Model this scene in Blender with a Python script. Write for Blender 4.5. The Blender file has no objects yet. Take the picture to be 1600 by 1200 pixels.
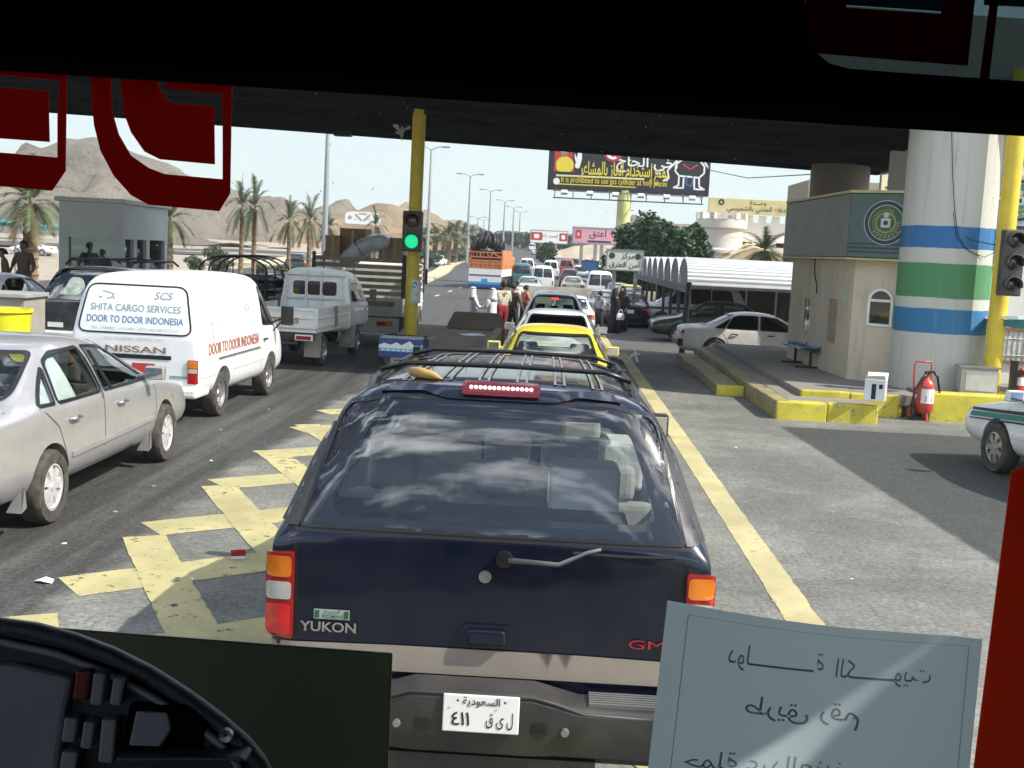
import bpy, bmesh, math, random, unicodedata
from mathutils import Vector, Matrix, Euler
from mathutils.bvhtree import BVHTree
from mathutils.geometry import delaunay_2d_cdt, tessellate_polygon
R=math.radians
random.seed(7)
sc=bpy.context.scene
COL=sc.collection
# ---------------------------------------------------------------- camera
F_PX=1800.0; CAM_H=2.45; ROLL=R(2.8); PITCH=R(6.5); YAW=R(1.8353)
cam_d=bpy.data.cameras.new('camera'); cam=bpy.data.objects.new('camera',cam_d); COL.objects.link(cam)
fw=Vector((-math.sin(YAW)*math.cos(PITCH), math.cos(YAW)*math.cos(PITCH), -math.sin(PITCH)))
rt=Vector((math.cos(YAW),math.sin(YAW),0)); up=rt.cross(fw)
rt,up=math.cos(ROLL)*rt+math.sin(ROLL)*up, -math.sin(ROLL)*rt+math.cos(ROLL)*up
CAMP=Vector((0,0,CAM_H))
m=Matrix((rt,up,-fw)).transposed().to_4x4(); m.translation=CAMP
cam.matrix_world=m
cam_d.sensor_width=36; cam_d.lens=36*F_PX/1600; cam_d.clip_start=.02; cam_d.clip_end=6000
sc.camera=cam
# ---------------------------------------------------------------- light
SUN_AZ=R(107); SUN_EL=R(45)
sun_dir=Vector((math.cos(SUN_EL)*math.sin(SUN_AZ), math.cos(SUN_EL)*math.cos(SUN_AZ), math.sin(SUN_EL)))
sl=bpy.data.lights.new('sun','SUN'); sl.energy=4.0; sl.angle=R(.5); sl.color=(1,.95,.86)
so=bpy.data.objects.new('sun',sl); COL.objects.link(so); so.rotation_euler=(-sun_dir).to_track_quat('-Z','Y').to_euler()
W=bpy.data.worlds.new('World'); sc.world=W; W.use_nodes=True
wn=W.node_tree.nodes; wl=W.node_tree.links; wn.clear()
def wnode(t,**k):
    n=wn.new(t)
    for a,b in k.items(): setattr(n,a,b)
    return n
sky=wnode('ShaderNodeTexSky',sky_type='NISHITA',sun_disc=False,sun_elevation=SUN_EL,sun_rotation=SUN_AZ,air_density=1.0,dust_density=1.2,ozone_density=1.0,altitude=200)
tc=wnode('ShaderNodeTexCoord'); mp=wnode('ShaderNodeMapping'); mp.inputs['Scale'].default_value=(1.6,2.6,4.0)
nz=wnode('ShaderNodeTexNoise'); nz.inputs['Scale'].default_value=2.2; nz.inputs['Detail'].default_value=8; nz.inputs['Roughness'].default_value=.58
wl.new(tc.outputs['Generated'],mp.inputs['Vector']); wl.new(mp.outputs[0],nz.inputs['Vector'])
cr=wnode('ShaderNodeValToRGB'); cr.color_ramp.elements[0].position=.50; cr.color_ramp.elements[1].position=.68
wl.new(nz.outputs['Fac'],cr.inputs['Fac'])
sep=wnode('ShaderNodeSeparateXYZ'); wl.new(tc.outputs['Generated'],sep.inputs[0])
mr=wnode('ShaderNodeMapRange'); mr.inputs[1].default_value=.2; mr.inputs[2].default_value=.4; wl.new(sep.outputs['Z'],mr.inputs[0])
mm=wnode('ShaderNodeMath',operation='MULTIPLY'); wl.new(cr.outputs[0],mm.inputs[0]); wl.new(mr.outputs[0],mm.inputs[1])
mx=wnode('ShaderNodeMixRGB'); wl.new(mm.outputs[0],mx.inputs['Fac']); wl.new(sky.outputs[0],mx.inputs['Color1']); mx.inputs['Color2'].default_value=(26,27,28,1)
hz_=wnode('ShaderNodeMapRange',interpolation_type='SMOOTHSTEP'); hz_.inputs[1].default_value=.42; hz_.inputs[2].default_value=-.02; hz_.inputs[4].default_value=.92; wl.new(sep.outputs['Z'],hz_.inputs[0])
mv=wnode('ShaderNodeMixRGB'); wl.new(hz_.outputs[0],mv.inputs['Fac']); wl.new(mx.outputs[0],mv.inputs['Color1']); mv.inputs['Color2'].default_value=(5.0,5.95,5.85,1)   # pale dust haze low over the desert
bg=wnode('ShaderNodeBackground'); bg.inputs['Strength'].default_value=.11; wl.new(mv.outputs[0],bg.inputs['Color'])
wo=wnode('ShaderNodeOutputWorld'); wl.new(bg.outputs[0],wo.inputs['Surface'])
vs=sc.view_settings; vs.view_transform='Standard'; vs.look='None'; vs.exposure=0.74; vs.gamma=1; vs.use_curve_mapping=False
sc.cycles.max_bounces=8; sc.cycles.transparent_max_bounces=24; sc.cycles.use_denoising=True
sc.cycles.sample_clamp_indirect=6
# ---------------------------------------------------------------- projection helpers (surveying the photo)
def ray(px,py): return fw+rt*((px-800)/F_PX)+up*((600-py)/F_PX)
def at(px,py,Y): d=ray(px,py); return CAMP+d*(Y/d.y)
def gnd(px,py,z=0): d=ray(px,py); return CAMP+d*((z-CAM_H)/d.z)
# ---------------------------------------------------------------- materials
def M(name,col,rough=.5,metal=0.0,var=.12,scale=6.0,bump=0.0,bscale=60,coat=0.0,spec=.5,emit=None,estr=0,dust=0.0,dcol=(.36,.31,.24)):
    m=bpy.data.materials.new(name); m.use_nodes=True; nt=m.node_tree; n=nt.nodes; l=nt.links
    b=n['Principled BSDF']; b.inputs['Roughness'].default_value=rough; b.inputs['Metallic'].default_value=metal
    b.inputs['Coat Weight'].default_value=coat; b.inputs['Coat Roughness'].default_value=.05; b.inputs['Specular IOR Level'].default_value=spec
    t=n.new('ShaderNodeTexCoord')
    c=(col[0],col[1],col[2],1)
    if var or dust:
        nz=n.new('ShaderNodeTexNoise'); nz.inputs['Scale'].default_value=scale; nz.inputs['Detail'].default_value=5; l.new(t.outputs['Object'],nz.inputs['Vector'])
        rp=n.new('ShaderNodeValToRGB'); rp.color_ramp.elements[0].position=.3; rp.color_ramp.elements[1].position=.7
        lo=max(0,1-var); hi=1+var
        rp.color_ramp.elements[0].color=(c[0]*lo,c[1]*lo,c[2]*lo,1); rp.color_ramp.elements[1].color=(min(1,c[0]*hi),min(1,c[1]*hi),min(1,c[2]*hi),1)
        l.new(nz.outputs['Fac'],rp.inputs['Fac']); out=rp.outputs[0]
        if dust:
            n2=n.new('ShaderNodeTexNoise'); n2.inputs['Scale'].default_value=scale*.6; n2.inputs['Detail'].default_value=8; n2.inputs['Roughness'].default_value=.65; l.new(t.outputs['Object'],n2.inputs['Vector'])
            r2=n.new('ShaderNodeMapRange'); r2.inputs[1].default_value=.35; r2.inputs[2].default_value=.75; r2.inputs[4].default_value=dust; l.new(n2.outputs['Fac'],r2.inputs[0])
            mx=n.new('ShaderNodeMixRGB'); l.new(r2.outputs[0],mx.inputs['Fac']); l.new(out,mx.inputs['Color1']); mx.inputs['Color2'].default_value=(*dcol,1); out=mx.outputs[0]
        l.new(out,b.inputs['Base Color'])
    else: b.inputs['Base Color'].default_value=c
    if bump:
        n3=n.new('ShaderNodeTexNoise'); n3.inputs['Scale'].default_value=bscale; n3.inputs['Detail'].default_value=4; l.new(t.outputs['Object'],n3.inputs['Vector'])
        bp=n.new('ShaderNodeBump'); bp.inputs['Strength'].default_value=bump; bp.inputs['Distance'].default_value=.02; l.new(n3.outputs['Fac'],bp.inputs['Height']); l.new(bp.outputs[0],b.inputs['Normal'])
    if emit: b.inputs['Emission Color'].default_value=(*emit,1); b.inputs['Emission Strength'].default_value=estr
    return m
def glassmat(name,tint=(.5,.55,.55),refl=.12,rough=.02,ior=1.5):
    """thin car glass: tinted transparency under a Fresnel reflection"""
    m=bpy.data.materials.new(name); m.use_nodes=True; nt=m.node_tree; n=nt.nodes; l=nt.links; n.clear()
    o=n.new('ShaderNodeOutputMaterial'); t=n.new('ShaderNodeBsdfTransparent'); t.inputs[0].default_value=(*tint,1)
    g=n.new('ShaderNodeBsdfGlossy'); g.inputs['Roughness'].default_value=rough; g.inputs[0].default_value=(1,1,1,1)
    fr=n.new('ShaderNodeFresnel'); fr.inputs['IOR'].default_value=ior
    ad=n.new('ShaderNodeMath'); ad.operation='ADD'; ad.use_clamp=True; l.new(fr.outputs[0],ad.inputs[0]); ad.inputs[1].default_value=refl
    mx=n.new('ShaderNodeMixShader'); l.new(ad.outputs[0],mx.inputs[0]); l.new(t.outputs[0],mx.inputs[1]); l.new(g.outputs[0],mx.inputs[2]); l.new(mx.outputs[0],o.inputs[0])
    return m
mt={}
def mats(**k):
    for a,b in k.items(): mt[a]=b
mats(
 rubber=M('rubber',(.028,.027,.026),.85,var=.3,scale=20,dust=.5,dcol=(.2,.17,.13)),
 dark_plastic=M('dark_plastic',(.02,.021,.023),.5,var=.3,dust=.12),
 grey_plastic=M('grey_plastic',(.10,.105,.11),.6,dust=.25),
 black_trim=M('black_trim',(.010,.010,.011),.35),
 black_glass=M('black_glass',(.008,.010,.011),.05,var=.2,spec=.8),
 chrome=M('chrome',(.75,.75,.74),.12,1.0,var=.05),
 alloy=M('alloy',(.52,.52,.52),.32,.85,var=.1,dust=.15),
 bright_rim=M('bright_rim',(.66,.66,.65),.3,.35,var=.08,coat=.3),
 steel=M('steel',(.35,.35,.34),.45,.8,var=.2,dust=.2),
 red_lens=M('red_lens',(.33,.010,.012),.12,var=.2,coat=.6),
 orange_lens=M('orange_lens',(.62,.17,.01),.12,var=.2,coat=.6),
 clear_lens=M('clear_lens',(.42,.42,.38),.12,var=.15,coat=.6),
 white_paint=M('white_paint',(.80,.81,.80),.3,coat=.5,var=.05,dust=.12),
 dirty_white=M('dirty_white',(.76,.75,.71),.45,var=.08,dust=.3,dcol=(.45,.40,.31)),
 silver_paint=M('silver_paint',(.375,.37,.37),.3,.35,coat=.6,var=.05,dust=.07),
 grey_silver=M('grey_silver',(.36,.36,.35),.3,.4,coat=.6,var=.05,dust=.2),
 navy_paint=M('navy_paint',(.003,.006,.019),.22,coat=.6,var=.15,dust=.03,spec=.3),
 dark_paint=M('dark_paint',(.020,.030,.036),.25,coat=.8,var=.15,dust=.2),
 green_paint=M('green_paint',(.022,.036,.030),.25,coat=.8,var=.15,dust=.15),
 yellow_paint=M('yellow_car',(.74,.60,.035),.3,coat=.6,var=.06,dust=.12),
 beige_paint=M('beige_paint',(.36,.31,.26),.35,.2,var=.08,dust=.2),
 plate_white=M('plate_white',(.74,.75,.72),.4,var=.05,dust=.1),
 ink=M('ink',(.012,.013,.014),.6,var=0),
 seat_pale=M('seat_pale',(.40,.38,.34),.9,var=.2), seat=M('seat_cloth',(.17,.155,.135),.9,var=.2),
 cabin_pale=M('cabin_pale',(.55,.55,.52),.9,var=.15), cabin=M('cabin_lining',(.20,.19,.175),.9,var=.2),
 cabin_dark=M('cabin_dark',(.02,.02,.021),.9,var=.2),
 yellow_pole=M('yellow_pole',(.70,.52,.035),.5,var=.12,scale=5,dust=.3,dcol=(.42,.33,.13)),
 concrete=M('concrete',(.33,.31,.27),.85,var=.14,scale=3,dust=.3,bump=.3),
 white_wall=M('white_wall',(.74,.74,.71),.75,var=.06,scale=2,dust=.2,dcol=(.5,.47,.4),bump=.15),
 sand=M('sand',(.42,.35,.25),.95,var=.22,scale=.15,dust=.4,dcol=(.32,.27,.2),bump=.5,bscale=3),
)
mats(glass=glassmat('car_glass',(.34,.38,.37),.06), glass_clear=glassmat('clear_car_glass',(.62,.68,.66),.05), glass_tint=glassmat('tinted_glass',(.10,.11,.12),.09), glass_hero=glassmat('rear_window_glass',(.80,.84,.84),.065), glass_mid=glassmat('mid_tint_glass',(.38,.42,.42),.07))
# ---------------------------------------------------------------- object helpers
def tag(o,label=None,cat=None,group=None,kind=None):
    if label: o['label']=label
    if cat: o['category']=cat
    if group: o['group']=group
    if kind: o['kind']=kind
    return o
def empty(name,loc,rz=0,label=None,cat=None,group=None):
    o=bpy.data.objects.new(name,None); COL.objects.link(o); o.empty_display_size=.3
    o.location=loc; o.rotation_euler=(0,0,rz); return tag(o,label,cat,group)
def link(name,me,parent=None,loc=None,rz=0):
    o=bpy.data.objects.new(name,me); COL.objects.link(o)
    if parent is not None: o.parent=parent
    if loc is not None: o.location=loc
    if rz: o.rotation_euler=(0,0,rz)
    return o
def copy_tree(o,parent=None,paint=None,skip=()):
    c=o.copy(); COL.objects.link(c)
    if parent is not None: c.parent=parent
    if paint and o.type=='MESH':
        for i,s in enumerate(o.material_slots):
            if s.material in paint:
                c.material_slots[i].link='OBJECT'; c.material_slots[i].material=paint[s.material]
    for ch in list(o.children):
        if ch.name.split('.')[0] in skip: continue
        copy_tree(ch,c,paint,skip)
    return c
class MB:
    def __init__(s): s.v=[]; s.f=[]; s.m=[]; s.cur=0
    def mat(s,i): s.cur=i; return s
    def add(s,vs,fs,mi=None):
        o=len(s.v); s.v+= [tuple(v) for v in vs]
        for f in fs: s.f.append(tuple(i+o for i in f)); s.m.append(s.cur if mi is None else mi)
        return s
    def box(s,c,d,rot=None,mi=None):
        x,y,z=d[0]/2,d[1]/2,d[2]/2
        vs=[Vector((a*x,b*y,e*z)) for a in(-1,1) for b in(-1,1) for e in(-1,1)]
        if rot is not None:
            q=Euler(rot).to_matrix(); vs=[q@v for v in vs]
        vs=[v+Vector(c) for v in vs]
        return s.add(vs,[(0,1,3,2),(4,6,7,5),(0,4,5,1),(2,3,7,6),(0,2,6,4),(1,5,7,3)],mi)
    def bx(s,x0,x1,y0,y1,z0,z1,mi=None): return s.box(((x0+x1)/2,(y0+y1)/2,(z0+z1)/2),(x1-x0,y1-y0,z1-z0),None,mi)
    def bar(s,a,b,w,h=None,mi=None):
        a=Vector(a); b=Vector(b); h=h or w; d=(b-a); L=d.length; d.normalize()
        u=Vector((0,0,1)) if abs(d.z)<.95 else Vector((0,1,0)); x=d.cross(u).normalized(); y=x.cross(d)
        vs=[p+x*(i*w/2)+y*(j*h/2) for p in(a,b) for i in(-1,1) for j in(-1,1)]
        return s.add(vs,[(0,1,3,2),(4,6,7,5),(0,4,5,1),(2,3,7,6),(0,2,6,4),(1,5,7,3)],mi)
    def tube(s,path,r,n=8,mi=None,cap=True):
        pts=[Vector(p) for p in path]; rr=r if isinstance(r,(list,tuple)) else [r]*len(pts)
        rings=[]; px=None
        for i,p in enumerate(pts):
            d=(pts[min(i+1,len(pts)-1)]-pts[max(i-1,0)]).normalized()
            if px is None:
                u=Vector((0,0,1)) if abs(d.z)<.9 else Vector((1,0,0)); x=d.cross(u).normalized()
            else:
                x=(px-d*px.dot(d)).normalized()
            y=d.cross(x); px=x
            rings.append([p+(x*math.cos(2*math.pi*k/n)+y*math.sin(2*math.pi*k/n))*rr[i] for k in range(n)])
        return s.loft(rings,mi,cap)
    def loft(s,rings,mi=None,cap=True,closed=True):
        n=len(rings[0]); vs=[p for r in rings for p in r]; fs=[]
        for i in range(len(rings)-1):
            for k in range(n if closed else n-1):
                a=i*n+k; b=i*n+(k+1)%n; fs.append((a,b,b+n,a+n))
        if cap and closed:
            fs.append(tuple(range(n))[::-1]); fs.append(tuple(range((len(rings)-1)*n,len(rings)*n)))
        return s.add(vs,fs,mi)
    def lathe(s,prof,c,axis='z',n=24,mi=None,cap=False):
        rings=[]
        for (r,h) in prof:
            ring=[]
            for k in range(n):
                a=2*math.pi*k/n; p=(r*math.cos(a),r*math.sin(a),h)
                if axis=='x': p=(h,p[0],p[1])
                elif axis=='y': p=(p[0],h,p[1])
                ring.append(Vector(p)+Vector(c))
            rings.append(ring)
        return s.loft(rings,mi,cap)
    def prism(s,poly,y0,y1,plane='xz',mi=None):
        """polygon extruded along the third axis"""
        def P(a,b,t):
            return (a,t,b) if plane=='xz' else ((t,a,b) if plane=='yz' else (a,b,t))
        n=len(poly); vs=[P(a,b,y0) for a,b in poly]+[P(a,b,y1) for a,b in poly]
        fs=[tuple(range(n))[::-1],tuple(range(n,2*n))]+[(k,(k+1)%n,(k+1)%n+n,k+n) for k in range(n)]
        return s.add(vs,fs,mi)
    def quad(s,a,b,c,d,mi=None): return s.add([a,b,c,d],[(0,1,2,3)],mi)
    def tri2d(s,vs,fs,fn,mi=None): return s.add([fn(x,y) for x,y in vs],fs,mi)
    def mesh(s,name,ms=None,smooth=False,recalc=True):
        me=bpy.data.meshes.new(name); me.from_pydata(s.v,[],s.f); 
        for x in (ms or []): me.materials.append(mt[x] if isinstance(x,str) else x)
        me.polygons.foreach_set('material_index',s.m)
        if recalc:
            bm=bmesh.new(); bm.from_mesh(me); bmesh.ops.recalc_face_normals(bm,faces=bm.faces); bm.to_mesh(me); bm.free()
        if smooth is True: me.polygons.foreach_set('use_smooth',[True]*len(me.polygons))
        elif smooth: 
            me.polygons.foreach_set('use_smooth',[True]*len(me.polygons)); me.set_sharp_from_angle(angle=R(smooth))
        me.update(); return me
    def build(s,name,ms,parent=None,smooth=False,bevel=0,seg=2,loc=None,rz=0,label=None,recalc=True):
        o=link(name,s.mesh(name,ms,smooth,recalc),parent,loc,rz)
        if bevel:
            b=o.modifiers.new('bevel','BEVEL'); b.width=bevel; b.segments=seg; b.limit_method='ANGLE'; b.angle_limit=R(40); b.harden_normals=False
        if label: o['label']=label
        return o
def evaluated(o):
    dg=bpy.context.evaluated_depsgraph_get(); dg.update(); return bpy.data.meshes.new_from_object(o.evaluated_get(dg),depsgraph=dg)
# ---------------------------------------------------------------- lettering
_ar={}
for cp in list(range(0xFE70,0xFEFD)):
    d=unicodedata.decomposition(chr(cp)).split()
    if len(d)==2 and d[0] in('<isolated>','<final>','<initial>','<medial>'): _ar.setdefault(int(d[1],16),{})[d[0][1:-1]]=chr(cp)
for cp,b,k in ((0xFEFB,'\u0644\u0627','isolated'),(0xFEFC,'\u0644\u0627','final')): pass
def arabic(t):
    t=t.replace('\u0644\u0627','\ue000').replace('\u0644\u0623','\ue001')
    lig={'\ue000':('\uFEFB','\uFEFC'),'\ue001':('\uFEF7','\uFEF8')}
    out=[]; joins=lambda c: (ord(c) in _ar and 'initial' in _ar[ord(c)]) or c=='\u0640'
    conn=lambda c: ord(c) in _ar or c in lig or c=='\u0640'
    for i,c in enumerate(t):
        pj=i>0 and joins(t[i-1]) and conn(c); nj=i+1<len(t) and joins(c) and conn(t[i+1])
        if c in lig: out.append(lig[c][1 if pj else 0]); continue
        if c=='\u0640' or ord(c) not in _ar: out.append(c); continue
        f=_ar[ord(c)]; k='medial' if pj and nj else 'final' if pj else 'initial' if nj else 'isolated'
        out.append(f.get(k) or f.get('final') or f.get('isolated'))
    return ''.join(out[::-1])
_tc={}
def text2d(body,size,align='CENTER',bold=0.0,shear=0.0,width=None):
    """lettering as flat triangles: (verts2d, faces), centred on its baseline box"""
    key=(body,bold,shear)
    if key not in _tc:
        c=bpy.data.curves.new('lettering','FONT'); c.body=body; c.size=1; c.offset=bold; c.shear=shear; c.resolution_u=3
        o=bpy.data.objects.new('lettering',c); COL.objects.link(o); me=evaluated(o)
        _tc[key]=([(v.co.x,v.co.y) for v in me.vertices],[tuple(p.vertices) for p in me.polygons])
        bpy.data.objects.remove(o); bpy.data.curves.remove(c); bpy.data.meshes.remove(me)
    vs,fs=_tc[key]
    if not vs: return [],[]
    x0=min(v[0] for v in vs); x1=max(v[0] for v in vs); y0=min(v[1] for v in vs); y1=max(v[1] for v in vs)
    sx=size if width is None else width/(x1-x0)
    ox={'CENTER':(x0+x1)/2,'LEFT':x0,'RIGHT':x1}[align]; oy=(y0+y1)/2
    return [((x-ox)*sx,(y-oy)*size) for x,y in vs],fs
def poly2d(poly,step=None):
    """triangulated polygon, optionally with inner grid points so that it can follow a curved surface"""
    P=[Vector(p) for p in poly]; n=len(P)
    if step:
        Q=[]
        for i in range(n):
            a=P[i]; b=P[(i+1)%n]; k=max(1,int((b-a).length/step))
            Q+=[a.lerp(b,j/k) for j in range(k)]
        P=Q; n=len(P); pts=list(P)
        x0=min(p.x for p in P); x1=max(p.x for p in P); y0=min(p.y for p in P); y1=max(p.y for p in P)
        def inside(p):
            c=False
            for i in range(n):
                a=P[i]; b=P[i-1]
                if (a.y>p.y)!=(b.y>p.y) and p.x<(b.x-a.x)*(p.y-a.y)/(b.y-a.y)+a.x: c=not c
            return c
        y=y0+step*.5
        while y<y1:
            x=x0+step*.5
            while x<x1:
                p=Vector((x,y))
                if inside(p) and min((p-q).length for q in P)>step*.35: pts.append(p)
                x+=step
            y+=step
    else: pts=P
    r=delaunay_2d_cdt(pts,[(i,(i+1)%n) for i in range(n)],[list(range(n))],1,1e-5)
    return [tuple(v) for v in r[0]],[tuple(f) for f in r[2]]
def rrect(x0,x1,y0,y1,r,n=4):
    out=[]
    for cx,cy,a0 in ((x1-r,y1-r,0),(x0+r,y1-r,90),(x0+r,y0+r,180),(x1-r,y0+r,270)):
        for k in range(n+1):
            a=R(a0+90*k/n); out.append((cx+r*math.cos(a),cy+r*math.sin(a)))
    return out
def rpoly(pts,r,n=4):
    """polygon with rounded corners"""
    out=[]; N=len(pts)
    for i in range(N):
        p=Vector(pts[i]); a=Vector(pts[i-1])-p; b=Vector(pts[(i+1)%N])-p
        k=min(r,a.length*.45,b.length*.45); A=p+a.normalized()*k; B=p+b.normalized()*k
        for j in range(n+1):
            t=j/n; out.append(tuple(A*(1-t)**2+p*2*t*(1-t)+B*t*t))
    return out
def circ(cx,cy,r,n=20,ry=None): return [(cx+r*math.cos(2*math.pi*k/n),cy+(ry or r)*math.sin(2*math.pi*k/n)) for k in range(n)]
class Skin:
    """a body surface that panels, lamps and letters are laid on"""
    def __init__(s,me): s.t=BVHTree.FromPolygons([v.co.copy() for v in me.vertices],[tuple(p.vertices) for p in me.polygons])
    def hit(s,a,b,d):
        if d=='rear': o,v=Vector((a,-5,b)),Vector((0,1,0))
        elif d=='front': o,v=Vector((a,20,b)),Vector((0,-1,0))
        elif d=='right': o,v=Vector((5,a,b)),Vector((-1,0,0))
        elif d=='left': o,v=Vector((-5,a,b)),Vector((1,0,0))
        else: o,v=Vector((a,b,9)),Vector((0,0,-1))
        h=s.t.ray_cast(o,v)
        if h[0] is None:
            q=s.t.find_nearest(o+v*5); return q[0],-v
        return h[0],(h[1] if h[1].dot(v)<0 else -h[1])
    def lay(s,mb,vs,fs,d,off=.004,mi=None,thick=0):
        P=[]; 
        for a,b in vs:
            p,n=s.hit(a,b,d); P.append(p+n*off)
        mb.add(P,fs,mi)
        return mb
    def panel(s,mb,poly,d,off=.004,step=.08,mi=None):
        vs,fs=poly2d(poly,step); return s.lay(mb,vs,fs,d,off,mi)
    def line(s,mb,pts,w,d,off=.002,mi=None,closed=False,step=.06):
        """a thin strip along a path"""
        P=[Vector(p) for p in pts]
        if closed: P.append(P[0])
        Q=[P[0]]
        for a,b in zip(P,P[1:]):
            k=max(1,int((b-a).length/step)); Q+=[a.lerp(b,j/k) for j in range(1,k+1)]
        L=[]; n=len(Q)
        for i in range(n):
            if closed: t=(Q[(i+1)%(n-1)]-Q[i-1 if i else n-2])
            else: t=Q[min(i+1,n-1)]-Q[max(i-1,0)]
            t=t.normalized(); nn=Vector((-t.y,t.x)); L.append((tuple(Q[i]+nn*w/2),tuple(Q[i]-nn*w/2)))
        vs=[p for ab in L for p in ab]; fs=[(2*i,2*i+1,2*i+3,2*i+2) for i in range(n-1)]
        return s.lay(mb,vs,fs,d,off,mi)
    def text(s,mb,body,size,c,d,off=.005,mi=None,flip=False,**k):
        vs,fs=text2d(body,size,**k); sx=-1 if flip else 1
        return s.lay(mb,[(c[0]+sx*x,c[1]+y) for x,y in vs],fs,d,off,mi)
# ================================================================ SETTING
def smooth_interp(tab,y):
    if y<=tab[0][0]: return tab[0][1]
    for (a,za),(b,zb) in zip(tab,tab[1:]):
        if y<=b:
            t=(y-a)/(b-a); return za+(zb-za)*(t*t*(3-2*t)*.5+t*.5)
    return tab[-1][1]
TZ=[(25,0),(36,-.40),(90,-.45),(120,-.2),(170,.5),(400,5.0),(900,14.5),(2500,40)]
def tz(y): return smooth_interp(TZ,y)
def bend(y): return 0 if y<70 else -.036*(y-70)*min(1,(y-70)/80)
def noise2(x,y,s=0):
    return math.sin(x*1.3+s)*math.cos(y*1.7-s*2)+.5*math.sin(x*2.9-y*2.3+s*3)+.25*math.sin(x*6.1+y*5.3+s)+.13*math.sin(x*13.7-y*11.9+s*5)
def sheet(name,xs,ys,fz,mat,kind='structure',fx=None,label=None):
    mb=MB(); n=len(xs)
    vs=[((fx(x,y) if fx else x),y,fz(x,y)) for y in ys for x in xs]
    fs=[(j*n+i,j*n+i+1,(j+1)*n+i+1,(j+1)*n+i) for j in range(len(ys)-1) for i in range(n-1)]
    mb.add(vs,fs); o=mb.build(name,[mat],smooth=True,recalc=False); tag(o,kind=kind); return o
def rng(a,b,n): return [a+(b-a)*i/n for i in range(n+1)]
def nt_new(name):
    m=bpy.data.materials.new(name); m.use_nodes=True; nt=m.node_tree; return m,nt.nodes,nt.links,nt.nodes['Principled BSDF']
def mathn(n,l,op,a,b=None,c=None,clamp=False):
    x=n.new('ShaderNodeMath'); x.operation=op; x.use_clamp=clamp
    for i,v in enumerate((a,b,c)):
        if v is None: continue
        if isinstance(v,(int,float)): x.inputs[i].default_value=v
        else: l.new(v,x.inputs[i])
    return x.outputs[0]
def sstep(n,l,v,a,b):
    x=n.new('ShaderNodeMapRange'); x.interpolation_type='SMOOTHSTEP'; x.inputs[1].default_value=a; x.inputs[2].default_value=b; l.new(v,x.inputs[0]); return x.outputs[0]
def noisen(n,l,vec,scale,detail=6,rough=.6):
    x=n.new('ShaderNodeTexNoise'); x.inputs['Scale'].default_value=scale; x.inputs['Detail'].default_value=detail; x.inputs['Roughness'].default_value=rough; l.new(vec,x.inputs['Vector']); return x.outputs['Fac']
def mixc(n,l,f,a,b,mode='MIX'):
    x=n.new('ShaderNodeMixRGB'); x.blend_type=mode
    for i,v in enumerate((f,a,b)):
        if isinstance(v,(int,float)): x.inputs[i].default_value=v
        elif isinstance(v,tuple): x.inputs[i].default_value=(*v,1)
        else: l.new(v,x.inputs[i])
    return x.outputs[0]
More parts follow.
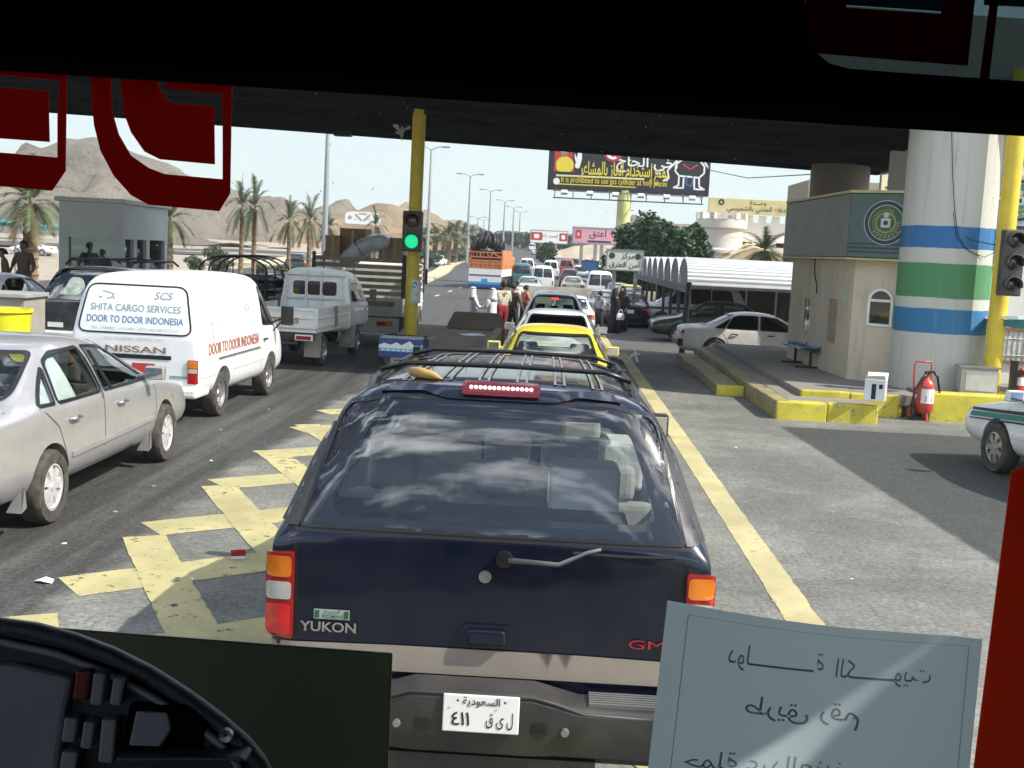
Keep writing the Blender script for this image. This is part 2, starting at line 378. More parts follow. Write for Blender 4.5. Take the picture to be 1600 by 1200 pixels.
def asphalt(name,plaza):
    m,n,l,b=nt_new(name); b.inputs['Roughness'].default_value=.86; b.inputs['Specular IOR Level'].default_value=.25
    t=n.new('ShaderNodeTexCoord'); P=t.outputs['Object']
    sx=n.new('ShaderNodeSeparateXYZ'); l.new(P,sx.inputs[0]); X,Y=sx.outputs[0],sx.outputs[1]
    big=noisen(n,l,P,.55,7,.62); fine=noisen(n,l,P,24,4,.75); mid=noisen(n,l,P,5,5,.6)
    if plaza:
        wob=mathn(n,l,'MULTIPLY_ADD',noisen(n,l,P,1.1,5,.6),.9,-.45)
        Xw=mathn(n,l,'ADD',X,wob)
        lane=sstep(n,l,Xw,-3.05,-3.35)                      # dark oily left lane
        streak=n.new('ShaderNodeMapping'); streak.inputs['Scale'].default_value=(3.2,.16,1); l.new(P,streak.inputs[0])
        st=noisen(n,l,streak.outputs[0],1.0,6,.65)
        Xs=mathn(n,l,'MULTIPLY_ADD',noisen(n,l,P,3,4,.6),.10,-.05); Xs=mathn(n,l,'ADD',X,Xs)
        Ys=mathn(n,l,'MULTIPLY_ADD',noisen(n,l,P,2,4,.6),.16,-.08); Ys=mathn(n,l,'ADD',Y,Ys)
        patch=mathn(n,l,'MULTIPLY',sstep(n,l,mathn(n,l,'MULTIPLY_ADD',Y,.045,Xs),4.32,4.42),sstep(n,l,Ys,17.75,17.55))   # darker patch in the turning lane
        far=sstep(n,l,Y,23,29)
        light=mixc(n,l,sstep(n,l,big,.35,.7),(.125,.126,.112),(.215,.213,.188))
        dark=mixc(n,l,sstep(n,l,st,.35,.7),(.042,.042,.039),(.092,.090,.083))
        c=mixc(n,l,lane,light,dark)
        c=mixc(n,l,mathn(n,l,'MULTIPLY',patch,.92),c,(.045,.050,.047))
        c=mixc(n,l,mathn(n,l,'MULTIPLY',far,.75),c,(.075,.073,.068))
        # oil drips down the middle of the lanes
        oil=mathn(n,l,'MULTIPLY',sstep(n,l,st,.58,.8),.22)
        c=mixc(n,l,oil,c,(.03,.03,.029))
    else:
        c=mixc(n,l,sstep(n,l,big,.3,.7),(.060,.061,.060),(.090,.090,.086))
    sp=n.new('ShaderNodeTexVoronoi'); sp.inputs['Scale'].default_value=34; l.new(P,sp.inputs['Vector'])
    spk=sstep(n,l,sp.outputs['Distance'],.22,.05)
    wn2=n.new('ShaderNodeTexWhiteNoise'); l.new(sp.outputs['Position'],wn2.inputs['Vector'])
    spk=mathn(n,l,'MULTIPLY',spk,sstep(n,l,wn2.outputs['Value'],.42,.6))
    c=mixc(n,l,mathn(n,l,'MULTIPLY',spk,.55),c,(.40,.39,.34))
    k=mathn(n,l,'MULTIPLY_ADD',fine,2.4,-.2); k2=mathn(n,l,'MULTIPLY_ADD',mid,.7,.65); k=mathn(n,l,'MULTIPLY',k,k2)
    kc=n.new('ShaderNodeCombineXYZ'); 
    for i in range(3): l.new(k,kc.inputs[i])
    c=mixc(n,l,1.0,c,kc.outputs[0],'MULTIPLY')
    cv=n.new('ShaderNodeTexVoronoi'); cv.feature='DISTANCE_TO_EDGE'; cv.inputs['Scale'].default_value=.33
    wp=n.new('ShaderNodeMixRGB'); wp.inputs[0].default_value=.22; l.new(P,wp.inputs[1]); nn=n.new('ShaderNodeTexNoise'); nn.inputs['Scale'].default_value=1.4; nn.inputs['Detail'].default_value=5; l.new(P,nn.inputs['Vector']); 
    sc2=n.new('ShaderNodeVectorMath'); sc2.operation='MULTIPLY_ADD'; l.new(nn.outputs['Color'],sc2.inputs[0]); sc2.inputs[1].default_value=(1.6,1.6,0); l.new(P,sc2.inputs[2]); l.new(sc2.outputs[0],cv.inputs['Vector'])
    crack=sstep(n,l,cv.outputs['Distance'],.010,.002)
    c=mixc(n,l,mathn(n,l,'MULTIPLY',mathn(n,l,'MULTIPLY',crack,sstep(n,l,big,.45,.62)),.30),c,(.022,.021,.02))
    l.new(c,b.inputs['Base Color'])
    bp=n.new('ShaderNodeBump'); bp.inputs['Strength'].default_value=.5; bp.inputs['Distance'].default_value=.01; l.new(fine,bp.inputs['Height']); l.new(bp.outputs[0],b.inputs['Normal'])
    return m
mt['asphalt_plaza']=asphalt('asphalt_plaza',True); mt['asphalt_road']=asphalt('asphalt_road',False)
def worn_paint(name,col,wear=.5,scale=9):
    m,n,l,b=nt_new(name); b.inputs['Roughness'].default_value=.8
    t=n.new('ShaderNodeTexCoord'); P=t.outputs['Object']
    a=noisen(n,l,P,scale,8,.72); big=noisen(n,l,P,1.3,5,.6)
    l.new(mixc(n,l,sstep(n,l,big,.3,.75),col,tuple(x*.66 for x in col)),b.inputs['Base Color'])
    v=mathn(n,l,'ADD',a,mathn(n,l,'MULTIPLY_ADD',big,.3,-.15))
    al=sstep(n,l,v,wear-.16,wear-.09); l.new(al,b.inputs['Alpha'])
    return m
mt['yellow_marking']=worn_paint('yellow_marking',(.46,.41,.20),.515)
mt['yellow_line']=worn_paint('yellow_line',(.50,.44,.23),.475)
mt['white_marking']=worn_paint('white_marking',(.55,.54,.50),.46)
def chipped(name,col,under,thr=.56,scale=7):
    m,n,l,b=nt_new(name); b.inputs['Roughness'].default_value=.75; t=n.new('ShaderNodeTexCoord'); P=t.outputs['Object']
    a=noisen(n,l,P,scale,8,.68); g=noisen(n,l,P,1.6,5,.6); h=noisen(n,l,P,30,4,.6)
    c=mixc(n,l,sstep(n,l,g,.3,.75),col,tuple(x*.62 for x in col)); c=mixc(n,l,mathn(n,l,'MULTIPLY',sstep(n,l,h,.5,.75),.35),c,under)
    c=mixc(n,l,sstep(n,l,a,thr,thr+.05),c,under); c=mixc(n,l,mathn(n,l,'MULTIPLY',sstep(n,l,a,thr+.07,thr+.12),.8),c,tuple(x*.3 for x in under)); l.new(c,b.inputs['Base Color'])
    bp=n.new('ShaderNodeBump'); bp.inputs['Strength'].default_value=.5; bp.inputs['Distance'].default_value=.02; l.new(a,bp.inputs['Height']); l.new(bp.outputs[0],b.inputs['Normal']); return m
mt['yellow_kerb']=chipped('yellow_kerb',(.66,.57,.055),(.30,.26,.18),.585)
def streaky(name,col,stain,amt=.6,sc=1.0):
    m,n,l,b=nt_new(name); b.inputs['Roughness'].default_value=.9; t=n.new('ShaderNodeTexCoord'); P=t.outputs['Object']
    mp_=n.new('ShaderNodeMapping'); mp_.inputs['Scale'].default_value=(4*sc,4*sc,.45*sc); l.new(P,mp_.inputs[0]); st=noisen(n,l,mp_.outputs[0],1.3,7,.65); g=noisen(n,l,P,1.1*sc,6,.6); f=noisen(n,l,P,26,4,.7)
    c=mixc(n,l,sstep(n,l,g,.3,.75),col,tuple(x*.80 for x in col)); c=mixc(n,l,mathn(n,l,'MULTIPLY',sstep(n,l,st,.50,.74),amt),c,stain); c=mixc(n,l,mathn(n,l,'MULTIPLY',sstep(n,l,f,.52,.72),.25),c,stain); l.new(c,b.inputs['Base Color'])
    bp=n.new('ShaderNodeBump'); bp.inputs['Strength'].default_value=.4; bp.inputs['Distance'].default_value=.01; l.new(f,bp.inputs['Height']); l.new(bp.outputs[0],b.inputs['Normal']); return m
# ---- ground and roads
def sandmat():
    m,n,l,b=nt_new('desert_sand'); b.inputs['Roughness'].default_value=.95
    t=n.new('ShaderNodeTexCoord'); P=t.outputs['Object']
    a=noisen(n,l,P,.02,7,.6); c2=noisen(n,l,P,.6,6,.65)
    c=mixc(n,l,sstep(n,l,a,.35,.65),(.40,.33,.235),(.30,.27,.22)); c=mixc(n,l,sstep(n,l,c2,.45,.75),c,(.24,.22,.17)); l.new(c,b.inputs['Base Color'])
    bp=n.new('ShaderNodeBump'); bp.inputs['Strength'].default_value=.7; bp.inputs['Distance'].default_value=.4; l.new(c2,bp.inputs['Height']); l.new(bp.outputs[0],b.inputs['Normal'])
    return m
mt['desert']=sandmat()
ys=rng(-60,60,24)+rng(65,200,28)[0:]+rng(210,500,25)+rng(530,3000,20)
xs=[-3000,-1500,-800,-500,-350,-250,-180,-130,-100,-80,-60,-45,-30,-20,-10,0,10,20,30,45,60,80,100,130,180,250,350,500,800,1500,3000]
sheet('ground',xs,ys,lambda x,y:tz(y)-.10-.02*max(0,y-100)*0+(.25*noise2(x*.05,y*.06) if y>60 and (x-bend(y)>14 or x-bend(y)<-34) else 0),'desert')
sheet('plaza_asphalt',rng(-22,14,18),rng(-25,75,50),lambda x,y:tz(y),'asphalt_plaza')
ry=rng(70,200,30)+rng(210,900,35)
fx=lambda x,y:x+bend(y)
sheet('right_carriageway',[-10.3,-6,-2,2,6.5],ry,lambda x,y:tz(y)+.012,'asphalt_road',fx=fx)
sheet('left_carriageway',[-29,-24,-20,-16,-11.6],rng(55,200,30)+rng(210,900,35),lambda x,y:tz(y)+.016,'asphalt_road',fx=fx)
sheet('side_road',rng(-260,-28,12),[150,165,180,196],lambda x,y:tz(y)-.03+.3*0,'asphalt_road')
def strip(name,pts,w,z,mat,parent=None,kind='structure'):
    """painted strip lying on the road, following the terrain"""
    mb=MB(); P=[Vector(p) for p in pts]; Q=[]
    for a,b in zip(P,P[1:]):
        k=max(1,int((b-a).length/2)); Q+=[a.lerp(b,j/k) for j in range(k)]
    Q.append(P[-1]); vs=[]
    for i,q in enumerate(Q):
        t=(Q[min(i+1,len(Q)-1)]-Q[max(i-1,0)]).normalized(); n_=Vector((-t.y,t.x))*w/2
        for s in (1,-1):
            p=q+n_*s; vs.append((p.x,p.y,tz(p.y)+z))
    mb.add(vs,[(2*i,2*i+1,2*i+3,2*i+2) for i in range(len(Q)-1)])
    return mb
mb=strip('x',[(1.86,30),(1.86,70)],.25,.004,'yellow_line')
def bar2(a,b,w,z=.004):
    a=Vector(a); b=Vector(b); t=(b-a).normalized(); n_=Vector((-t.y,t.x))*w/2
    L_=(b-a).length; k=max(2,int(L_/.07)); vs=[]; rd=random.Random(int(a.x*100+a.y*977)); o1=o2=0
    for i in range(k+1):
        p=a+(b-a)*i/k; e=rd.uniform(-.014,.014); o1=.5*o1+rd.uniform(-.006,.006); o2=.5*o2+rd.uniform(-.006,.006); q=t*(e if i in(0,k) else 0)
        vs+=[(*(p+q+n_*(1+o1*2/w)),z),(*(p+q-n_*(1+o2*2/w)),z)]
    mb.add(vs,[(2*i,2*i+1,2*i+3,2*i+2) for i in range(k)])
bar2((1.86,-4),(1.86,30),.25,.004)
o=mb.build('lane_edge_line',['yellow_line'],recalc=False); tag(o,kind='structure')
# yellow box hatching left of the queue
mb=MB()
xl=-3.2
for k in range(-2,5):
    y=9.45+1.8*k+(.05 if k%2 else -.04); bar2((xl-.06,y-.05),(.75,y+.80*3.95),.50,.004)
for k in range(-3,6):
    c=2.62+2.08*k; y0=min(16.6,c-2*(xl-.04)); x0=(c-y0)/2; y1=max(3.2,c-2*.7); x1=(c-y1)/2
    if x1>x0+.3: bar2((x0,y0),(x1,y1),.34,.0065)
o=mb.build('box_hatching',['yellow_marking'],recalc=False); tag(o,kind='structure')
# lane dashes on the far carriageways
mb=MB()
for xx,y0 in ((-18.2,62),(-24,60)):
    y=y0
    while y<420:
        a=[(xx+bend(y+t),y+t) for t in(0,2)]; s=strip('x',[a[0],a[1]],.22,.024,None); mb.add(s.v,s.f); y+=7.5
for xx in (-7.2,):
    y=52
    while y<90: 
        s=strip('x',[(xx,y),(xx,y+2.6)],.2,.02 if y>68 else .006,None); mb.add(s.v,s.f); y+=9
o=mb.build('lane_dashes',['white_marking'],recalc=False); tag(o,kind='structure')
# kerbed median between the carriageways
def median(name,x0,x1,y0,y1,h,mat='concrete'):
    mb=MB(); rings=[]
    for y in rng(y0,y1,max(4,int((y1-y0)/8))):
        b=bend(y); z=tz(y); rings.append([Vector((x0+b,y,z-.1)),Vector((x0+b,y,z+h)),Vector((x1+b,y,z+h)),Vector((x1+b,y,z-.1))])
    mb.loft(rings); o=mb.build(name,[mat]); tag(o,kind='structure'); return o
mt['pale_kerb']=M('pale_kerb',(.50,.43,.29),.85,var=.2,scale=1.5)
median('median_kerb',-11.9,-10.2,62,480,.22,'pale_kerb')
median('median_kerb',-32.5,-29.2,120,700,.25,'pale_kerb')
# ---- hills
def hill(name,pts,Y0,wf,wb,mat,amp,seed,rough=1.0):
    prof=[at(px,py,Y0) for px,py in pts]
    tab=[(p.x,p.z) for p in prof]
    n=150; mb=MB(); xs_=rng(tab[0][0],tab[-1][0],n); M_=46
    vs=[]
    for j in range(M_+1):
        v=-1+2*j/M_
        for x in xs_:
            h=smooth_interp(tab,x); base=tz(Y0*.8)-2
            y=Y0+(v*wf if v<0 else v*wb)
            k=max(0,1-abs(v))**(1.15 if v<0 else .8)
            g=noise2(x*.05+seed,y*.05,seed)*amp*(.35+k)*.5*(min(1,abs(v)*4)) + abs(noise2(x*.13,y*.02+v*3,seed+2))*amp*.35*min(1,abs(v)*5)*k
            gull=abs(math.sin(x*.09+seed+1.3*math.sin(v*3+x*.02)))*amp*.6*k*(1-k)*3
            vs.append((x,y,base+(h-base)*k+ (g-gull)*rough))
    fs=[(j*(n+1)+i,j*(n+1)+i+1,(j+1)*(n+1)+i+1,(j+1)*(n+1)+i) for j in range(M_) for i in range(n)]
    mb.add(vs,fs); o=mb.build(name,[mat],smooth=True,recalc=False); tag(o,kind='structure'); return o
def rockmat(name,a,b_,c_,s=.03):
    m,n,l,b=nt_new(name); b.inputs['Roughness'].default_value=.95; t=n.new('ShaderNodeTexCoord'); P=t.outputs['Object']
    f=noisen(n,l,P,s,9,.62); g=noisen(n,l,P,s*9,8,.7); h=noisen(n,l,P,s*2.6,6,.6)
    c=mixc(n,l,sstep(n,l,f,.35,.66),a,b_); c=mixc(n,l,mathn(n,l,'MULTIPLY',sstep(n,l,g,.5,.68),.7),c,c_); c=mixc(n,l,mathn(n,l,'MULTIPLY',sstep(n,l,h,.5,.62),.35),c,tuple(x*.6 for x in b_)); l.new(c,b.inputs['Base Color'])
    bp=n.new('ShaderNodeBump'); bp.inputs['Strength'].default_value=1.0; bp.inputs['Distance'].default_value=3.0; l.new(g,bp.inputs['Height']); l.new(bp.outputs[0],b.inputs['Normal'])
    return m
mt['rock_grey']=rockmat('rock_grey',(.28,.24,.18),(.19,.17,.135),(.11,.10,.085))
mt['rock_tan']=rockmat('rock_tan',(.46,.34,.21),(.36,.26,.16),(.15,.12,.095),.05)
mt['rock_dark']=rockmat('rock_dark',(.19,.165,.15),(.14,.125,.12),(.09,.085,.085),.03)
mt['rock_pink']=rockmat('rock_pink',(.34,.25,.20),(.26,.20,.17),(.18,.15,.13),.05)
hill('rocky_hill',[(-420,345),(-200,270),(-60,235),(30,240),(70,235),(108,219),(150,214),(230,245),(300,280),(362,296),(405,309),(440,325),(505,336),(560,356),(600,382)],330,120,150,'rock_grey',9,1.2)
hill('sandy_hill',[(470,372),(505,347),(545,333),(590,317),(612,319),(640,331),(672,345),(700,356),(740,378)],300,70,120,'rock_tan',6,4.1)
hill('distant_hill',[(600,372),(660,358),(700,352),(722,349),(742,356),(770,366),(800,378)],700,90,160,'rock_dark',9,2.2)
hill('sand_bank',[(842,402),(870,392),(900,384),(950,380),(1000,386),(1060,392),(1150,402)],190,45,60,'sand',2.2,3.3,.6)
hill('rocky_hill',[(900,395),(950,372),(990,356),(1030,350),(1075,350),(1110,360),(1180,352),(1250,360),(1400,380),(1700,420)],330,60,140,'rock_pink',7,5.5)
# ---- raised pavement with its yellow kerbs
Z1=.28
def slab(name,poly,z0,z1,mat,bevel=.03):
    mb=MB(); mb.prism(poly,z0,z1,'xy'); o=mb.build(name,[mat],bevel=bevel); tag(o,kind='structure'); return o
mt['pavement']=streaky('pavement_concrete',(.25,.23,.20),(.13,.115,.10),.5,.8)
slab('pavement',[(3.93,18.78),(5.32,18.78),(5.32,19.8),(30,19.8),(30,30),(3.93,30)],-.15,Z1,'pavement',.02)
mt['old_kerb']=chipped('old_kerb',(.34,.28,.10),(.27,.235,.18),.48,5)
def kerb(x0,x1,y0,y1,z,mat='yellow_kerb',gap=.9):
    """a run of cast kerb stones with open joints"""
    mb=MB(); L=max(x1-x0,y1-y0); n=max(1,round(L/gap)); 
    for i in range(n):
        j=[random.uniform(-.012,.012) for _ in range(3)]
        if x1-x0>y1-y0: a=x0+(x1-x0)*i/n; b=x0+(x1-x0)*(i+1)/n; mb.bx(a+.006,b-.006,y0+j[0],y1+j[1],-.1,z+j[2])
        else: a=y0+(y1-y0)*i/n; b=y0+(y1-y0)*(i+1)/n; mb.bx(x0+j[0],x1+j[1],a+.006,b-.006,-.1,z+j[2])
    o=mb.build('kerb',[mat],bevel=.025); tag(o,kind='structure'); return o
kerb(3.66,3.92,18.5,29.6,Z1+.012,'old_kerb',1.0)
kerb(3.66,5.30,18.48,18.76,Z1+.02)
kerb(5.36,6.02,19.62,19.86,Z1+.05)
kerb(3.15,3.62,21.6,28.8,.17,'old_kerb',1.2)
kerb(6.34,12.5,19.25,19.66,.47,gap=1.15)
slab('pavement_step',[(4.25,19.6),(6.3,19.6),(6.3,30),(4.25,30)],Z1-.1,Z1+.10,'pavement',.02)
kerb(4.25,5.9,19.46,19.6,Z1+.11,gap=1.1)
slab('pavement_step',[(6.36,19.68),(30,19.68),(30,30),(6.36,30)],Z1-.1,.42,'pavement',.02)
# small yellow paint end on the outer kerb
mb=MB(); mb.bx(3.13,3.64,21.44,21.59,-.05,.185); tag(mb.build('kerb_end',['yellow_kerb'],bevel=.02),kind='structure')
# ---- the checkpoint canopy and its columns
CZ=5.52
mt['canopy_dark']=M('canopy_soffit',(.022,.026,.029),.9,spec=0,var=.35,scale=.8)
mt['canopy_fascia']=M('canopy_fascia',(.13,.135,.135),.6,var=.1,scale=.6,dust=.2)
cn=empty('checkpoint_canopy',(0,28,0),0,'huge dark flat canopy roof spanning the checkpoint lanes on striped columns','canopy')
mb=MB(); poly=[(-34,28),(30,28),(30,48.5),(9.5,42.2),(-10.5,36.0),(-34,29.0)]
poly=[(-34,20.5),(9.2,20.5),(9.2,34.0),(-34,34.0)]
CS=.029
def slopez(mb):
    mb.v=[(x,y,z-CS*x) for x,y,z in mb.v]; return mb
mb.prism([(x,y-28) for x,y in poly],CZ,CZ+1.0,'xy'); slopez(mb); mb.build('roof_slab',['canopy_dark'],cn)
mb=MB()
mb.bx(-34,9.2,20.36-28,20.5-28,CZ-.06,CZ+1.5); mb.bx(9.2,9.34,20.36-28,34.0-28,CZ-.06,CZ+1.5); slopez(mb)
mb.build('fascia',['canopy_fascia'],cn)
mb=MB()
for y in (23.5,26.9,30.3,33.6): mb.bx(-33,9.1,y-28,y-27.7,CZ-.10,CZ+.02)
slopez(mb)
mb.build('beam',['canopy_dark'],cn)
q=at(536,206,33.7); mb=MB(); mb.box((0,0,0),(.52,.3,.26)); mb.box((0,0,.2),(.08,.08,.2)); mb.build('floodlight',['black_trim'],cn,bevel=.03,loc=(q.x,q.y-28,q.z))
def columnmat(bands):
    m,n,l,b=nt_new('banded_column'); b.inputs['Roughness'].default_value=.75; t=n.new('ShaderNodeTexCoord'); P=t.outputs['Object']
    sx=n.new('ShaderNodeSeparateXYZ'); l.new(P,sx.inputs[0]); wob=mathn(n,l,'MULTIPLY_ADD',noisen(n,l,P,2.2,3,.5),.04,-.02); Z=mathn(n,l,'ADD',sx.outputs[2],wob)
    mp_=n.new('ShaderNodeMapping'); mp_.inputs['Scale'].default_value=(7,7,.35); l.new(P,mp_.inputs[0]); st=noisen(n,l,mp_.outputs[0],1.2,6,.6)
    c=mixc(n,l,sstep(n,l,st,.48,.80),(.52,.52,.48),(.43,.42,.375))
    for z0,z1,col in bands:
        f=mathn(n,l,'MULTIPLY',sstep(n,l,Z,z0-.006,z0+.006),sstep(n,l,Z,z1+.006,z1-.006)); c=mixc(n,l,f,c,mixc(n,l,sstep(n,l,st,.5,.8),col,tuple(x*.6+.1 for x in col)))
    ml=n.new('ShaderNodeMapping'); ml.inputs['Scale'].default_value=(9,9,.12); l.new(P,ml.inputs[0]); dr=noisen(n,l,ml.outputs[0],1.7,3,.5)
    drip=mathn(n,l,'MULTIPLY',sstep(n,l,dr,.66,.70),sstep(n,l,noisen(n,l,P,14,3,.6),.42,.55)); c=mixc(n,l,mathn(n,l,'MULTIPLY',drip,.55),c,(.14,.12,.10))
    l.new(c,b.inputs['Base Color']); return m
CY=21.1; c0=at(1463,560,CY)
zz=lambda py: at(1466,py,CY-.8).z
mt['banded_column']=columnmat([(zz(387),zz(352),(.03,.15,.36)),(zz(466),zz(411),(.075,.24,.10)),(zz(522),zz(483),(.03,.17,.36))])
def column(x,y,r,mat,label):
    mb=MB(); n=28; rings=[[Vector((r*math.cos(2*math.pi*k/n),r*math.sin(2*math.pi*k/n),z)) for k in range(n)] for z in (0,.02,2,4,CZ-.12)]
    mb.loft(rings); o=mb.build('canopy_column',[mat],smooth=40,loc=(x,y,0)); tag(o,label,'column'); return o
column(c0.x,CY,.80,'banded_column','thick round white column with blue and green painted bands beside booth')
# taper at top right under the roof: capital plate
mt['col_dark']=M('old_column',(.20,.17,.14),.85,var=.25,scale=1,dust=.3)
c1=at(1312,285,33.0); column(c1.x,33.0,.80,'col_dark','plain dark column standing behind the green booth fascia')
# ---- hexagonal guard booth
BC=Vector((7.1,24.9,0)); A0=gnd(1322,592,Z1+.1); A1=gnd(1228,558,Z1+.1)
A2=Vector((A0.x+1.55,A0.y-1.05,0))
poly=[(A0.x,A0.y),(A1.x,A1.y),(A1.x+.8,A1.y+2.2),(A1.x+3.0,A1.y+2.4),(A2.x+1.5,A2.y+2.1),(A2.x,A2.y)]
cx=sum(p[0] for p in poly)/6; cy=sum(p[1] for p in poly)/6
bt=empty('guard_booth',(cx,cy,Z1+.1),0,'beige guard booth with dark green fascia and round emblem by column','booth')
L=[(x-cx,y-cy) for x,y in poly]
mt['booth_wall']=streaky('booth_plaster',(.60,.525,.41),(.34,.27,.20),.65)
mt['booth_green']=M('booth_green',(.045,.075,.055),.45,var=.15,scale=3,dust=.15)
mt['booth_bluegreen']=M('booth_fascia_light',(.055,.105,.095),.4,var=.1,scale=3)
mt['booth_edge']=M('fascia_edge',(.45,.40,.20),.5,var=.1)
zf0=at(1320,402,A0.y).z-bt.location.z; zf1=at(1327,300,A0.y-.3).z-bt.location.z
mb=MB(); mb.prism(L,-.1,zf0+.05,'xy'); wall=mb.build('wall',['booth_wall'],bt)
def offpoly(L,d):
    out=[]; n=len(L)
    for i in range(n):
        p=Vector(L[i]); a=(p-Vector(L[i-1])).normalized(); b=(Vector(L[(i+1)%n])-p).normalized()
        na=Vector((-a.y,a.x)); nb=Vector((-b.y,b.x)); k=(na+nb); k=k/ max(.2,k.length_squared)*2; out.append(tuple(p+k*d))
    return out
O=offpoly(L,.22)
if sum(Vector(o).length for o in O)<sum(Vector(o).length for o in L): O=offpoly(L,-.22)
mb=MB(); mb.prism(O,zf0,zf1,'xy',0); fa=mb.build('fascia',['booth_green'],bt,bevel=.02)
mb=MB(); O2=[(x*1.012,y*1.012) for x,y in O]; mb.prism(O2,zf1,zf1+.05,'xy'); mb.prism(O2,zf0-.035,zf0-.001,'xy'); mb.build('edge_trim',['booth_edge'],bt)
# lighter panel on the face toward the lane and the emblem
def face_frame(p,q):
    p=Vector((*p,0)); q=Vector((*q,0)); t=(q-p).normalized(); n_=Vector((t.y,-t.x,0)); mid=(p+q)/2
    if n_.dot(mid)<0: n_=-n_
    return p,t,n_,(q-p).length
def on_face(fr,off): 
    p,t,n_,L_=fr
    return lambda a,b: p+t*a+n_*off+Vector((0,0,b))
def ring2(cx_,cy_,r0,r1,n=32):
    vs=circ(cx_,cy_,r0,n)+circ(cx_,cy_,r1,n); return vs,[(k,(k+1)%n,(k+1)%n+n,k+n) for k in range(n)]
fr=face_frame(O[0],O[5]); Lf=fr[3]
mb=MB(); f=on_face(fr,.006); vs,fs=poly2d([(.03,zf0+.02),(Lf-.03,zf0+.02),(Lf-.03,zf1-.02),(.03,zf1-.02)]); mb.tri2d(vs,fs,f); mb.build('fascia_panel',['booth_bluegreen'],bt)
mb=MB(); f2=on_face(fr,.012); 
for k in range(3):
    z=zf0+.10+k*.075; mb.tri2d([(.0,z),(Lf,z),(Lf,z+.028),(0,z+.028)],[(0,1,2,3)],f2,0)
mb.build('fascia_stripe',[M('stripe_blue',(.02,.035,.07),.5)],bt)
mt['emblem_navy']=M('emblem_navy',(.012,.022,.055),.5,var=.1); mt['emblem_green']=M('emblem_green',(.03,.10,.05),.5,var=.15); mt['emblem_gold']=M('emblem_gold',(.30,.26,.10),.5,var=.2); mt['emblem_white']=M('emblem_white',(.45,.47,.45),.5,var=.1)
def emblem(parent,f0,cx_,cz,r,name='emblem',pale=False):
    mb=MB()
    lay=lambda o: (lambda a,b:f0(a,b,o))
    vs,fs=ring2(cx_,cz,r*.97,r*1.0); mb.tri2d(vs,fs,lay(.016),3)
    vs,fs=ring2(cx_,cz,r*.80,r*.97); mb.tri2d(vs,fs,lay(.016),0)
    vs,fs=ring2(cx_,cz,r*.77,r*.80); mb.tri2d(vs,fs,lay(.016),3)
    vs,fs=poly2d(circ(cx_,cz,r*.77,28)); mb.tri2d(vs,fs,lay(.015),1)
    vs,fs=ring2(cx_,cz,r*.40,r*.48,20); mb.tri2d(vs,fs,lay(.019),2)
    for k in range(22):       # laurel leaves
        a=R(-60+300*k/21)+R(120); rr=r*.56; c=(cx_+rr*math.cos(a),cz+rr*math.sin(a)); d=a+.9
        vs=[(c[0]+r*.10*math.cos(d),c[1]+r*.10*math.sin(d)),(c[0]+r*.03*math.cos(d+1.57),c[1]+r*.03*math.sin(d+1.57)),(c[0]-r*.08*math.cos(d),c[1]-r*.08*math.sin(d)),(c[0]-r*.03*math.cos(d+1.57),c[1]-r*.03*math.sin(d+1.57))]; mb.tri2d(vs,[(0,1,2,3)],lay(.019),2)
    vs,fs=poly2d(rrect(cx_-r*.22,cx_+r*.22,cz-r*.22,cz+r*.2,r*.06)); mb.tri2d(vs,fs,lay(.020),3)
    vs,fs=poly2d(rrect(cx_-r*.1,cx_+r*.1,cz-r*.1,cz+r*.08,r*.03)); mb.tri2d(vs,fs,lay(.023),0)
    vs,fs=poly2d(circ(cx_,cz+r*.34,r*.13,14)); mb.tri2d(vs,fs,lay(.021),3)
    for k in range(-3,4): # lettering band at the foot
        a=R(-90+k*17); c=(cx_+r*.66*math.cos(a),cz+r*.66*math.sin(a)); vs=[(c[0]-r*.05,c[1]-r*.05),(c[0]+r*.05,c[1]-r*.04),(c[0]+r*.04,c[1]+r*.05),(c[0]-r*.03,c[1]+r*.03)]; mb.tri2d(vs,[(0,1,2,3)],lay(.021),3 if pale else 2)
    return mb.build(name,['emblem_navy','emblem_green' ,'emblem_gold','emblem_white'],parent,recalc=False)
em=lambda a,b,o: on_face(fr,o)(a,b)
emblem(bt,em,Lf*.315,(zf0+zf1)/2+.06,(zf1-zf0)*.34)
# arched window in the lane face of the booth
fr2=face_frame(L[0],L[5]); Lw=fr2[3]
def arch(x0,x1,z0,z1):
    r=(x1-x0)/2; return [(x0,z0),(x1,z0)]+[((x0+x1)/2+r*math.cos(R(180*k/12)),z1-r+r*math.sin(R(180*k/12))) for k in range(13)]
w0,w1=.30,.78; za=at(1365,510,A0.y-.4).z-bt.location.z; zb_=at(1365,450,A0.y-.4).z-bt.location.z
def win(parent,fr,poly,inner,bars,glass='black_glass',fm='dirty_white',name='window'):
    mb=MB(); f=on_face(fr,.03); g=on_face(fr,.0)
    n=len(poly)
    # frame ring with depth
    vs=[f(*p) for p in poly]+[f(*p) for p in inner]+[g(*p) for p in poly]+[on_face(fr,.008)(*p) for p in inner]
    fs=[(k,(k+1)%n,(k+1)%n+n,k+n) for k in range(n)]+[(k,(k+1)%n,(k+1)%n+2*n,k+2*n) for k in range(n)]+[(k+n,(k+1)%n+n,(k+1)%n+3*n,k+3*n) for k in range(n)]
    mb.add(vs,fs)
    for x0,x1,z0,z1 in bars:
        a=[f(x0,z0),f(x1,z0),f(x1,z1),f(x0,z1)]; mb.add(a,[(0,1,2,3)])
    w=mb.build(name,[fm],parent)
    mb=MB(); vs,fs=poly2d(inner); mb.tri2d(vs,fs,on_face(fr,.010)); mb.build('pane',[glass],w,recalc=False)
    return w
P0=arch(w0,w1,za,zb_); P1=arch(w0+.05,w1-.05,za+.05,zb_-.05)
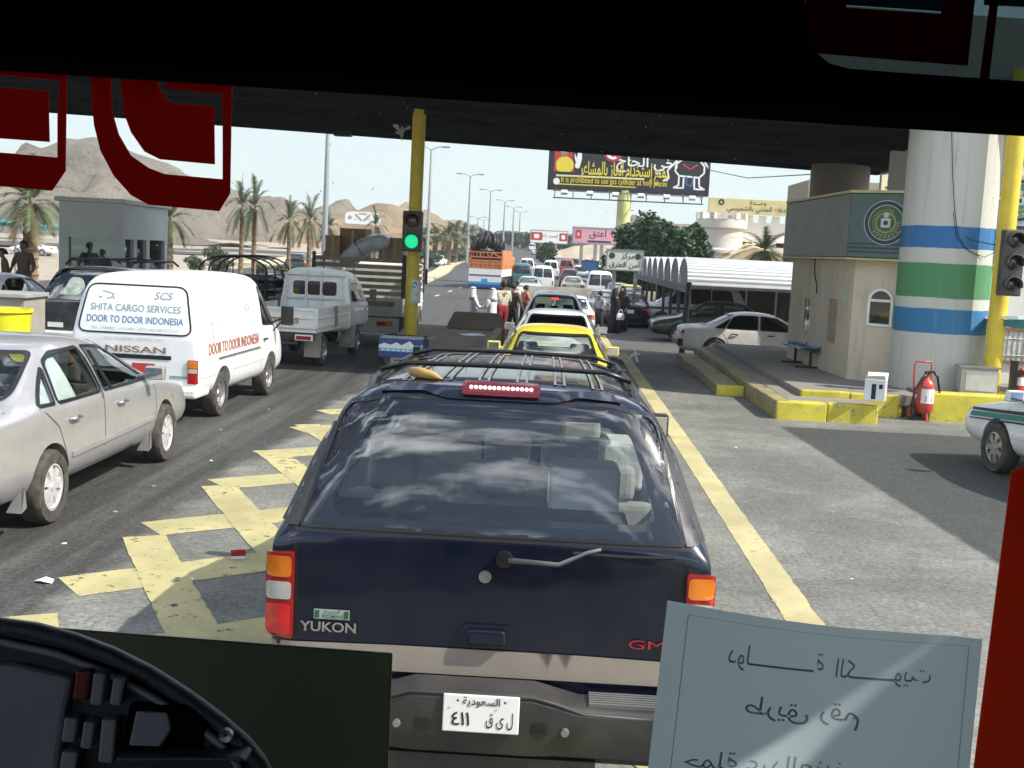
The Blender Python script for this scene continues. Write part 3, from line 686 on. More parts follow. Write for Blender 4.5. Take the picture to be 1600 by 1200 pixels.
win(bt,fr2,P0,P1,[(w0+.05,w1-.05,(za+zb_)/2+.10,(za+zb_)/2+.15)])
# window and service hatch on the shaded face
fr3=face_frame(L[1],L[0]); Ls=fr3[3]
def rectwin(fr,x0,x1,z0,z1,b=.05,bars=(),**k): return win(bt,fr,[(x0,z0),(x1,z0),(x1,z1),(x0,z1)],[(x0+b,z0+b),(x1-b,z0+b),(x1-b,z1-b),(x0+b,z1-b)],bars,**k)
zz2=lambda px,py,y: at(px,py,y).z-bt.location.z
rectwin(fr3,Ls*.28,Ls*.28+.55,zz2(1262,520,25),zz2(1262,463,25),fm='booth_wall',bars=[(Ls*.28+.26,Ls*.28+.30,zz2(1262,520,25),zz2(1262,463,25))])
mt['hatch_wood']=M('hatch_wood',(.30,.22,.17),.7,var=.25)
mb=MB(); f=on_face(fr3,.02); x0=Ls*.70; 
for a,b,c,d,o_ in ((x0,x0+.42,zz2(1305,530,24),zz2(1305,466,24),.03),(x0+.36,x0+.45,zz2(1305,530,24),zz2(1305,466,24),.05)):
    mb.add([on_face(fr3,o_)(a,c),on_face(fr3,o_)(b,c),on_face(fr3,o_)(b,d),on_face(fr3,o_)(a,d),on_face(fr3,0)(a,c),on_face(fr3,0)(b,c),on_face(fr3,0)(b,d),on_face(fr3,0)(a,d)],[(0,1,2,3),(0,1,5,4),(1,2,6,5),(2,3,7,6),(3,0,4,7)])
mb.build('door',['hatch_wood'],bt)
mt['pale_sign']=M('pale_sign',(.36,.47,.50),.5)
for xx in (Ls*.57,Ls*.90):
    mb=MB(); f=on_face(fr3,.015); z=zz2(1290,466,24.5); mb.add([f(xx-.13,z),f(xx+.13,z),f(xx+.13,z+.13),f(xx-.13,z+.13),on_face(fr3,0)(xx-.13,z),on_face(fr3,0)(xx+.13,z),on_face(fr3,0)(xx+.13,z+.13),on_face(fr3,0)(xx-.13,z+.13)],[(0,1,2,3),(0,1,5,4),(1,2,6,5),(2,3,7,6),(3,0,4,7)]); mb.build('notice_plate',['pale_sign'],bt)
mb=MB(); f=on_face(fr3,.015); mb.tube([f(Ls*.40,zf0),f(Ls*.41,zf0-.35),f(Ls*.46,zf0-.55),f(Ls*.47,zf0-.75)],.012,6); mb.build('cable',['ink'],bt)
# ---- kiosk wall on the far right, with its sign and window
kx0,ky=c0.x+.86,22.3
kb=empty('police_kiosk',(kx0+4,ky+2,.4),0,'white checkpoint office with round emblem sign and brown window behind signal pole','building')
mb=MB(); mb.bx(-4,8,-2,4,-.1,CZ-.45); mb.build('wall',['white_wall'],kb)
spn=at(1556,352,ky-.1); sz0=spn.z-.4; sz1=at(1560,272,ky-.1).z-.4; sx0=spn.x-kb.location.x
mt['sign_pale']=M('sign_pale',(.46,.50,.54),.4,var=.05)
mb=MB(); mb.bx(sx0-.12,sx0+3.4,-2.16,-2.003,sz0,sz1); sg=mb.build('sign_board',['sign_pale'],kb,bevel=.01)
mb=MB(); mb.bx(sx0-.14,sx0+3.42,-2.18,-2.005,sz0-.05,sz0-.003); mb.build('sign_edge',['emblem_navy'],sg)
mt['emblem_teal']=M('emblem_teal',(.02,.20,.16),.5)
ec=at(1592,316,ky-.15); er=(sz1-sz0)*.42
mb0=emblem(kb,lambda a,b,o: Vector((a,-2.16-o,b)),ec.x-kb.location.x,(sz0+sz1)/2,er,'emblem',True); mb0.data.materials[1]=mt['emblem_teal']
wx0=at(1560,540,ky).x-kb.location.x; wz0=at(1575,568,ky).z-.4; wz1=at(1578,512,ky).z-.4
mt['brown_frame']=M('brown_frame',(.24,.12,.07),.6,var=.2)
mb=MB(); b=.06; x1=wx0+.62
for r_ in ((wx0,x1,wz0,wz0+b),(wx0,x1,wz1-b,wz1),(wx0,wx0+b,wz0+b,wz1-b),(x1-b,x1,wz0+b,wz1-b)): mb.bx(r_[0],r_[1],-2.05,-2.003,r_[2],r_[3])
w=mb.build('window',['brown_frame'],kb)
mt['win_paper']=M('window_blind',(.62,.62,.60),.6,var=.3,scale=9)
mb=MB(); mb.bx(wx0+b,x1-b,-2.022,-2.004,wz0+b,wz1-b); mb.build('pane',['win_paper'],w)
mb=MB(); 
for k in range(3): 
    z=wz0+b+.1+k*.32; mb.tube([(wx0+b,-2.03,z),(x1-b,-2.03,z)],.008,5)
for k in range(4):
    x=wx0+b+.1*(k+1); mb.tube([(x,-2.03,wz0+b),(x,-2.03,wz1-b)],.006,5)
mb.build('grille',['steel'],w)
# low shade with teal valance beside the pole
tp=at(1538,500,20.3)
ts=empty('low_shade',(tp.x,20.3,.42),0,'low teal edged shade roof with white rim in front of the white office','shade')
mt['teal']=M('teal_sheet',(.02,.16,.15),.45,var=.15)
zt_=tp.z-.42
mb=MB(); mb.add([(0,-.1,zt_-.03),(.35,-.5,zt_-.10),(3.2,-.5,zt_-.12),(3.2,.9,zt_-.1),(.3,.9,zt_-.02),(0,-.1,zt_+.02),(.35,-.5,zt_+.05),(3.2,-.5,zt_+.08),(3.2,.9,zt_+.1),(.3,.9,zt_+.05)],[(0,1,2,3,4),(9,8,7,6,5),(0,1,6,5),(1,2,7,6),(2,3,8,7),(3,4,9,8),(4,0,5,9)]); mb.build('canopy_sheet',['teal'],ts)
mb=MB(); mb.bar((-.02,-.1,zt_+.05),(.35,-.52,zt_+.09),.05); mb.bar((.35,-.52,zt_+.09),(3.2,-.52,zt_+.12),.05); mb.build('rim',['white_paint'],ts)
for x,y in ((2.8,-.3),(2.8,.7),(1.6,.7)):
    mb=MB(); mb.tube([(x,y,0),(x,y,zt_-.05)],.03,8); mb.build('post',['steel'],ts)
# ---- poles with traffic signals
def pole(loc,h,r,label,lean=0):
    o=empty('signal_pole',loc,0,label,'pole')
    mb=MB(); n=16; mb.loft([[Vector((r*math.cos(2*math.pi*k/n)+lean*z,r*math.sin(2*math.pi*k/n),z)) for k in range(n)] for z in (0,h*.3,h*.6,h)]); mb.build('shaft',['yellow_pole'],o,smooth=40)
    mb=MB(); mb.box((0,0,.02),(r*4,r*4,.04)); 
    for a in(-1,1):
        for b in(-1,1): mb.lathe([(.02,0),(.02,.09),(.001,.09)],(a*r*1.5,b*r*1.5,0),n=6)
    mb.build('base_plate',['yellow_kerb'],o)
    return o
sigm={'red':M('signal_red_off',(.10,.018,.012),.2,coat=.6),'amber':M('signal_amber_off',(.10,.05,.01),.2,coat=.6),'off':M('signal_lens_off',(.02,.018,.016),.15,coat=.6),'green':M('signal_green_lit',(.01,.20,.10),.3,emit=(.01,.62,.25),estr=.75)}
mt['signal_case']=M('signal_case',(.050,.048,.045),.5,var=.3,dust=.35,dcol=(.2,.17,.12))
def signal(loc,lenses,s,label,rz=0):
    n=len(lenses); o=empty('traffic_light',loc,rz,label,'traffic light')
    mb=MB(); mb.bx(-s/2,s/2,0,s*.55,0,n*s*1.02); mb.build('housing',['signal_case'],o,bevel=.03)
    mb=MB(); mb.bx(-s*.2,s*.2,s*.55,s*.8,s*.2,s*.3); mb.bx(-s*.2,s*.2,s*.55,s*.8,n*s-s*.3,n*s-s*.2); mb.build('bracket',['signal_case'],o)
    for i,c in enumerate(lenses):
        cz=(n-1-i)*s*1.02+s*.51
        mb=MB(); mb.lathe([(.001,-.045),(s*.2,-.035),(s*.33,-.008),(s*.36,.01)],(0,0,cz),'y',20); ln=mb.build('lens',[sigm[c]],o,smooth=True)
        if c=='green':
            ln['label']='lit green signal lens'
        mb=MB(); rings=[]; 
        for yy in (0,-s*.42):
            ring=[]
            for k in range(17):
                a=R(-18+216*k/16); r_=s*.40; ring.append(Vector((r_*math.cos(a),yy,cz+r_*math.sin(a))))
            rings.append(ring)
        mb.loft(rings,closed=False,cap=False); v=mb.build('visor',['signal_case'],o,smooth=True); sm=v.modifiers.new('thick','SOLIDIFY'); sm.thickness=.012
    return o
pl=gnd(638,552,.3); PLY=27.0; pl=at(640,540,PLY)
pole((pl.x,PLY,.30),5.66,.155,'tall yellow pole with a poster on the island between the lanes',.004)
tl=at(643,397,PLY-.3); signal((tl.x+.03,PLY-.62,tl.z+.06),['red','green'],.45,'two lens traffic light showing green on the yellow pole')
pp=at(648,455,PLY)
mb=MB(); rings=[[Vector((.162*math.cos(R(a)),.162*math.sin(R(a)),z)) for a in range(200,345,8)] for z in (-.27,0,.27)]; mb.loft(rings,closed=False,cap=False)
mt['poster']=M('poster_paper',(.62,.68,.70),.7,var=.18,scale=9)
o=mb.build('wrapped_poster',['poster'],smooth=True,loc=(pp.x-.01,PLY,pp.z)); tag(o,'pale paper poster wrapped round the yellow pole under green light','poster')
mb=MB(); mb.tri2d(*poly2d(rpoly([(.0,.05),(.09,.18),(.02,.24),(-.05,.16)],.05)),lambda a,b:Vector((.166*math.sin(a/.16),-.166*math.cos(a/.16),b))); mb.build('print',[M('poster_green',(.10,.28,.20),.7)],o)
PRY=20.1; pr=gnd(1545,624,.42); pr=at(1546,620,PRY)
pole((pr.x,PRY,.42),5.5,.15,'tall yellow pole carrying an unlit traffic light beside the white column',.006)
tl=at(1571,462,PRY-.35); signal((tl.x,PRY-.55,tl.z),['off','off','off'],.36,'unlit three lens traffic light on yellow pole near the office')
# small junction box and loose wires on the column
jb=at(1541,380,CY-.3); mb=MB(); mb.bx(-.07,.07,-.08,.08,-.32,.32); o=mb.build('junction_box',['signal_case'],bevel=.015,loc=(c0.x+.86,CY-.35,jb.z)); tag(o,'narrow dark box fixed to the edge of the banded column','electrical box')
mb=MB()
def onc(px,py,off=.03):
    d=ray(px,py); o=CAMP; a=d.x**2+d.y**2; b=2*((o.x-c0.x)*d.x+(o.y-CY)*d.y); c=(o.x-c0.x)**2+(o.y-CY)**2-(.80+off)**2; q=b*b-4*a*c
    t=(-b-math.sqrt(max(0,q)))/(2*a); return o+d*t
mb.tube([onc(*p,.01) for p in ((1487,200),(1488,260),(1491,320),(1496,365),(1508,388),(1530,400))],.006,5)
mb.tube([onc(*p) for p in ((1489,330),(1494,372),(1515,393),(1538,402))]+[at(1560,392,PRY)],.006,5)
mb.tube([onc(1510,370),onc(1520,376),at(1562,384,PRY)],.008,5)
o=mb.build('loose_cable',['ink'],smooth=True); tag(o,'loose black cables hanging down the banded column to the signal','cable')
# grey cabinet on the kerb
q=at(1523,622,19.9); gc=empty('metal_cabinet',(q.x+.02,19.95,.42),R(-8),'grey metal cabinet standing on kerb at foot of the yellow pole','cabinet')
mb=MB(); mb.bx(-.30,.30,-.2,.2,.03,.46); mb.build('case',['grey_plastic' if 0 else M('cabinet_grey',(.40,.41,.41),.5,var=.1,dust=.2)],gc,bevel=.015)
mb=MB(); mb.bx(-.22,.26,-.212,-.201,.07,.42); mb.build('door',[M('cabinet_door',(.52,.53,.52),.5,var=.1)],gc,bevel=.006)
mb=MB(); mb.bx(-.33,.33,-.23,.23,.46,.49); mb.bx(-.32,-.26,-.2,.2,0,.03); mb.bx(.26,.32,-.2,.2,0,.03); mb.build('lid',['steel'],gc)
# barrier arm post at the right edge
q=at(1583,610,19.8); ba=empty('barrier_post',(q.x,19.85,.42),0,'dark steel barrier post with short arm at the right edge','barrier')
mb=MB(); mb.bx(-.05,.05,-.05,.05,0,.62); mb.build('post',['black_trim'],ba); mb=MB(); mb.bx(.05,1.4,-.03,.03,.38,.46); mb.build('arm',['black_trim'],ba)
q=at(1600,608,19.5); cnn=empty('traffic_cone',(q.x+.10,19.9,.42),0,'red and white traffic cone beside the barrier post','traffic cone')
mb=MB(); mb.bx(-.17,.17,-.17,.17,0,.03); mb.build('base',['rubber'],cnn,bevel=.01)
mb=MB(); mb.lathe([(.13,.03),(.10,.2),(.075,.34),(.05,.46),(.02,.5),(.001,.5)],(0,0,0),n=18); mb.build('body',[M('cone_red',(.55,.03,.02),.5)],cnn,smooth=40)
mb=MB(); mb.lathe([(.102,.2),(.077,.34)],(0,0,0),n=18); mb.build('band',['white_paint'],cnn,smooth=True)
# ---- wheeled fire extinguisher
q=gnd(1438,655,0); fe=empty('fire_extinguisher',(q.x,q.y-.15,0),R(8),'red wheeled fire extinguisher with black hose by the yellow kerb','fire extinguisher')
mt['ext_red']=M('extinguisher_red',(.48,.025,.02),.35,coat=.4,var=.1,dust=.15)
s_=1.0
mb=MB(); mb.lathe([(.001,.12),(.10,.125),(.135,.17),(.14,.24),(.14,.58),(.125,.64),(.07,.69),(.045,.72),(.045,.76),(.001,.76)],(0,0,0),n=24); bd=mb.build('cylinder_body',['ext_red'],fe,smooth=35)
mb=MB(); rings=[[Vector((.142*math.cos(R(a)),.142*math.sin(R(a)),z)) for a in range(215,325,8)] for z in (.30,.54)]; mb.loft(rings,closed=False,cap=False); lb=mb.build('paper_label',['plate_white'],bd,smooth=True)
mb=MB(); mb.tri2d(*poly2d(rrect(-.06,.06,.33,.42,.01)),lambda a,b:Vector((.144*math.sin(a/.142),-.144*math.cos(a/.142),b))); mb.build('print',['ext_red'],bd)
mb=MB(); mb.tube([(-.12,.14,.20),(-.15,.16,.7),(-.15,.17,.90),(-.13,.17,.97),(.13,.17,.97),(.15,.17,.90),(.15,.16,.7),(.12,.14,.2)],.016,8); mb.build('handle',['ext_red'],fe,smooth=True)
mb=MB(); mb.tube([(0,0,.74),(.02,-.02,.82),(.10,-.02,.82)],.022,8); mb.box((.0,0,.80),(.08,.05,.05)); mb.build('valve',['black_trim'],fe)
mb=MB(); mb.tube([(0,-.02,.80),(-.10,-.05,.72),(-.22,-.08,.52),(-.27,-.10,.3),(-.26,-.08,.14),(-.20,-.05,.08)],.02,8); mb.tube([(.1,-.02,.82),(.17,-.03,.74),(.23,-.02,.5),(.22,.02,.25),(.18,.05,.12)],.02,8); mb.build('hose',['black_trim'],fe,smooth=True)
for s in (-1,1):
    mb=MB(); mb.lathe([(.05,-.02),(.11,-.025),(.125,-.01),(.125,.01),(.11,.025),(.05,.02)],(s*.19,.10,.125),'x',20); w=mb.build('wheel',['rubber'],fe,smooth=35)
    mb=MB(); mb.lathe([(.001,-.021),(.075,-.022),(.075,.022),(.001,.021)],(s*.19,.10,.125),'x',16); mb.build('hub',['ext_red'],w,smooth=35)
mb=MB(); mb.tube([(-.19,.1,.125),(.19,.1,.125)],.014,8); mb.tube([(0,-.08,.14),(0,-.12,.02)],.022,8); mb.box((0,-.12,.012),(.07,.05,.022)); mb.build('stand',['ext_red'],fe)
# white carton on the step
q=gnd(1372,626,.40); wb=empty('white_carton',(q.x,q.y+.18,.385),R(-22),'small white carton with dark print standing on the pavement step','carton')
mb=MB(); mb.bx(-.16,.16,-.14,.14,0,.34); mb.build('box_body',['white_paint'],wb,bevel=.006)
mb=MB(); mb.add([(-.16,-.14,.342),(.16,-.14,.342),(.15,-.26,.42),(-.14,-.24,.40)],[(0,1,2,3)]); mb.add([(-.16,.14,.342),(.16,.14,.342),(.16,.2,.44),(-.16,.2,.43)],[(0,1,2,3)]); mb.build('flap',['white_paint'],wb)
mb=MB(); mb.bx(-.05,.02,-.143,-.1405,.03,.27); mb.bx(.06,.12,-.143,-.1405,.20,.27); mb.build('print',['emblem_navy'],wb)
# blue seats against the booth
q=gnd(1268,572,Z1+.10); bn=empty('waiting_bench',(q.x+.02,q.y+.10,Z1+.10),math.atan2(A0.y-A1.y,A0.x-A1.x),'row of blue plastic waiting seats on black frame against the booth','bench')
mt['blue_plastic']=M('blue_plastic',(.05,.17,.30),.4,var=.15,dust=.3)
for k in range(3):
    x=-.56+k*.56; mb=MB()
    prof=[(-.46,.40),(-.42,.43),(-.2,.41),(-.06,.42),(.0,.52),(.05,.80)]
    rings=[]
    for w_ in (-.24,-.12,0,.12,.24):
        d=.03*(1-(abs(w_)/.24)**2); rings.append([Vector((x+w_,a+ (d if i>3 else 0),b-(d if i<=3 else 0))) for i,(a,b) in enumerate(prof)])
    mb.loft(rings,closed=False,cap=False); s=mb.build('seat',['blue_plastic'],bn,smooth=True); so_=s.modifiers.new('thick','SOLIDIFY'); so_.thickness=.025
mb=MB(); mb.bar((-.85,-.2,.37),(.85,-.2,.37),.06)
mb.build('rail',['black_trim'],bn)
for x in (-.6,.6):
    mb=MB(); mb.bar((x,-.2,.37),(x,-.2,.03),.05); mb.bar((x,-.5,.02),(x,.1,.02),.05,.04); mb.build('leg',['black_trim'],bn)
# ================================================================ ISLAND BETWEEN THE LANES
mt['island_brown']=M('island_concrete',(.30,.25,.19),.9,var=.25,scale=2,dust=.4,dcol=(.26,.21,.16),bump=.4)
isl=slab('island',[(-3.10,22.2),(-1.45,22.2),(-1.35,32.8),(-4.0,32.8),(-3.85,26)],-.6,.30,'island_brown',.04)
mb=MB(); mb.bx(-2.62,-2.22,22.08,22.2,.0,.33); mb.bx(-2.14,-1.5,22.08,22.2,.0,.33); tag(mb.build('kerb',['yellow_kerb'],bevel=.02),kind='structure')
kerb(-1.52,-1.32,22.2,32.8,.40,'old_kerb',1.4)
q=at(742,523,31.6); mb=MB(); rings=[]
for x,t in ((-.70,.08),(-.58,0),(.62,0),(.70,.05)):
    rings.append([Vector((x*1.15,-.35,0)),Vector((x*1.05,-.12,.46-t*3)),Vector((x*1.05,.12,.46-t*3)),Vector((x*1.15,.35,0))])
mb.loft(rings); o=mb.build('concrete_barrier',['island_brown'],bevel=.04,loc=(q.x,31.9,.30)); tag(o,'worn brown concrete barrier block across the end of the island','barrier')
q=gnd(737,523,.31)
mb=MB(); mb.add([(-.34,-.22,.01),(.30,-.26,.012),(.34,.2,.03),(-.28,.24,.014),(0,0,.05)],[(0,1,4),(1,2,4),(2,3,4),(3,0,4)]); o=mb.build('paper_sheet',['white_paint'],loc=(q.x,q.y,.30),rz=.5); s=o.modifiers.new('t','SOLIDIFY'); s.thickness=.004; tag(o,'crumpled white paper sheet lying on the brown island','paper')
# blue and white carton on the island
ca=at(630,553,22.9); cb=empty('carton',(ca.x+.03,22.75,.30),R(-4),'large open blue and white carton on the island before the yellow pole','carton')
mt['carton_blue']=M('carton_blue',(.03,.065,.20),.6,var=.15); mt['carton_top']=M('carton_flap',(.42,.42,.42),.8,var=.15); mt['carton_cyan']=M('carton_cyan',(.06,.36,.52),.6,var=.1)
ht=at(630,529,22.5).z-.30
mb=MB(); mb.bx(-.44,.44,-.34,.34,0,ht); mb.build('box_body',['carton_blue'],cb,bevel=.008)
mb=MB()
vs,fs=poly2d([(-.435,ht*.62),(-.33,ht*.74),(-.2,ht*.66),(-.08,ht*.80),(.02,ht*.66),(.18,ht*.9),(.27,ht*.66),(.435,ht*.72),(.435,ht*.44),(-.435,ht*.44)]); mb.tri2d(vs,fs,lambda a,b:Vector((a,-.344,b)),0)
mb.add([(-.435,-.3445,ht*.30),(.435,-.3445,ht*.30),(.435,-.3445,ht*.47),(-.435,-.3445,ht*.47)],[(0,1,2,3)],1)
for k in range(7): mb.add([(-.38+.1*k,-.347,ht*.34),(-.31+.1*k,-.347,ht*.34),(-.31+.1*k,-.347,ht*.42),(-.38+.1*k,-.347,ht*.42)],[(0,1,2,3)],0)
mb.build('print',['plate_white','carton_cyan'],cb,recalc=False)
mb=MB(); mb.add([(-.44,-.34,ht),(.44,-.34,ht),(.42,-.02,ht+.04),(-.42,-.02,ht+.03)],[(0,1,2,3)]); mb.add([(-.44,.34,ht),(.44,.34,ht),(.43,.0,ht+.05),(-.42,.02,ht+.06)],[(0,1,2,3)]); mb.add([(.44,-.34,ht),(.44,.34,ht),(.66,.3,ht+.06),(.64,-.28,ht+.05)],[(0,1,2,3)]); mb.build('flap',['carton_top'],cb)
# ================================================================ LEFT SIDE: guard booth, counter, bin
slab('island',[(-14.5,26),(-10.9,26),(-10.9,36),(-14.5,36)],-.6,.30,'pavement',.04)
gx0=at(92,400,31).x; gx1=at(190,400,31).x; gb=empty('guard_cabin',((gx0+gx1)/2,32.8,.30),0,'pale grey square guard cabin with wide glass windows before the hill','booth')
hw=(gx1-gx0)/2; hz=at(140,316,31).z-.3; mt['cabin_grey']=M('cabin_grey',(.62,.64,.62),.6,var=.06,scale=2,dust=.15)
z0,z1=1.05,hz-.95; yf,yb=-1.8,1.9
mb=MB()
mb.bx(-hw,hw,yf,yb,-.1,z0); mb.bx(-hw,hw,yf,yb,z1,hz)
for x,y in ((-hw,yf),(hw,yf),(-hw,yb),(hw,yb),(hw,.1),(hw,-.9)):
    w=.26; mb.bx(min(x,x-math.copysign(w,x)),max(x,x-math.copysign(w,x)),max(yf,min(yb-w,y)),max(yf,min(yb-w,y))+w,z0-.01,z1+.01)
mb.build('wall',['cabin_grey'],gb)
mb=MB(); mb.bx(-hw-.1,hw+.1,yf-.1,yb+.1,hz,hz+.12); mb.build('roof',['cabin_grey'],gb,bevel=.02)
for name,a in (('window',(-hw+.26,hw-.26,yf+.08,yf+.10)),('window',(hw-.12,hw-.10,yf+.26,yf+.9)),('window',(hw-.12,hw-.10,-.62,.1)),('window',(hw-.12,hw-.10,.36,yb-.26)),('window',(-hw+.26,hw-.26,yb-.1,yb-.08)),('window',(-hw+.1,-hw+.12,yf+.26,yb-.26))):
    mb=MB(); mb.bx(a[0],a[1],a[2],a[3],z0,z1); mb.build('window',['glass_clear'],gb)
mb=MB(); mb.bx(-.2,.42,yf+.4,yf+.46,z0-.2,z1-.15); mb.build('notice_board',['white_wall'],gb)
# counter with yellow bin
q=at(62,470,19.4); ct=empty('inspection_counter',(q.x-.75,19.3,0),R(3),'grey inspection counter with open shelf beside the dark estate car','counter')
zt=at(40,458,19.2).z
mb=MB(); mb.bx(-1.2,.75,-.5,.5,zt-.07,zt); mb.build('top',['grey_plastic' if 0 else M('counter_top',(.36,.36,.35),.5,var=.1,dust=.3)],ct,bevel=.01)
mb=MB(); mb.bx(-1.15,-.95,-.45,.45,0,zt-.07); mb.bx(.28,.70,-.45,.45,0,zt-.07); mb.bx(-1.0,.3,.36,.45,0,zt-.07); mb.bx(-1,.3,-.42,.36,zt-.75,zt-.70); mb.build('body',['concrete'],ct,bevel=.01)
mb=MB(); mb.bx(.36,.62,-.47,-.451,.7,.95); mb.build('notice_plate',['plate_white'],ct)
q=at(14,510,18.3); yb_=empty('yellow_bin',(q.x,18.2,0),0,'bright yellow tapered bin in front of the inspection counter','bin'); hb=at(14,482,18.2).z
mb=MB(); mb.lathe([(.30,0),(.33,.3),(.39,hb-.06),(.42,hb-.05),(.42,hb),(.38,hb),(.36,hb-.1),(.28,.05),(.001,.05)],(0,0,0),n=24); mb.build('tub',[M('bin_yellow',(.72,.66,.02),.4,var=.08)],yb_,smooth=35)
# teal shade roof beyond
q=at(8,346,52); sh=empty('shade_roof',(q.x-1.2,53,tz(53)),0,'teal pitched shade roof at the far left edge','shade'); z=q.z-tz(53)
mb=MB(); mb.add([(-3,-2,z+.4),(2.4,-2,z-.12),(2.4,2,z-.12),(-3,2,z+.4),(-3,-2,z+.3),(2.4,-2,z-.3),(2.4,2,z-.3),(-3,2,z+.3)],[(0,1,2,3),(4,5,6,7),(0,1,5,4),(1,2,6,5),(2,3,7,6),(3,0,4,7)]); mb.build('roof_sheet',['teal'],sh)
for x in (-2.6,2.0): 
    mb=MB(); mb.tube([(x,-1.7,0),(x,-1.7,z)],.05,8); mb.build('post',['steel'],sh)
# ================================================================ VAULTED CAR SHADES ON THE RIGHT
mt['shade_white']=M('shade_sheet',(.74,.75,.76),.45,.1,var=.06,scale=.7,dust=.15)
mt['shade_grey']=M('shade_gable',(.10,.105,.11),.6,.2,var=.15,dust=.2)
mt['shade_frame']=M('shade_frame',(.06,.062,.065),.6,var=.2)
NV=8; VY0=39.6; VD=2.95
gl=at(1074,445,VY0); ez=gl.z-tz(VY0); XL=gl.x
first=None
for i in range(NV):
    y=VY0+i*VD; zb=tz(y)
    lab=['nearest long vaulted white carport shade with ribbed roof by the booth','second vaulted white carport shade behind the nearest one'][i] if i<2 else 'vaulted white carport shade in the receding row of grey arched ends'
    if first is None:
        o=empty('car_shade',(XL,y,zb),0,lab,'car shade','vaulted car shades in a row'); first=o
        N=22; Wd=14; hh=at(1090,404,VY0).z-zb-ez; 
        prof=[]
        for k in range(N+1):
            a=math.pi*k/N; yy=VD/2-VD/2*math.cos(a)*.98; zz_=ez+hh*math.sin(a)**.85
            prof.append((yy,zz_))
        mb=MB(); vs=[]; fs=[]; nx=90
        for ii in range(2):
            x=ii*Wd
            for yy,zz_ in prof: vs.append((x,yy,zz_))
        n=N+1; fs=[(k,k+1,k+1+n,k+n) for k in range(N)]
        mb.add(vs,fs)
        for k in range(0,N+1): # standing ribs along the sheet
            yy,zz_=prof[k]; mb.bar((0,yy,zz_+.01),(Wd,yy,zz_+.01),.035,.05)
        mb.build('roof_sheet',['shade_white'],o)
        mb=MB(); P=[(VD/2+(yy-VD/2)*.80,ez+(zz_-ez)*.97-.02) for yy,zz_ in prof]; P=[(P[0][0],ez-.05)]+P+[(P[-1][0],ez-.05)]
        mb.prism(P,.05,.09,'yz'); mb.build('gable',['shade_grey'],o)
        mb=MB(); mb.bx(0,.12,0,VD,ez-.28,ez-.02); mb.bx(0,Wd,-.03,.05,ez-.10,ez); mb.build('beam',['shade_frame'],o)
        for x in (.06,4.6,9.2,13.8):
            mb=MB(); mb.bx(x-.055,x+.055,-.05,.06,0,ez-.02); mb.build('post',['shade_frame'],o)
    else:
        o=copy_tree(first); o.location=(XL,y,zb); o['label']=lab
# boundary railing at the back with pale posts
o=empty('railing_fence',(XL+1,62.5,tz(62)),0,'dark fence with pale upright posts behind the carport shades','fence')
mb=MB(); mb.bx(0,22,-.04,.04,.0,2.2); mb.build('infill',[M('fence_infill',(.09,.075,.06),.8,var=.5,scale=1.2)],o)
for k in range(14):
    mb=MB(); mb.bx(k*1.6-.05,k*1.6+.05,-.12,-.045,0,2.5); mb.build('post',['white_wall'],o)
# low wall behind
mb=MB(); mb.bx(-9,26,0,.3,0,1.0); o=mb.build('boundary_wall',[M('block_wall',(.46,.41,.33),.9,var=.2,scale=1)],loc=(XL+2,68,tz(68))); tag(o,'low sand coloured block wall beyond the carport shades','wall')
# big leaning post at the lane edge
q=at(1066,560,34.3); mb=MB(); mb.tube([(0,0,0),(.09,0,2.25)],.09,10); o=mb.build('thick_post',['shade_frame'],loc=(q.x,34.6,tz(34.6)-.05),smooth=40); tag(o,'thick dark leaning post in front of the carport shades','post')
# ================================================================ SIGNS
def on_board(o,name,layers,ms,y):
    mb=MB()
    for (vs,fs,dx,dz,mi,off) in layers: mb.add([(x+dx,y-off,z+dz) for x,z in vs],fs,mi)
    return mb.build(name,ms,o,recalc=False)
def board(name,loc,w,h,label,cat,face,edge='shade_frame',rz=0,t=.12,legs=(),legw=.1,lift=0,rim=.06):
    o=empty(name,loc,rz,label,cat)
    mb=MB(); mb.bx(-w/2,w/2,0,t,lift,lift+h); mb.build('panel',[face],o)
    mb=MB()
    for a in ((-w/2-rim,w/2+rim,lift-rim,lift),(-w/2-rim,w/2+rim,lift+h,lift+h+rim),(-w/2-rim,-w/2,lift,lift+h),(w/2,w/2+rim,lift,lift+h)): mb.bx(a[0],a[1],-.03,t+.03,a[2],a[3])
    mb.build('frame',[edge],o)
    for x in legs:
        mb=MB(); mb.bx(x-legw/2,x+legw/2,t*.3+.03,t*.3+.03+legw,-.3,lift+(h if 0 else .02)); mb.build('post',[edge],o)
    return o
def T(body,size,dx,dz,mi=0,off=.012,**k):
    vs,fs=text2d(body,size,**k); return (vs,fs,dx,dz,mi,off)
def PL(poly,dx,dz,mi,off=.008): vs,fs=poly2d(poly); return (vs,fs,dx,dz,mi,off)
mt['cream_sign']=M('cream_sign',(.58,.51,.26),.55,var=.07,scale=2); mt['pale_panel']=M('pale_panel',(.62,.64,.55),.5,var=.06,scale=1)
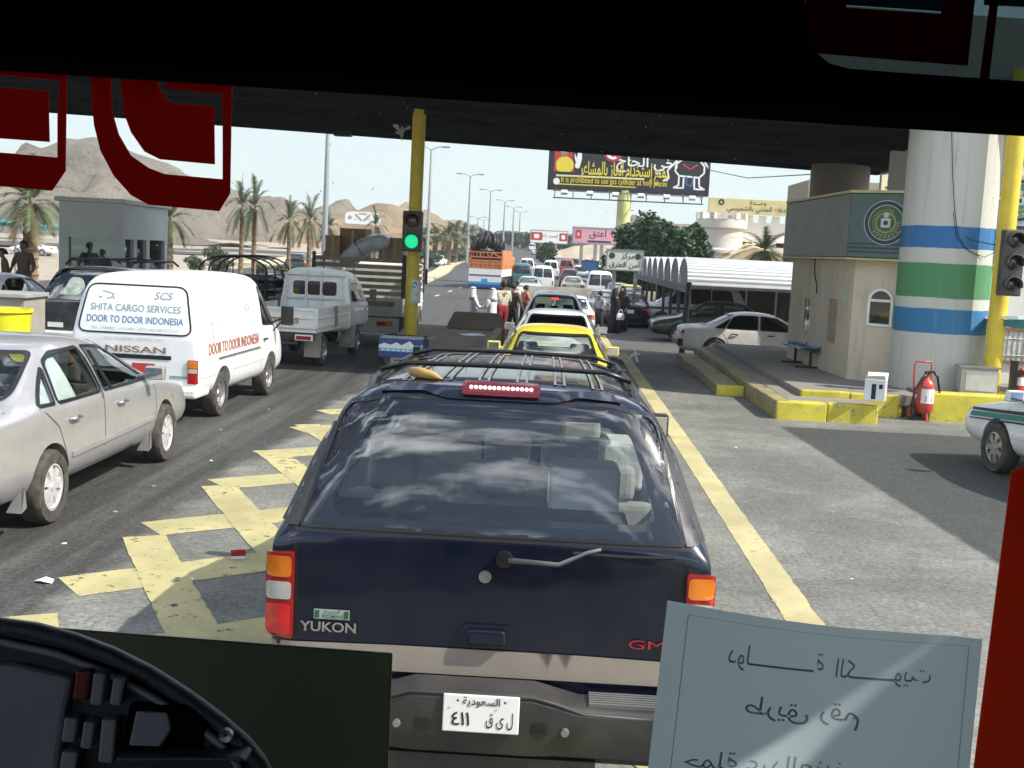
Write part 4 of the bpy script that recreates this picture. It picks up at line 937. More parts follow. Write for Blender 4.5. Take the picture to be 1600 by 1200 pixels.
# road security centre sign
SY=50; a=at(948,420,SY); b=at(1003,420,SY); tp_=at(975,392,SY); w=b.x-a.x; lift=a.z-tz(SY); h=tp_.z-a.z
o=board('road_sign',((a.x+b.x)/2,SY,tz(SY)),w,h,'pale rectangular sign with two round emblems and dark writing on posts','sign','pale_panel','steel',legs=(-w*.28,w*.34),legw=.16,lift=lift,rim=.06)
LAY=[T(arabic('مركز'),h*.40,w*.08,lift+h*.70,0,bold=.01),T(arabic('أمن الطرق'),h*.40,0,lift+h*.28,0,bold=.01)]
for s in (-.37,.37): LAY+= [PL(circ(0,0,h*.17,20),s*w,lift+h*.72,1,.008),PL(circ(0,0,h*.10,16),s*w,lift+h*.72,2,.012),PL(circ(0,0,h*.05,12),s*w,lift+h*.72,1,.016)]
on_board(o,'lettering',LAY,['ink','emblem_green','emblem_navy'],0)
# small box on the sign face
# large warning billboard on one column
BY=100; bl=at(858,291,BY); br=at(1104,305,BY); w=br.x-bl.x; base=tz(BY); z0=(bl.z+br.z)/2-base; h=w*.36
mt['bill_black']=M('billboard_black',(.014,.016,.020),.4,var=.2,scale=1); mt['bill_yellow']=M('billboard_yellow',(.72,.58,.04),.5); mt['bill_white']=M('billboard_white',(.78,.78,.76),.5); mt['bill_red']=M('billboard_red',(.45,.03,.03),.5); mt['bill_skin']=M('billboard_skin',(.34,.17,.10),.5); mt['bill_blue']=M('billboard_blue',(.05,.12,.30),.5)
mt['column_yellow']=M('billboard_column',(.62,.62,.26),.55,var=.1,scale=2,dust=.2)
bcx=(bl.x+br.x)/2
bb=empty('warning_billboard',(bcx,BY,base),R(-1),'huge black gas warning billboard with yellow writing on one thick column','billboard')
mb=MB(); mb.bx(-w/2,w/2,0,.9,z0,z0+h); mb.build('panel',['bill_black'],bb)
mb=MB()
for a in ((-w/2-.15,w/2+.15,z0-.18,z0),(-w/2-.15,w/2+.15,z0+h,z0+h+.18),(-w/2-.15,-w/2,z0,z0+h),(w/2,w/2+.15,z0,z0+h)): mb.bx(a[0],a[1],-.06,.96,a[2],a[3])
mb.build('frame',['black_trim'],bb)
cxp=at(974,345,BY).x-bcx
mb=MB(); n=20; mb.loft([[Vector((cxp+.60*math.cos(2*math.pi*k/n),.45+.60*math.sin(2*math.pi*k/n),z)) for k in range(n)] for z in (-.3,z0*.5,z0)]); mb.build('column',['column_yellow'],bb,smooth=40)
mb=MB(); 
for k in range(9): mb.bar((cxp+.60,.1,z0-.9-k*.75),(cxp+.80,.1,z0-.9-k*.75),.06)
mb.build('rung',['shade_frame'],bb)
mb=MB(); mb.bx(-w*.47,w*.47,-1.5,-.7,z0-.95,z0-.88); mb.bar((-w*.47,-1.5,z0-.35),(w*.47,-1.5,z0-.35),.05)
for k in range(9):
    x=-w*.46+w*.92*k/8; mb.bar((x,-.02,z0-.05),(x,-1.5,z0-.9),.07); mb.bar((x,-1.5,z0-.9),(x,-1.5,z0-.35),.05)
mb.build('catwalk',['shade_frame'],bb)
for k in range(6):
    x=-w*.40+w*.80*k/5; mb=MB(); mb.box((x,-1.45,z0-.45),(.55,.35,.3),(R(-30),0,0)); mb.build('lamp',['pale_panel'],bb,bevel=.03)
lz=z0
def ST(poly,t):  # outline stroke
    out=[]; n=len(poly)
    vs=[];fs=[]
    for i in range(n-1):
        a=Vector(poly[i]); b=Vector(poly[i+1]); d=(b-a); 
        if d.length<1e-6: continue
        d.normalize(); nn=Vector((-d.y,d.x))*t/2; k=len(vs); vs+=[tuple(a+nn-d*t*.3),tuple(a-nn-d*t*.3),tuple(b-nn+d*t*.3),tuple(b+nn+d*t*.3)]; fs.append((k,k+1,k+2,k+3))
    return vs,fs
LAY=[T(arabic('أخي الحاج'),1.35,w*.115,lz+h*.50,1,bold=.012),T(':',1.1,w*.005,lz+h*.49,1),
 T(arabic('يمنع إستخدام الغاز بالمشاعر'),1.55,-w*.03,lz+h*.305,0,width=w*.56,bold=.014),
 T('It is prohibited to use gas cylinder at holy places',.70,-w*.09,lz+h*.135,0,width=w*.67,bold=.004),
 ([( -w*.46,0),(w*.10,0),(w*.10,.10),(-w*.46,.10)],[(0,1,2,3)],0,lz+h*.195,0,.012),([(-w*.46,0),(w*.10,0),(w*.10,.06),(-w*.46,.06)],[(0,1,2,3)],0,lz+h*.215,1,.012),([(-w*.46,0),(w*.05,0),(w*.05,.09),(-w*.46,.09)],[(0,1,2,3)],0,lz+h*.055,0,.012),
 # officer picture
 PL([(-w*.475,h*.28),(-w*.30,h*.28),(-w*.30,h*.98),(-w*.475,h*.98)],0,lz,3,.012),PL(rpoly([(-w*.46,h*.28),(-w*.36,h*.28),(-w*.345,h*.44),(-w*.39,h*.55),(-w*.43,h*.55),(-w*.465,h*.46)],.5),0,lz,0,.02),
 PL(circ(-w*.415,h*.60,w*.022,14,h*.07),0,lz,4,.026),PL(rpoly([(-w*.447,h*.62),(-w*.383,h*.62),(-w*.39,h*.71),(-w*.435,h*.72)],.2),0,lz,1,.032),
 PL([(-w*.345,h*.28),(-w*.30,h*.28),(-w*.30,h*.98),(-w*.375,h*.98),(-w*.36,h*.6)],0,lz,2,.016),
 PL(rpoly([(-w*.345,h*.36),(-w*.315,h*.34),(-w*.30,h*.52),(-w*.305,h*.66),(-w*.325,h*.66),(-w*.335,h*.52)],.2),0,lz,1,.03),PL(rpoly([(-w*.345,h*.50),(-w*.33,h*.42),(-w*.325,h*.48),(-w*.35,h*.62)],.1),0,lz,1,.034),
 # emblem
 PL(circ(-w*.455,h*.11,h*.06,14),0,lz,1,.014)]
vs,fs=ring2(-w*.105,h*.66,h*.13,h*.17,28); LAY.append((vs,fs,0,lz,3,.02)); LAY.append((*poly2d(circ(-w*.105,h*.66,h*.13,24)),0,lz,1,.014))
LAY.append((*ST([(-w*.105-h*.10,h*.76),(-w*.105+h*.10,h*.56)],.2),0,lz,3,.028)); LAY.append(PL(rpoly([(-w*.12,h*.58),(-w*.09,h*.58),(-w*.085,h*.69),(-w*.105,h*.75),(-w*.125,h*.69)],.15),0,lz,3,.022))
# outlined gas bottle drawing
gx=w*.385
for P_,c in (([(gx-.9,h*.30),(gx-1.25,h*.38),(gx-1.2,h*.50),(gx-.7,h*.58),(gx-.35,h*.60),(gx-.3,h*.68),(gx+.35,h*.68),(gx+.4,h*.60),(gx+.8,h*.57),(gx+1.2,h*.48),(gx+1.2,h*.36),(gx+.8,h*.28),(gx-.9,h*.30)],1),([(gx-.9,h*.30),(gx-.9,h*.14),(gx-1.3,h*.09),(gx-.5,h*.09),(gx-.5,h*.26)],1),([(gx+.8,h*.28),(gx+.85,h*.13),(gx+1.3,h*.08),(gx+.45,h*.08),(gx+.4,h*.26)],1),([(gx-1.2,h*.55),(gx-1.9,h*.38),(gx-1.75,h*.25),(gx-2.2,h*.2)],1),([(gx+1.2,h*.55),(gx+1.7,h*.42),(gx+1.6,h*.28)],1),([(gx-.6,h*.5),(gx,h*.42),(gx+.6,h*.5)],3),([(gx-.3,h*.3),(gx-.2,h*.14),(gx+.25,h*.14),(gx+.3,h*.3)],5)): LAY.append((*ST(P_,.14),0,lz,c,.02))
on_board(bb,'poster_print',LAY,['bill_yellow','bill_white','bill_black','bill_red','bill_skin','bill_blue'],0)
# white billboard with red ends, pink billboard, white arched board
WY=230; a=at(829,378,WY); b=at(886,378,WY); t_=at(857,361,WY); w=b.x-a.x; h=t_.z-a.z; g=tz(WY)
o=board('roadside_billboard',((a.x+b.x)/2,WY,g),w,h,'white roadside billboard with red squares at both ends','billboard','bill_white','steel',legs=(-w*.2,w*.2),legw=.5,lift=a.z-g,rim=.15)
on_board(o,'print',[PL(rrect(-w*.16,w*.16,-h*.32,h*.36,.2),-w*.36 if 0 else -w*.34,a.z-g+h*.5,0),PL(rrect(-w*.07,w*.07,-h*.15,h*.2,.2),-w*.34,a.z-g+h*.5,2,.014),PL(rrect(-w*.11,w*.11,-h*.32,h*.36,.2),w*.39,a.z-g+h*.5,0),PL(rrect(-w*.05,w*.05,-h*.15,h*.2,.2),w*.39,a.z-g+h*.5,2,.014),T(arabic('الحمد لله'),h*.38,.2,a.z-g+h*.6,1),T('welcome',h*.2,.2,a.z-g+h*.25,1)][:5],['bill_red','ink','bill_white'],0)
PY_=150; a=at(896,378,PY_); b=at(968,380,PY_); t_=at(930,358,PY_); w=b.x-a.x; h=t_.z-a.z; g=tz(PY_)
mt['bill_pink']=M('billboard_pink',(.62,.30,.38),.5,var=.06)
o=board('roadside_billboard',((a.x+b.x)/2,PY_,g),w,h,'pink roadside billboard in a white frame on tall posts','billboard','bill_pink','steel',legs=(-w*.32,-.1,w*.12,w*.4),legw=.45,lift=a.z-g,rim=.22)
on_board(o,'print',[PL(rrect(-.4,.4,-.5,.6,.15),-w*.40,a.z-g+h*.55,1),PL(rrect(-.2,.2,-.2,.3,.1),-w*.40,a.z-g+h*.55,2,.014),T(arabic('اعتق'),h*.66,w*.02,a.z-g+h*.62,0,bold=.01)]+[PL(rrect(-.45,.45,-.12,.12,.05),x*w,a.z-g+h*.10,0) for x in (-.12,.0,.10,.24)],['emblem_navy','bill_red','bill_pink'],0)
AY=240; a=at(539,349,AY); b=at(594,349,AY); t_=at(566,331,AY); w=b.x-a.x; h=t_.z-a.z; g=tz(AY)
o=empty('arched_billboard',((a.x+b.x)/2,AY,g),0,'white scalloped billboard on a single post before the sandy hill','billboard'); lf=a.z-g
P_=rpoly([(-w/2,0),(w/2,0),(w/2,h*.78),(w*.42,h*.95),(w*.25,h),(-w*.25,h),(-w*.42,h*.95),(-w/2,h*.78)],h*.2); mb=MB(); mb.prism([(x,z+lf) for x,z in P_],0,.3,'xz'); mb.build('panel',['bill_white'],o)
mb=MB(); mb.bx(-.25,.25,.05,.5,-8,lf); mb.build('post',['steel'],o)
on_board(o,'print',[(*ST([(-w*.2,h*.75),(-.3,h*.3)],.5),0,lf,0,.02),(*ST([(w*.2,h*.75),(.3,h*.3)],.5),0,lf,0,.02),PL(circ(-w*.37,h*.5,h*.18,14),0,lf,0),PL(circ(w*.37,h*.5,h*.18,14),0,lf,0),PL(rrect(-.9,.9,h*.75,h*.9,.1),0,lf,0)],['grey_silver'],0)
# blue information board
IY=88; a=at(909,422,IY); b=at(935,409,IY)
w=b.x-a.x; h=b.z-a.z; o=board('information_board',((a.x+b.x)/2,IY,tz(IY)),w,h,'plain blue information board rising above the waiting cars','sign',M('board_blue',(.03,.10,.22),.5,var=.1),'shade_frame',legs=(w*.2,),legw=.5,lift=a.z-tz(IY))
# kiosks beside the queue
for px,lab in ((880,'tiny white roadside kiosk with a teal sign beyond the queue'),):
    KY=140; a=at(px,417,KY); o=empty('roadside_kiosk',(a.x,KY,tz(KY)),0,lab,'kiosk'); hz_=at(px,403,KY).z-tz(KY)
    mb=MB(); mb.bx(-1.0,1.0,-.8,.8,0,hz_); mb.build('wall',['white_wall'],o,bevel=.05); mb=MB(); mb.bx(-1.15,1.15,-.95,.95,hz_,hz_+.15); mb.build('roof',['white_wall'],o); mb=MB(); mb.bx(.15,.85,-.83,-.801,hz_*.35,hz_*.85); mb.build('sign_panel',['teal'],o)
# ================================================================ WHITE FORT-LIKE BUILDING ON THE RIGHT
FY=84; g=tz(FY); tl_=at(1100,372,FY); fb=empty('station_building',(tl_.x,FY,g),0,'white castle styled station building with battlements and yellow roof sign','building')
H1=at(1160,347,FY).z-g; ht_=at(1112,342,FY-1).z-g
mt['fort_white']=M('fort_white',(.80,.79,.77),.8,var=.07,scale=.8,dust=.2); mt['fort_cream']=M('fort_cream',(.64,.59,.53),.8,var=.1,scale=1)
mb=MB(); mb.bx(.5,26,0,12,0,H1); mb.build('wall',['fort_white'],fb)
for k in range(26):
    mb=MB(); mb.bx(1.0+k*.95,1.0+k*.95+.5,-.02,.4,H1,H1+.5); mb.build('merlon',['fort_white'],fb)
mb=MB(); mb.lathe([(1.55,0),(1.55,ht_*.58),(1.72,ht_*.60),(1.72,ht_*.64),(1.55,ht_*.66),(1.55,ht_*.88),(1.8,ht_*.9),(1.8,ht_),(1.5,ht_),(1.5,ht_*.92),(.001,ht_*.92)],(1.1,-.6,0),n=28); tw=mb.build('turret',['fort_cream'],fb,smooth=35)
for k in range(12):
    a=2*math.pi*k/12; mb=MB(); mb.box((1.1+1.66*math.cos(a),-.6+1.66*math.sin(a),ht_+.22),(.36,.36,.44),(0,0,a)); mb.build('merlon',['fort_cream'],tw)
def fwin(x0,x1,z0,z1):
    mb=MB(); mb.bx(x0-.12,x1+.12,-.06,.02,z0-.12,z1+.12); w=mb.build('window',['fort_cream'],fb); mb=MB(); mb.bx(x0,x1,-.075,-.061,z0,z1); mb.build('pane',['black_glass'],w)
u=lambda px,py: (at(px,py,FY).x-tl_.x, at(px,py,FY).z-g)
for (p0,p1,q0,q1) in ((1129,1151,384,377),(1160,1174,385,378),(1186,1200,386,379),(1212,1226,387,380)):
    fwin(u(p0,q0)[0],u(p1,q0)[0],u(p0,q0)[1],u(p0,q1)[1])
sa=u(1104,350); sb=u(1243,312)
mb=MB(); mb.bx(sa[0],sb[0]+3,-.4,-.1,H1+.55,u(1160,311)[1]); sgn=mb.build('roof_sign',['cream_sign'],fb,bevel=.03)
mid=(H1+.55+u(1160,311)[1])/2; hs=u(1160,311)[1]-H1-.55; cxs=(sa[0]+sb[0])/2
mb=MB()
for t_,dz,s in ((arabic('وحـــدة'),hs*.24,hs*.40),(arabic('الدفاع المدني بالشميسي'),-hs*.20,hs*.42)):
    vs,fs=text2d(t_,s,bold=.008,width=None if 'd' in t_ else None); 
    wmax=max(v[0] for v in vs)-min(v[0] for v in vs); k=min(1,(sb[0]-sa[0])*1.12/wmax)
    mb.add([(x*k+cxs+.4,-.42,z+mid+dz) for x,z in vs],fs)
mb.build('lettering',['ink'],sgn,recalc=False)
mb=MB(); vs,fs=ring2(sa[0]+.9,mid+hs*.22,hs*.10,hs*.2,20); mb.add([(x,-.42,z) for x,z in vs],fs); mb.build('emblem',['emblem_navy'],sgn,recalc=False)
# porch roof with awning in front
a=u(1121,405); b=u(1165,390)
mb=MB(); mb.add([(a[0],-3.6,a[1]),(a[0]+2.0,-3.6,b[1]+.15),(a[0]+6.5,-3.6,a[1]+.05),(a[0],-.02,a[1]+.1),(a[0]+2.0,-.02,b[1]+.5),(a[0]+6.5,-.02,a[1]+.1)],[(0,1,2),(0,3,4,1),(1,4,5,2),(0,2,5,3)]); mb.build('porch_roof',[M('porch_cloth',(.58,.47,.28),.8,var=.1)],fb)
mb=MB()
for x in (a[0]+.1,a[0]+6.3): mb.tube([(x,-3.5,0),(x,-3.5,a[1])],.08,8)
mb.build('porch_post',['fort_cream'],fb)
# cream emblem sign board farther back between columns
EY=62; a=at(1376,298,EY); b=at(1432,270,EY); 
o=board('emblem_board',((a.x+b.x)/2,EY,tz(EY)),b.x-a.x,b.z-a.z,'cream board with black line emblem seen between the two columns','sign',M('cream_board',(.68,.62,.36),.5,var=.05),'shade_frame',legs=(-.4,.4),legw=.2,lift=a.z-tz(EY))
l0=a.z-tz(EY)+(b.z-a.z)*.5; s=(b.z-a.z)*.4; x0=-.25
LAY=[(*ST([(x0-s*.5,-s*.5),(x0-s*.75,0),(x0-s*.35,s*.5),(x0+s*.35,s*.5),(x0+s*.75,0),(x0+s*.5,-s*.5)],.05),0,l0,0,.012),(*ST([(x0-s*.95,-s*.85),(x0-s*.4,-s*.6),(x0+s*.4,-s*.6),(x0+s*.95,-s*.85)],.10),0,l0,0,.012),(*ST([(x0-s*.3,s*.75),(x0,s*.9),(x0+s*.3,s*.75)],.08),0,l0,0,.012),(*ST([(x0,-s*.3),(x0,s*.25)],.05),0,l0,0,.012)]
on_board(o,'emblem',LAY,['ink'],0)
mb=MB(); mb.bx(-3,2.2,0,6,0,at(1360,272,EY).z-tz(EY)); o=mb.build('plain_building',[M('tan_plaster',(.30,.26,.19),.9,var=.15)],loc=(at(1372,300,EY+6).x-1,EY+6,tz(EY))); tag(o,'plain tan block building behind the cream emblem board','building')
# ================================================================ VEGETATION
mt['bark']=M('palm_bark',(.20,.14,.085),.95,var=.4,scale=5,bump=.8,bscale=12)
mt['frond']=M('palm_frond',(.085,.11,.045),.6,var=.45,scale=1.5); mt['frond_dry']=M('dry_frond',(.21,.165,.08),.8,var=.3,scale=1.5)
mt['leaf']=M('dark_leaf',(.035,.075,.026),.55,var=.5,scale=1.2); mt['leaf_olive']=M('olive_leaf',(.075,.095,.05),.65,var=.4,scale=1.5)
def palm(h,r,nf,seed,tr=.2,name='palm_tree'):
    rd=random.Random(seed); o=empty(name,(0,0,0),0)
    mb=MB(); rings=[]; n=12; K=26
    for i in range(K+1):
        t=i/K; z=-.2+t*(h+.2); rr=tr*(1.25-.35*t)*(1+.22*(i%2)); rings.append([Vector((rr*math.cos(2*math.pi*k/n+i*.4)+.10*math.sin(t*2.2),rr*math.sin(2*math.pi*k/n+i*.4),z)) for k in range(n)])
    mb.loft(rings); mb.build('trunk',['bark'],o)
    top=Vector((.10*math.sin(2.2),0,h)); mb=MB(); dry=MB()
    for f in range(nf):
        az=2*math.pi*(f*.381966)+rd.uniform(-.2,.2); el=R(82-118*(f/nf)**1.0+rd.uniform(-8,8)); L=r*rd.uniform(.85,1.15); tgt=dry if f>nf*.86 else mb
        p=top.copy(); d=Vector((math.cos(az)*math.cos(el),math.sin(az)*math.cos(el),math.sin(el))); S=13; pts=[p.copy()]
        for s in range(S):
            d=(d+Vector((0,0,-.085-.05*s/S))).normalized(); p=p+d*L/S; pts.append(p.copy())
        for s in range(S):
            a,b=pts[s],pts[s+1]; dd=(b-a).normalized(); sd=dd.cross(Vector((0,0,1))); sd=sd.normalized() if sd.length>.01 else Vector((1,0,0)); nn=sd.cross(dd)
            tgt.add([a+sd*.02,a-sd*.02,b-sd*.015,b+sd*.015],[(0,1,2,3)])
            if s<2: continue
            ll=L*.30*math.sin(math.pi*(s+1)/(S+1.5))**.6
            for q in range(3):
                c=a.lerp(b,(q+.5)/3)
                for sg_ in (1,-1):
                    ld=(dd*.75+sd*sg_*.9+nn*rd.uniform(.1,.5)).normalized(); e=c+ld*ll*rd.uniform(.8,1.1)+Vector((0,0,-ll*.25)); wv=dd*.022*r/1.6
                    tgt.add([c-wv,c+wv,e],[(0,1,2)])
    cr=mb.build('crown',['frond'],o,recalc=False)
    if dry.v: dry.build('dry_frond',['frond_dry'],o,recalc=False)
    return o
def leafcloud(mb,centers,n,size,rd):
    for _ in range(n):
        c,rx,rz=rd.choice(centers)
        while True:
            v=Vector((rd.uniform(-1,1),rd.uniform(-1,1),rd.uniform(-1,1)))
            if .25<v.length<1: break
        v=v*(.55+.45*v.length)
        p=Vector(c)+Vector((v.x*rx,v.y*rx,v.z*rz)); a=Vector((rd.gauss(0,1),rd.gauss(0,1),rd.gauss(0,.7))).normalized(); b=a.cross(Vector((rd.gauss(0,1),rd.gauss(0,1),rd.gauss(0,1)))).normalized(); s=size*rd.uniform(.6,1.4)
        mb.add([p-a*s-b*s*.12,p-b*s*.5,p+a*s,p+b*s*.5],[(0,1,2,3)])
def bush_tree(h,r,seed,n,size,leaf='leaf',trunk=.3,blobs=9,name='leafy_tree',cone=0):
    rd=random.Random(seed); o=empty(name,(0,0,0),0); cs=[]
    for i in range(blobs):
        t=rd.random(); a=rd.uniform(0,6.28); rr=r*rd.uniform(.1,.62)*(1-cone*t); cs.append(((rr*math.cos(a),rr*math.sin(a),h*(trunk+.12+(.80-trunk)*t)),r*rd.uniform(.28,.5)*(1-.5*cone*t),h*.16*rd.uniform(.7,1.3)))
    mb=MB(); leafcloud(mb,cs,n,size,rd); mb.build('crown',[leaf],o,recalc=False)
    mb=MB(); mb.tube([(0,0,-.2),(.03*h*.3,0,h*.25),(0,.02*h,h*.7)],[.035*h,.028*h,.01*h],8)
    for c,_,_ in cs[:6]: mb.tube([(0,0,h*trunk*.8),(c[0]*.5,c[1]*.5,h*trunk+ (c[2]-h*trunk)*.4),c],[.018*h,.012*h,.004*h],6)
    mb.build('trunk',['bark'],o); return o
G_P='date palms along the median'
palms=[]
# (px of trunk, py crown centre, depth, prototype)
proto={}
def put_palm(px,pyc,Y,h,r,seed,label,group=G_P,nf=22,tr=.2):
    q=at(px,pyc,Y); k=(h,r,seed)
    if seed not in proto:
        o=palm(4.2,1.9,nf,seed,tr); proto[seed]=o
    else: o=copy_tree(proto[seed])
    hh=q.z-tz(Y); s=hh/4.2; w=r/1.9
    o.location=(q.x,Y,tz(Y)); o.scale=(w,w,s); o.rotation_euler=(0,0,random.uniform(0,6)); tag(o,label,'palm tree',group); return o
put_palm(46,318,42,4,1.5,1,'thick trunked date palm beside the pale grey guard cabin','palms near the cabin',nf=34,tr=.30)
put_palm(377,325,62,4,1.0,2,'left palm of the close pair with overlapping crowns behind the hooped truck')
put_palm(399,327,60,4,1.0,3,'right palm of the close pair with overlapping crowns behind the hooped truck')
put_palm(453,348,66,4,1.0,2,'palm with a low spreading crown left of the nearest lamp pole')
put_palm(486,346,63,4,1.05,3,'slim palm with full crown just before the nearest lamp pole')
put_palm(513,356,100,4,1.5,2,'small palm half hidden behind the nearest lamp pole')
put_palm(588,354,110,4,1.4,3,'palm showing above the brown cartons on the stake truck')
put_palm(268,345,48,4,1.2,2,'thin palm right beside the guard cabin wall','palms near the cabin')
rd=random.Random(5)
for k,(px,py,Y) in enumerate(((668,368,150),(682,368,158),(700,366,150),(712,364,165),(694,372,180),(724,366,190),(738,366,210),(752,368,235),(660,372,172))):
    put_palm(px,py,Y,4,3.0,[2,3][k%2],'distant palm in the dense row beside the left carriageway','palms in the distant row')
# shrubs in the sand
def shrub_put(px,py,Y,h,r,label,leaf='leaf_olive',seed=11,group='round shrubs on the sand',key='s'):
    if key not in proto:
        proto[key]=bush_tree(2.0,1.1,seed,2600,.085,leaf,.12,12,'shrub'); o=proto[key]
    else: o=copy_tree(proto[key])
    q=at(px,py,Y); o.location=(q.x,Y,tz(Y)-.1); o.scale=(r/1.1,r/1.1,h/2.0); o.rotation_euler=(0,0,random.uniform(0,6)); tag(o,label,'shrub',group)
shrub_put(303,384,95,1.9,1.0,'shrub nearest to the cabin among the round green shrubs')
shrub_put(350,382,92,1.8,1.1,'round shrub under the close pair of palms')
shrub_put(336,374,100,3.0,1.2,'taller pale shrub left of the close pair of palms')
shrub_put(449,388,85,1.7,1.0,'round clipped shrub under the low crowned palm')
shrub_put(407,378,95,1.5,.8,'small shrub just right of the close pair of palms')
for k,(px,Y) in enumerate(((655,150),(672,140),(690,160),(705,170),(720,185),(735,205),(748,230),(664,165),(712,195))):
    shrub_put(px,385,Y,2.6,2.2,'low shrub at the foot of the distant palm row','leaf_olive',group='shrubs under the distant palms')
# dark trees behind the road sign
for k,(px,pyt,Y,h,r,lab) in enumerate(((1018,338,74,6,2.2,'tall dark green tree with pointed top beside the castle building'),(1050,358,71,5,2.3,'dark green tree with a broad crown left of the turret'),(985,366,78,5,2.4,'lower dark green tree just right of the billboard column'),(1078,368,76,5,2.0,'dark green tree touching the cream turret'))):
    q=at(px,pyt,Y); H_=q.z-tz(Y)+.4; o=bush_tree(H_,r*1.15,20+k,9000,.17,'leaf',.12,22,'leafy_tree',.55); o.location=(q.x,Y,tz(Y)); tag(o,lab,'tree','dark trees by the station')
put_palm(1197,392,72,4,2.6,2,'palm in front of the white castle building','palms by the station',nf=34)
q=at(853,403,150); o=bush_tree(3.4,2.3,33,5000,.14,'leaf',.25,12,'leafy_tree',.2); o.location=(q.x,150,tz(150)); o.scale=(1,1,1.1); tag(o,'single round tree on the sand bank beyond the orange truck','tree')
for k in range(14):
    px=784+k*9+rd.uniform(-2,2); Y=330+rd.uniform(-20,40); shrub_put(px,376,Y,4.5,4.5,'far dark tree on the rise where the road disappears','leaf',31,'far trees on the rise','t')
# ================================================================ LAMP POLES, WIRES, BIRDS
mt['pole_grey']=M('lamp_pole',(.33,.36,.36),.5,.4,var=.05)
def lamp(px,pyt,Y,label,r=.11):
    q=at(px,pyt,Y); h=q.z-tz(Y)
    o=empty('street_lamp',(q.x,Y,tz(Y)),0,label,'street lamp','tall lamps along the median')
    mb=MB(); mb.tube([(0,0,-.3),(0,0,h*.5),(0,0,h)],[r*1.5,r*1.2,r*.7],10); mb.build('pole',['pole_grey'],o,smooth=40)
    s=1.0
    for sg_ in (-1,1):
        mb=MB(); mb.tube([(0,0,h-.1),(sg_*.7*s,0,h+.25),(sg_*1.3*s,0,h+.3)],.06,6); a=mb.build('arm',['pole_grey'],o)
        mb=MB(); mb.box((sg_*1.65*s,0,h+.3),(.9,.35,.2)); mb.build('lamp_head',['pole_grey'],a,bevel=.05)
lamp(514,150,58,'nearest thick lamp pole rising out of view behind the canopy edge',.11)
lamp(674,233,130,'tallest looking lamp just right of the yellow signal pole',.14)
lamp(735,275,175,'second lamp right of the yellow signal pole',.15)
lamp(767,299,215,'third lamp right of the yellow signal pole',.16)
lamp(789,315,258,'fourth lamp in the line receding along the median',.17)
lamp(803,325,300,'fifth lamp in the line receding along the median',.18)
lamp(813,332,345,'farthest lamp in the line receding along the median',.18)
for px,py,Y,lab in ((747,341,290,'lamp with low head above the left side of the palms'),(756,344,320,'thin lamp next to the low headed one')): lamp(px,py,Y,lab,.15)
mb=MB(); a=at(1105,265,98); b=at(1275,272,60); mb.tube([a,(a+b)/2+Vector((0,0,-.45)),b],.03,5); o=mb.build('overhead_wire',['ink']); tag(o,'thin overhead wire sagging right of the warning billboard','wire')
mb=MB(); q=at(1268,262,58); mb.tube([(q.x,58,tz(58)),(q.x+.02,58,q.z+.3)],.06,8); o=mb.build('thin_mast',['pole_grey']); tag(o,'thin mast beside the dark column carrying the overhead wire','mast')
# ================================================================ VEHICLES
def S(y,zb,wm,zs,ws,zt,wt,zm=.52,wb=None):
    wb=wm-.06 if wb is None else wb
    zi=zs+max(.004,(zt-zs)*.08); wi=ws-.012; zr=zt-min(.07,(zt-zs)*.3)
    return (y,[(0,zb),(wb,zb),(wm,zm),(ws,zs),(wi,zi),(wt,zr),(wt*.72,zt),(0,zt+.012)])
def loftbody(st,lvl=2,crease=.55):
    n=len(st[0][1]); ring=lambda y,h:[Vector((x,y,z)) for x,z in h]+[Vector((-x,y,z)) for x,z in h[-2:0:-1]]
    rings=[ring(y,h) for y,h in st]; N=len(rings[0]); bm=bmesh.new(); V=[[bm.verts.new(p) for p in r] for r in rings]
    for i in range(len(V)-1):
        for k in range(N): bm.faces.new((V[i][k],V[i][(k+1)%N],V[i+1][(k+1)%N],V[i+1][k]))
    for r,flip in ((V[0],1),(V[-1],0)):
        L=lambda k: r[(N-k)%N]
        for k in range(n-1):
            q=[r[k],r[k+1],L(k+1),L(k)]; u=[]
            for v in q:
                if v not in u: u.append(v)
            try: bm.faces.new(u if flip else u[::-1])
            except ValueError: pass
    cl=bm.edges.layers.float.get('crease_edge') or bm.edges.layers.float.new('crease_edge')
    for r in (V[0],V[-1]):
        for k in range(N):
            e=bm.edges.get((r[k],r[(k+1)%N]))
            if e: e[cl]=crease
    bmesh.ops.recalc_face_normals(bm,faces=bm.faces)
    me=bpy.data.meshes.new('body'); bm.to_mesh(me); bm.free()
    o=bpy.data.objects.new('body',me); COL.objects.link(o); s=o.modifiers.new('s','SUBSURF'); s.levels=lvl; s.render_levels=lvl
    out=evaluated(o); bpy.data.objects.remove(o); bpy.data.meshes.remove(me); return out
def area(me): return sum(p.area for p in me.polygons)
def cut(me,cutters):
    base=me.copy(); a0=area(me); r=None
    for k in range(7):
        cs=[c.mesh('cutter') if isinstance(c,MB) else c.copy() for c in cutters]
        if k:
            for i,c in enumerate(cs): c.transform(Matrix.Translation((.0011*k*(1 if i%2 else -1),.0023*k,.0013*k))@Matrix.Scale(1-.0021*k,4))
        r=cut_once(base.copy(),cs); a=area(r)
        ys=[v.co.y for v in r.vertices]; xs=[v.co.x for v in r.vertices]; zs=[v.co.z for v in r.vertices]
        bb=lambda q: max(q)-min(q) if q else 0
        ok=all(abs(bb(q)-bb([v.co[i] for v in base.vertices]))<.02 for i,q in enumerate((xs,ys,zs))) and a>.72*a0
        if ok: break
    return r
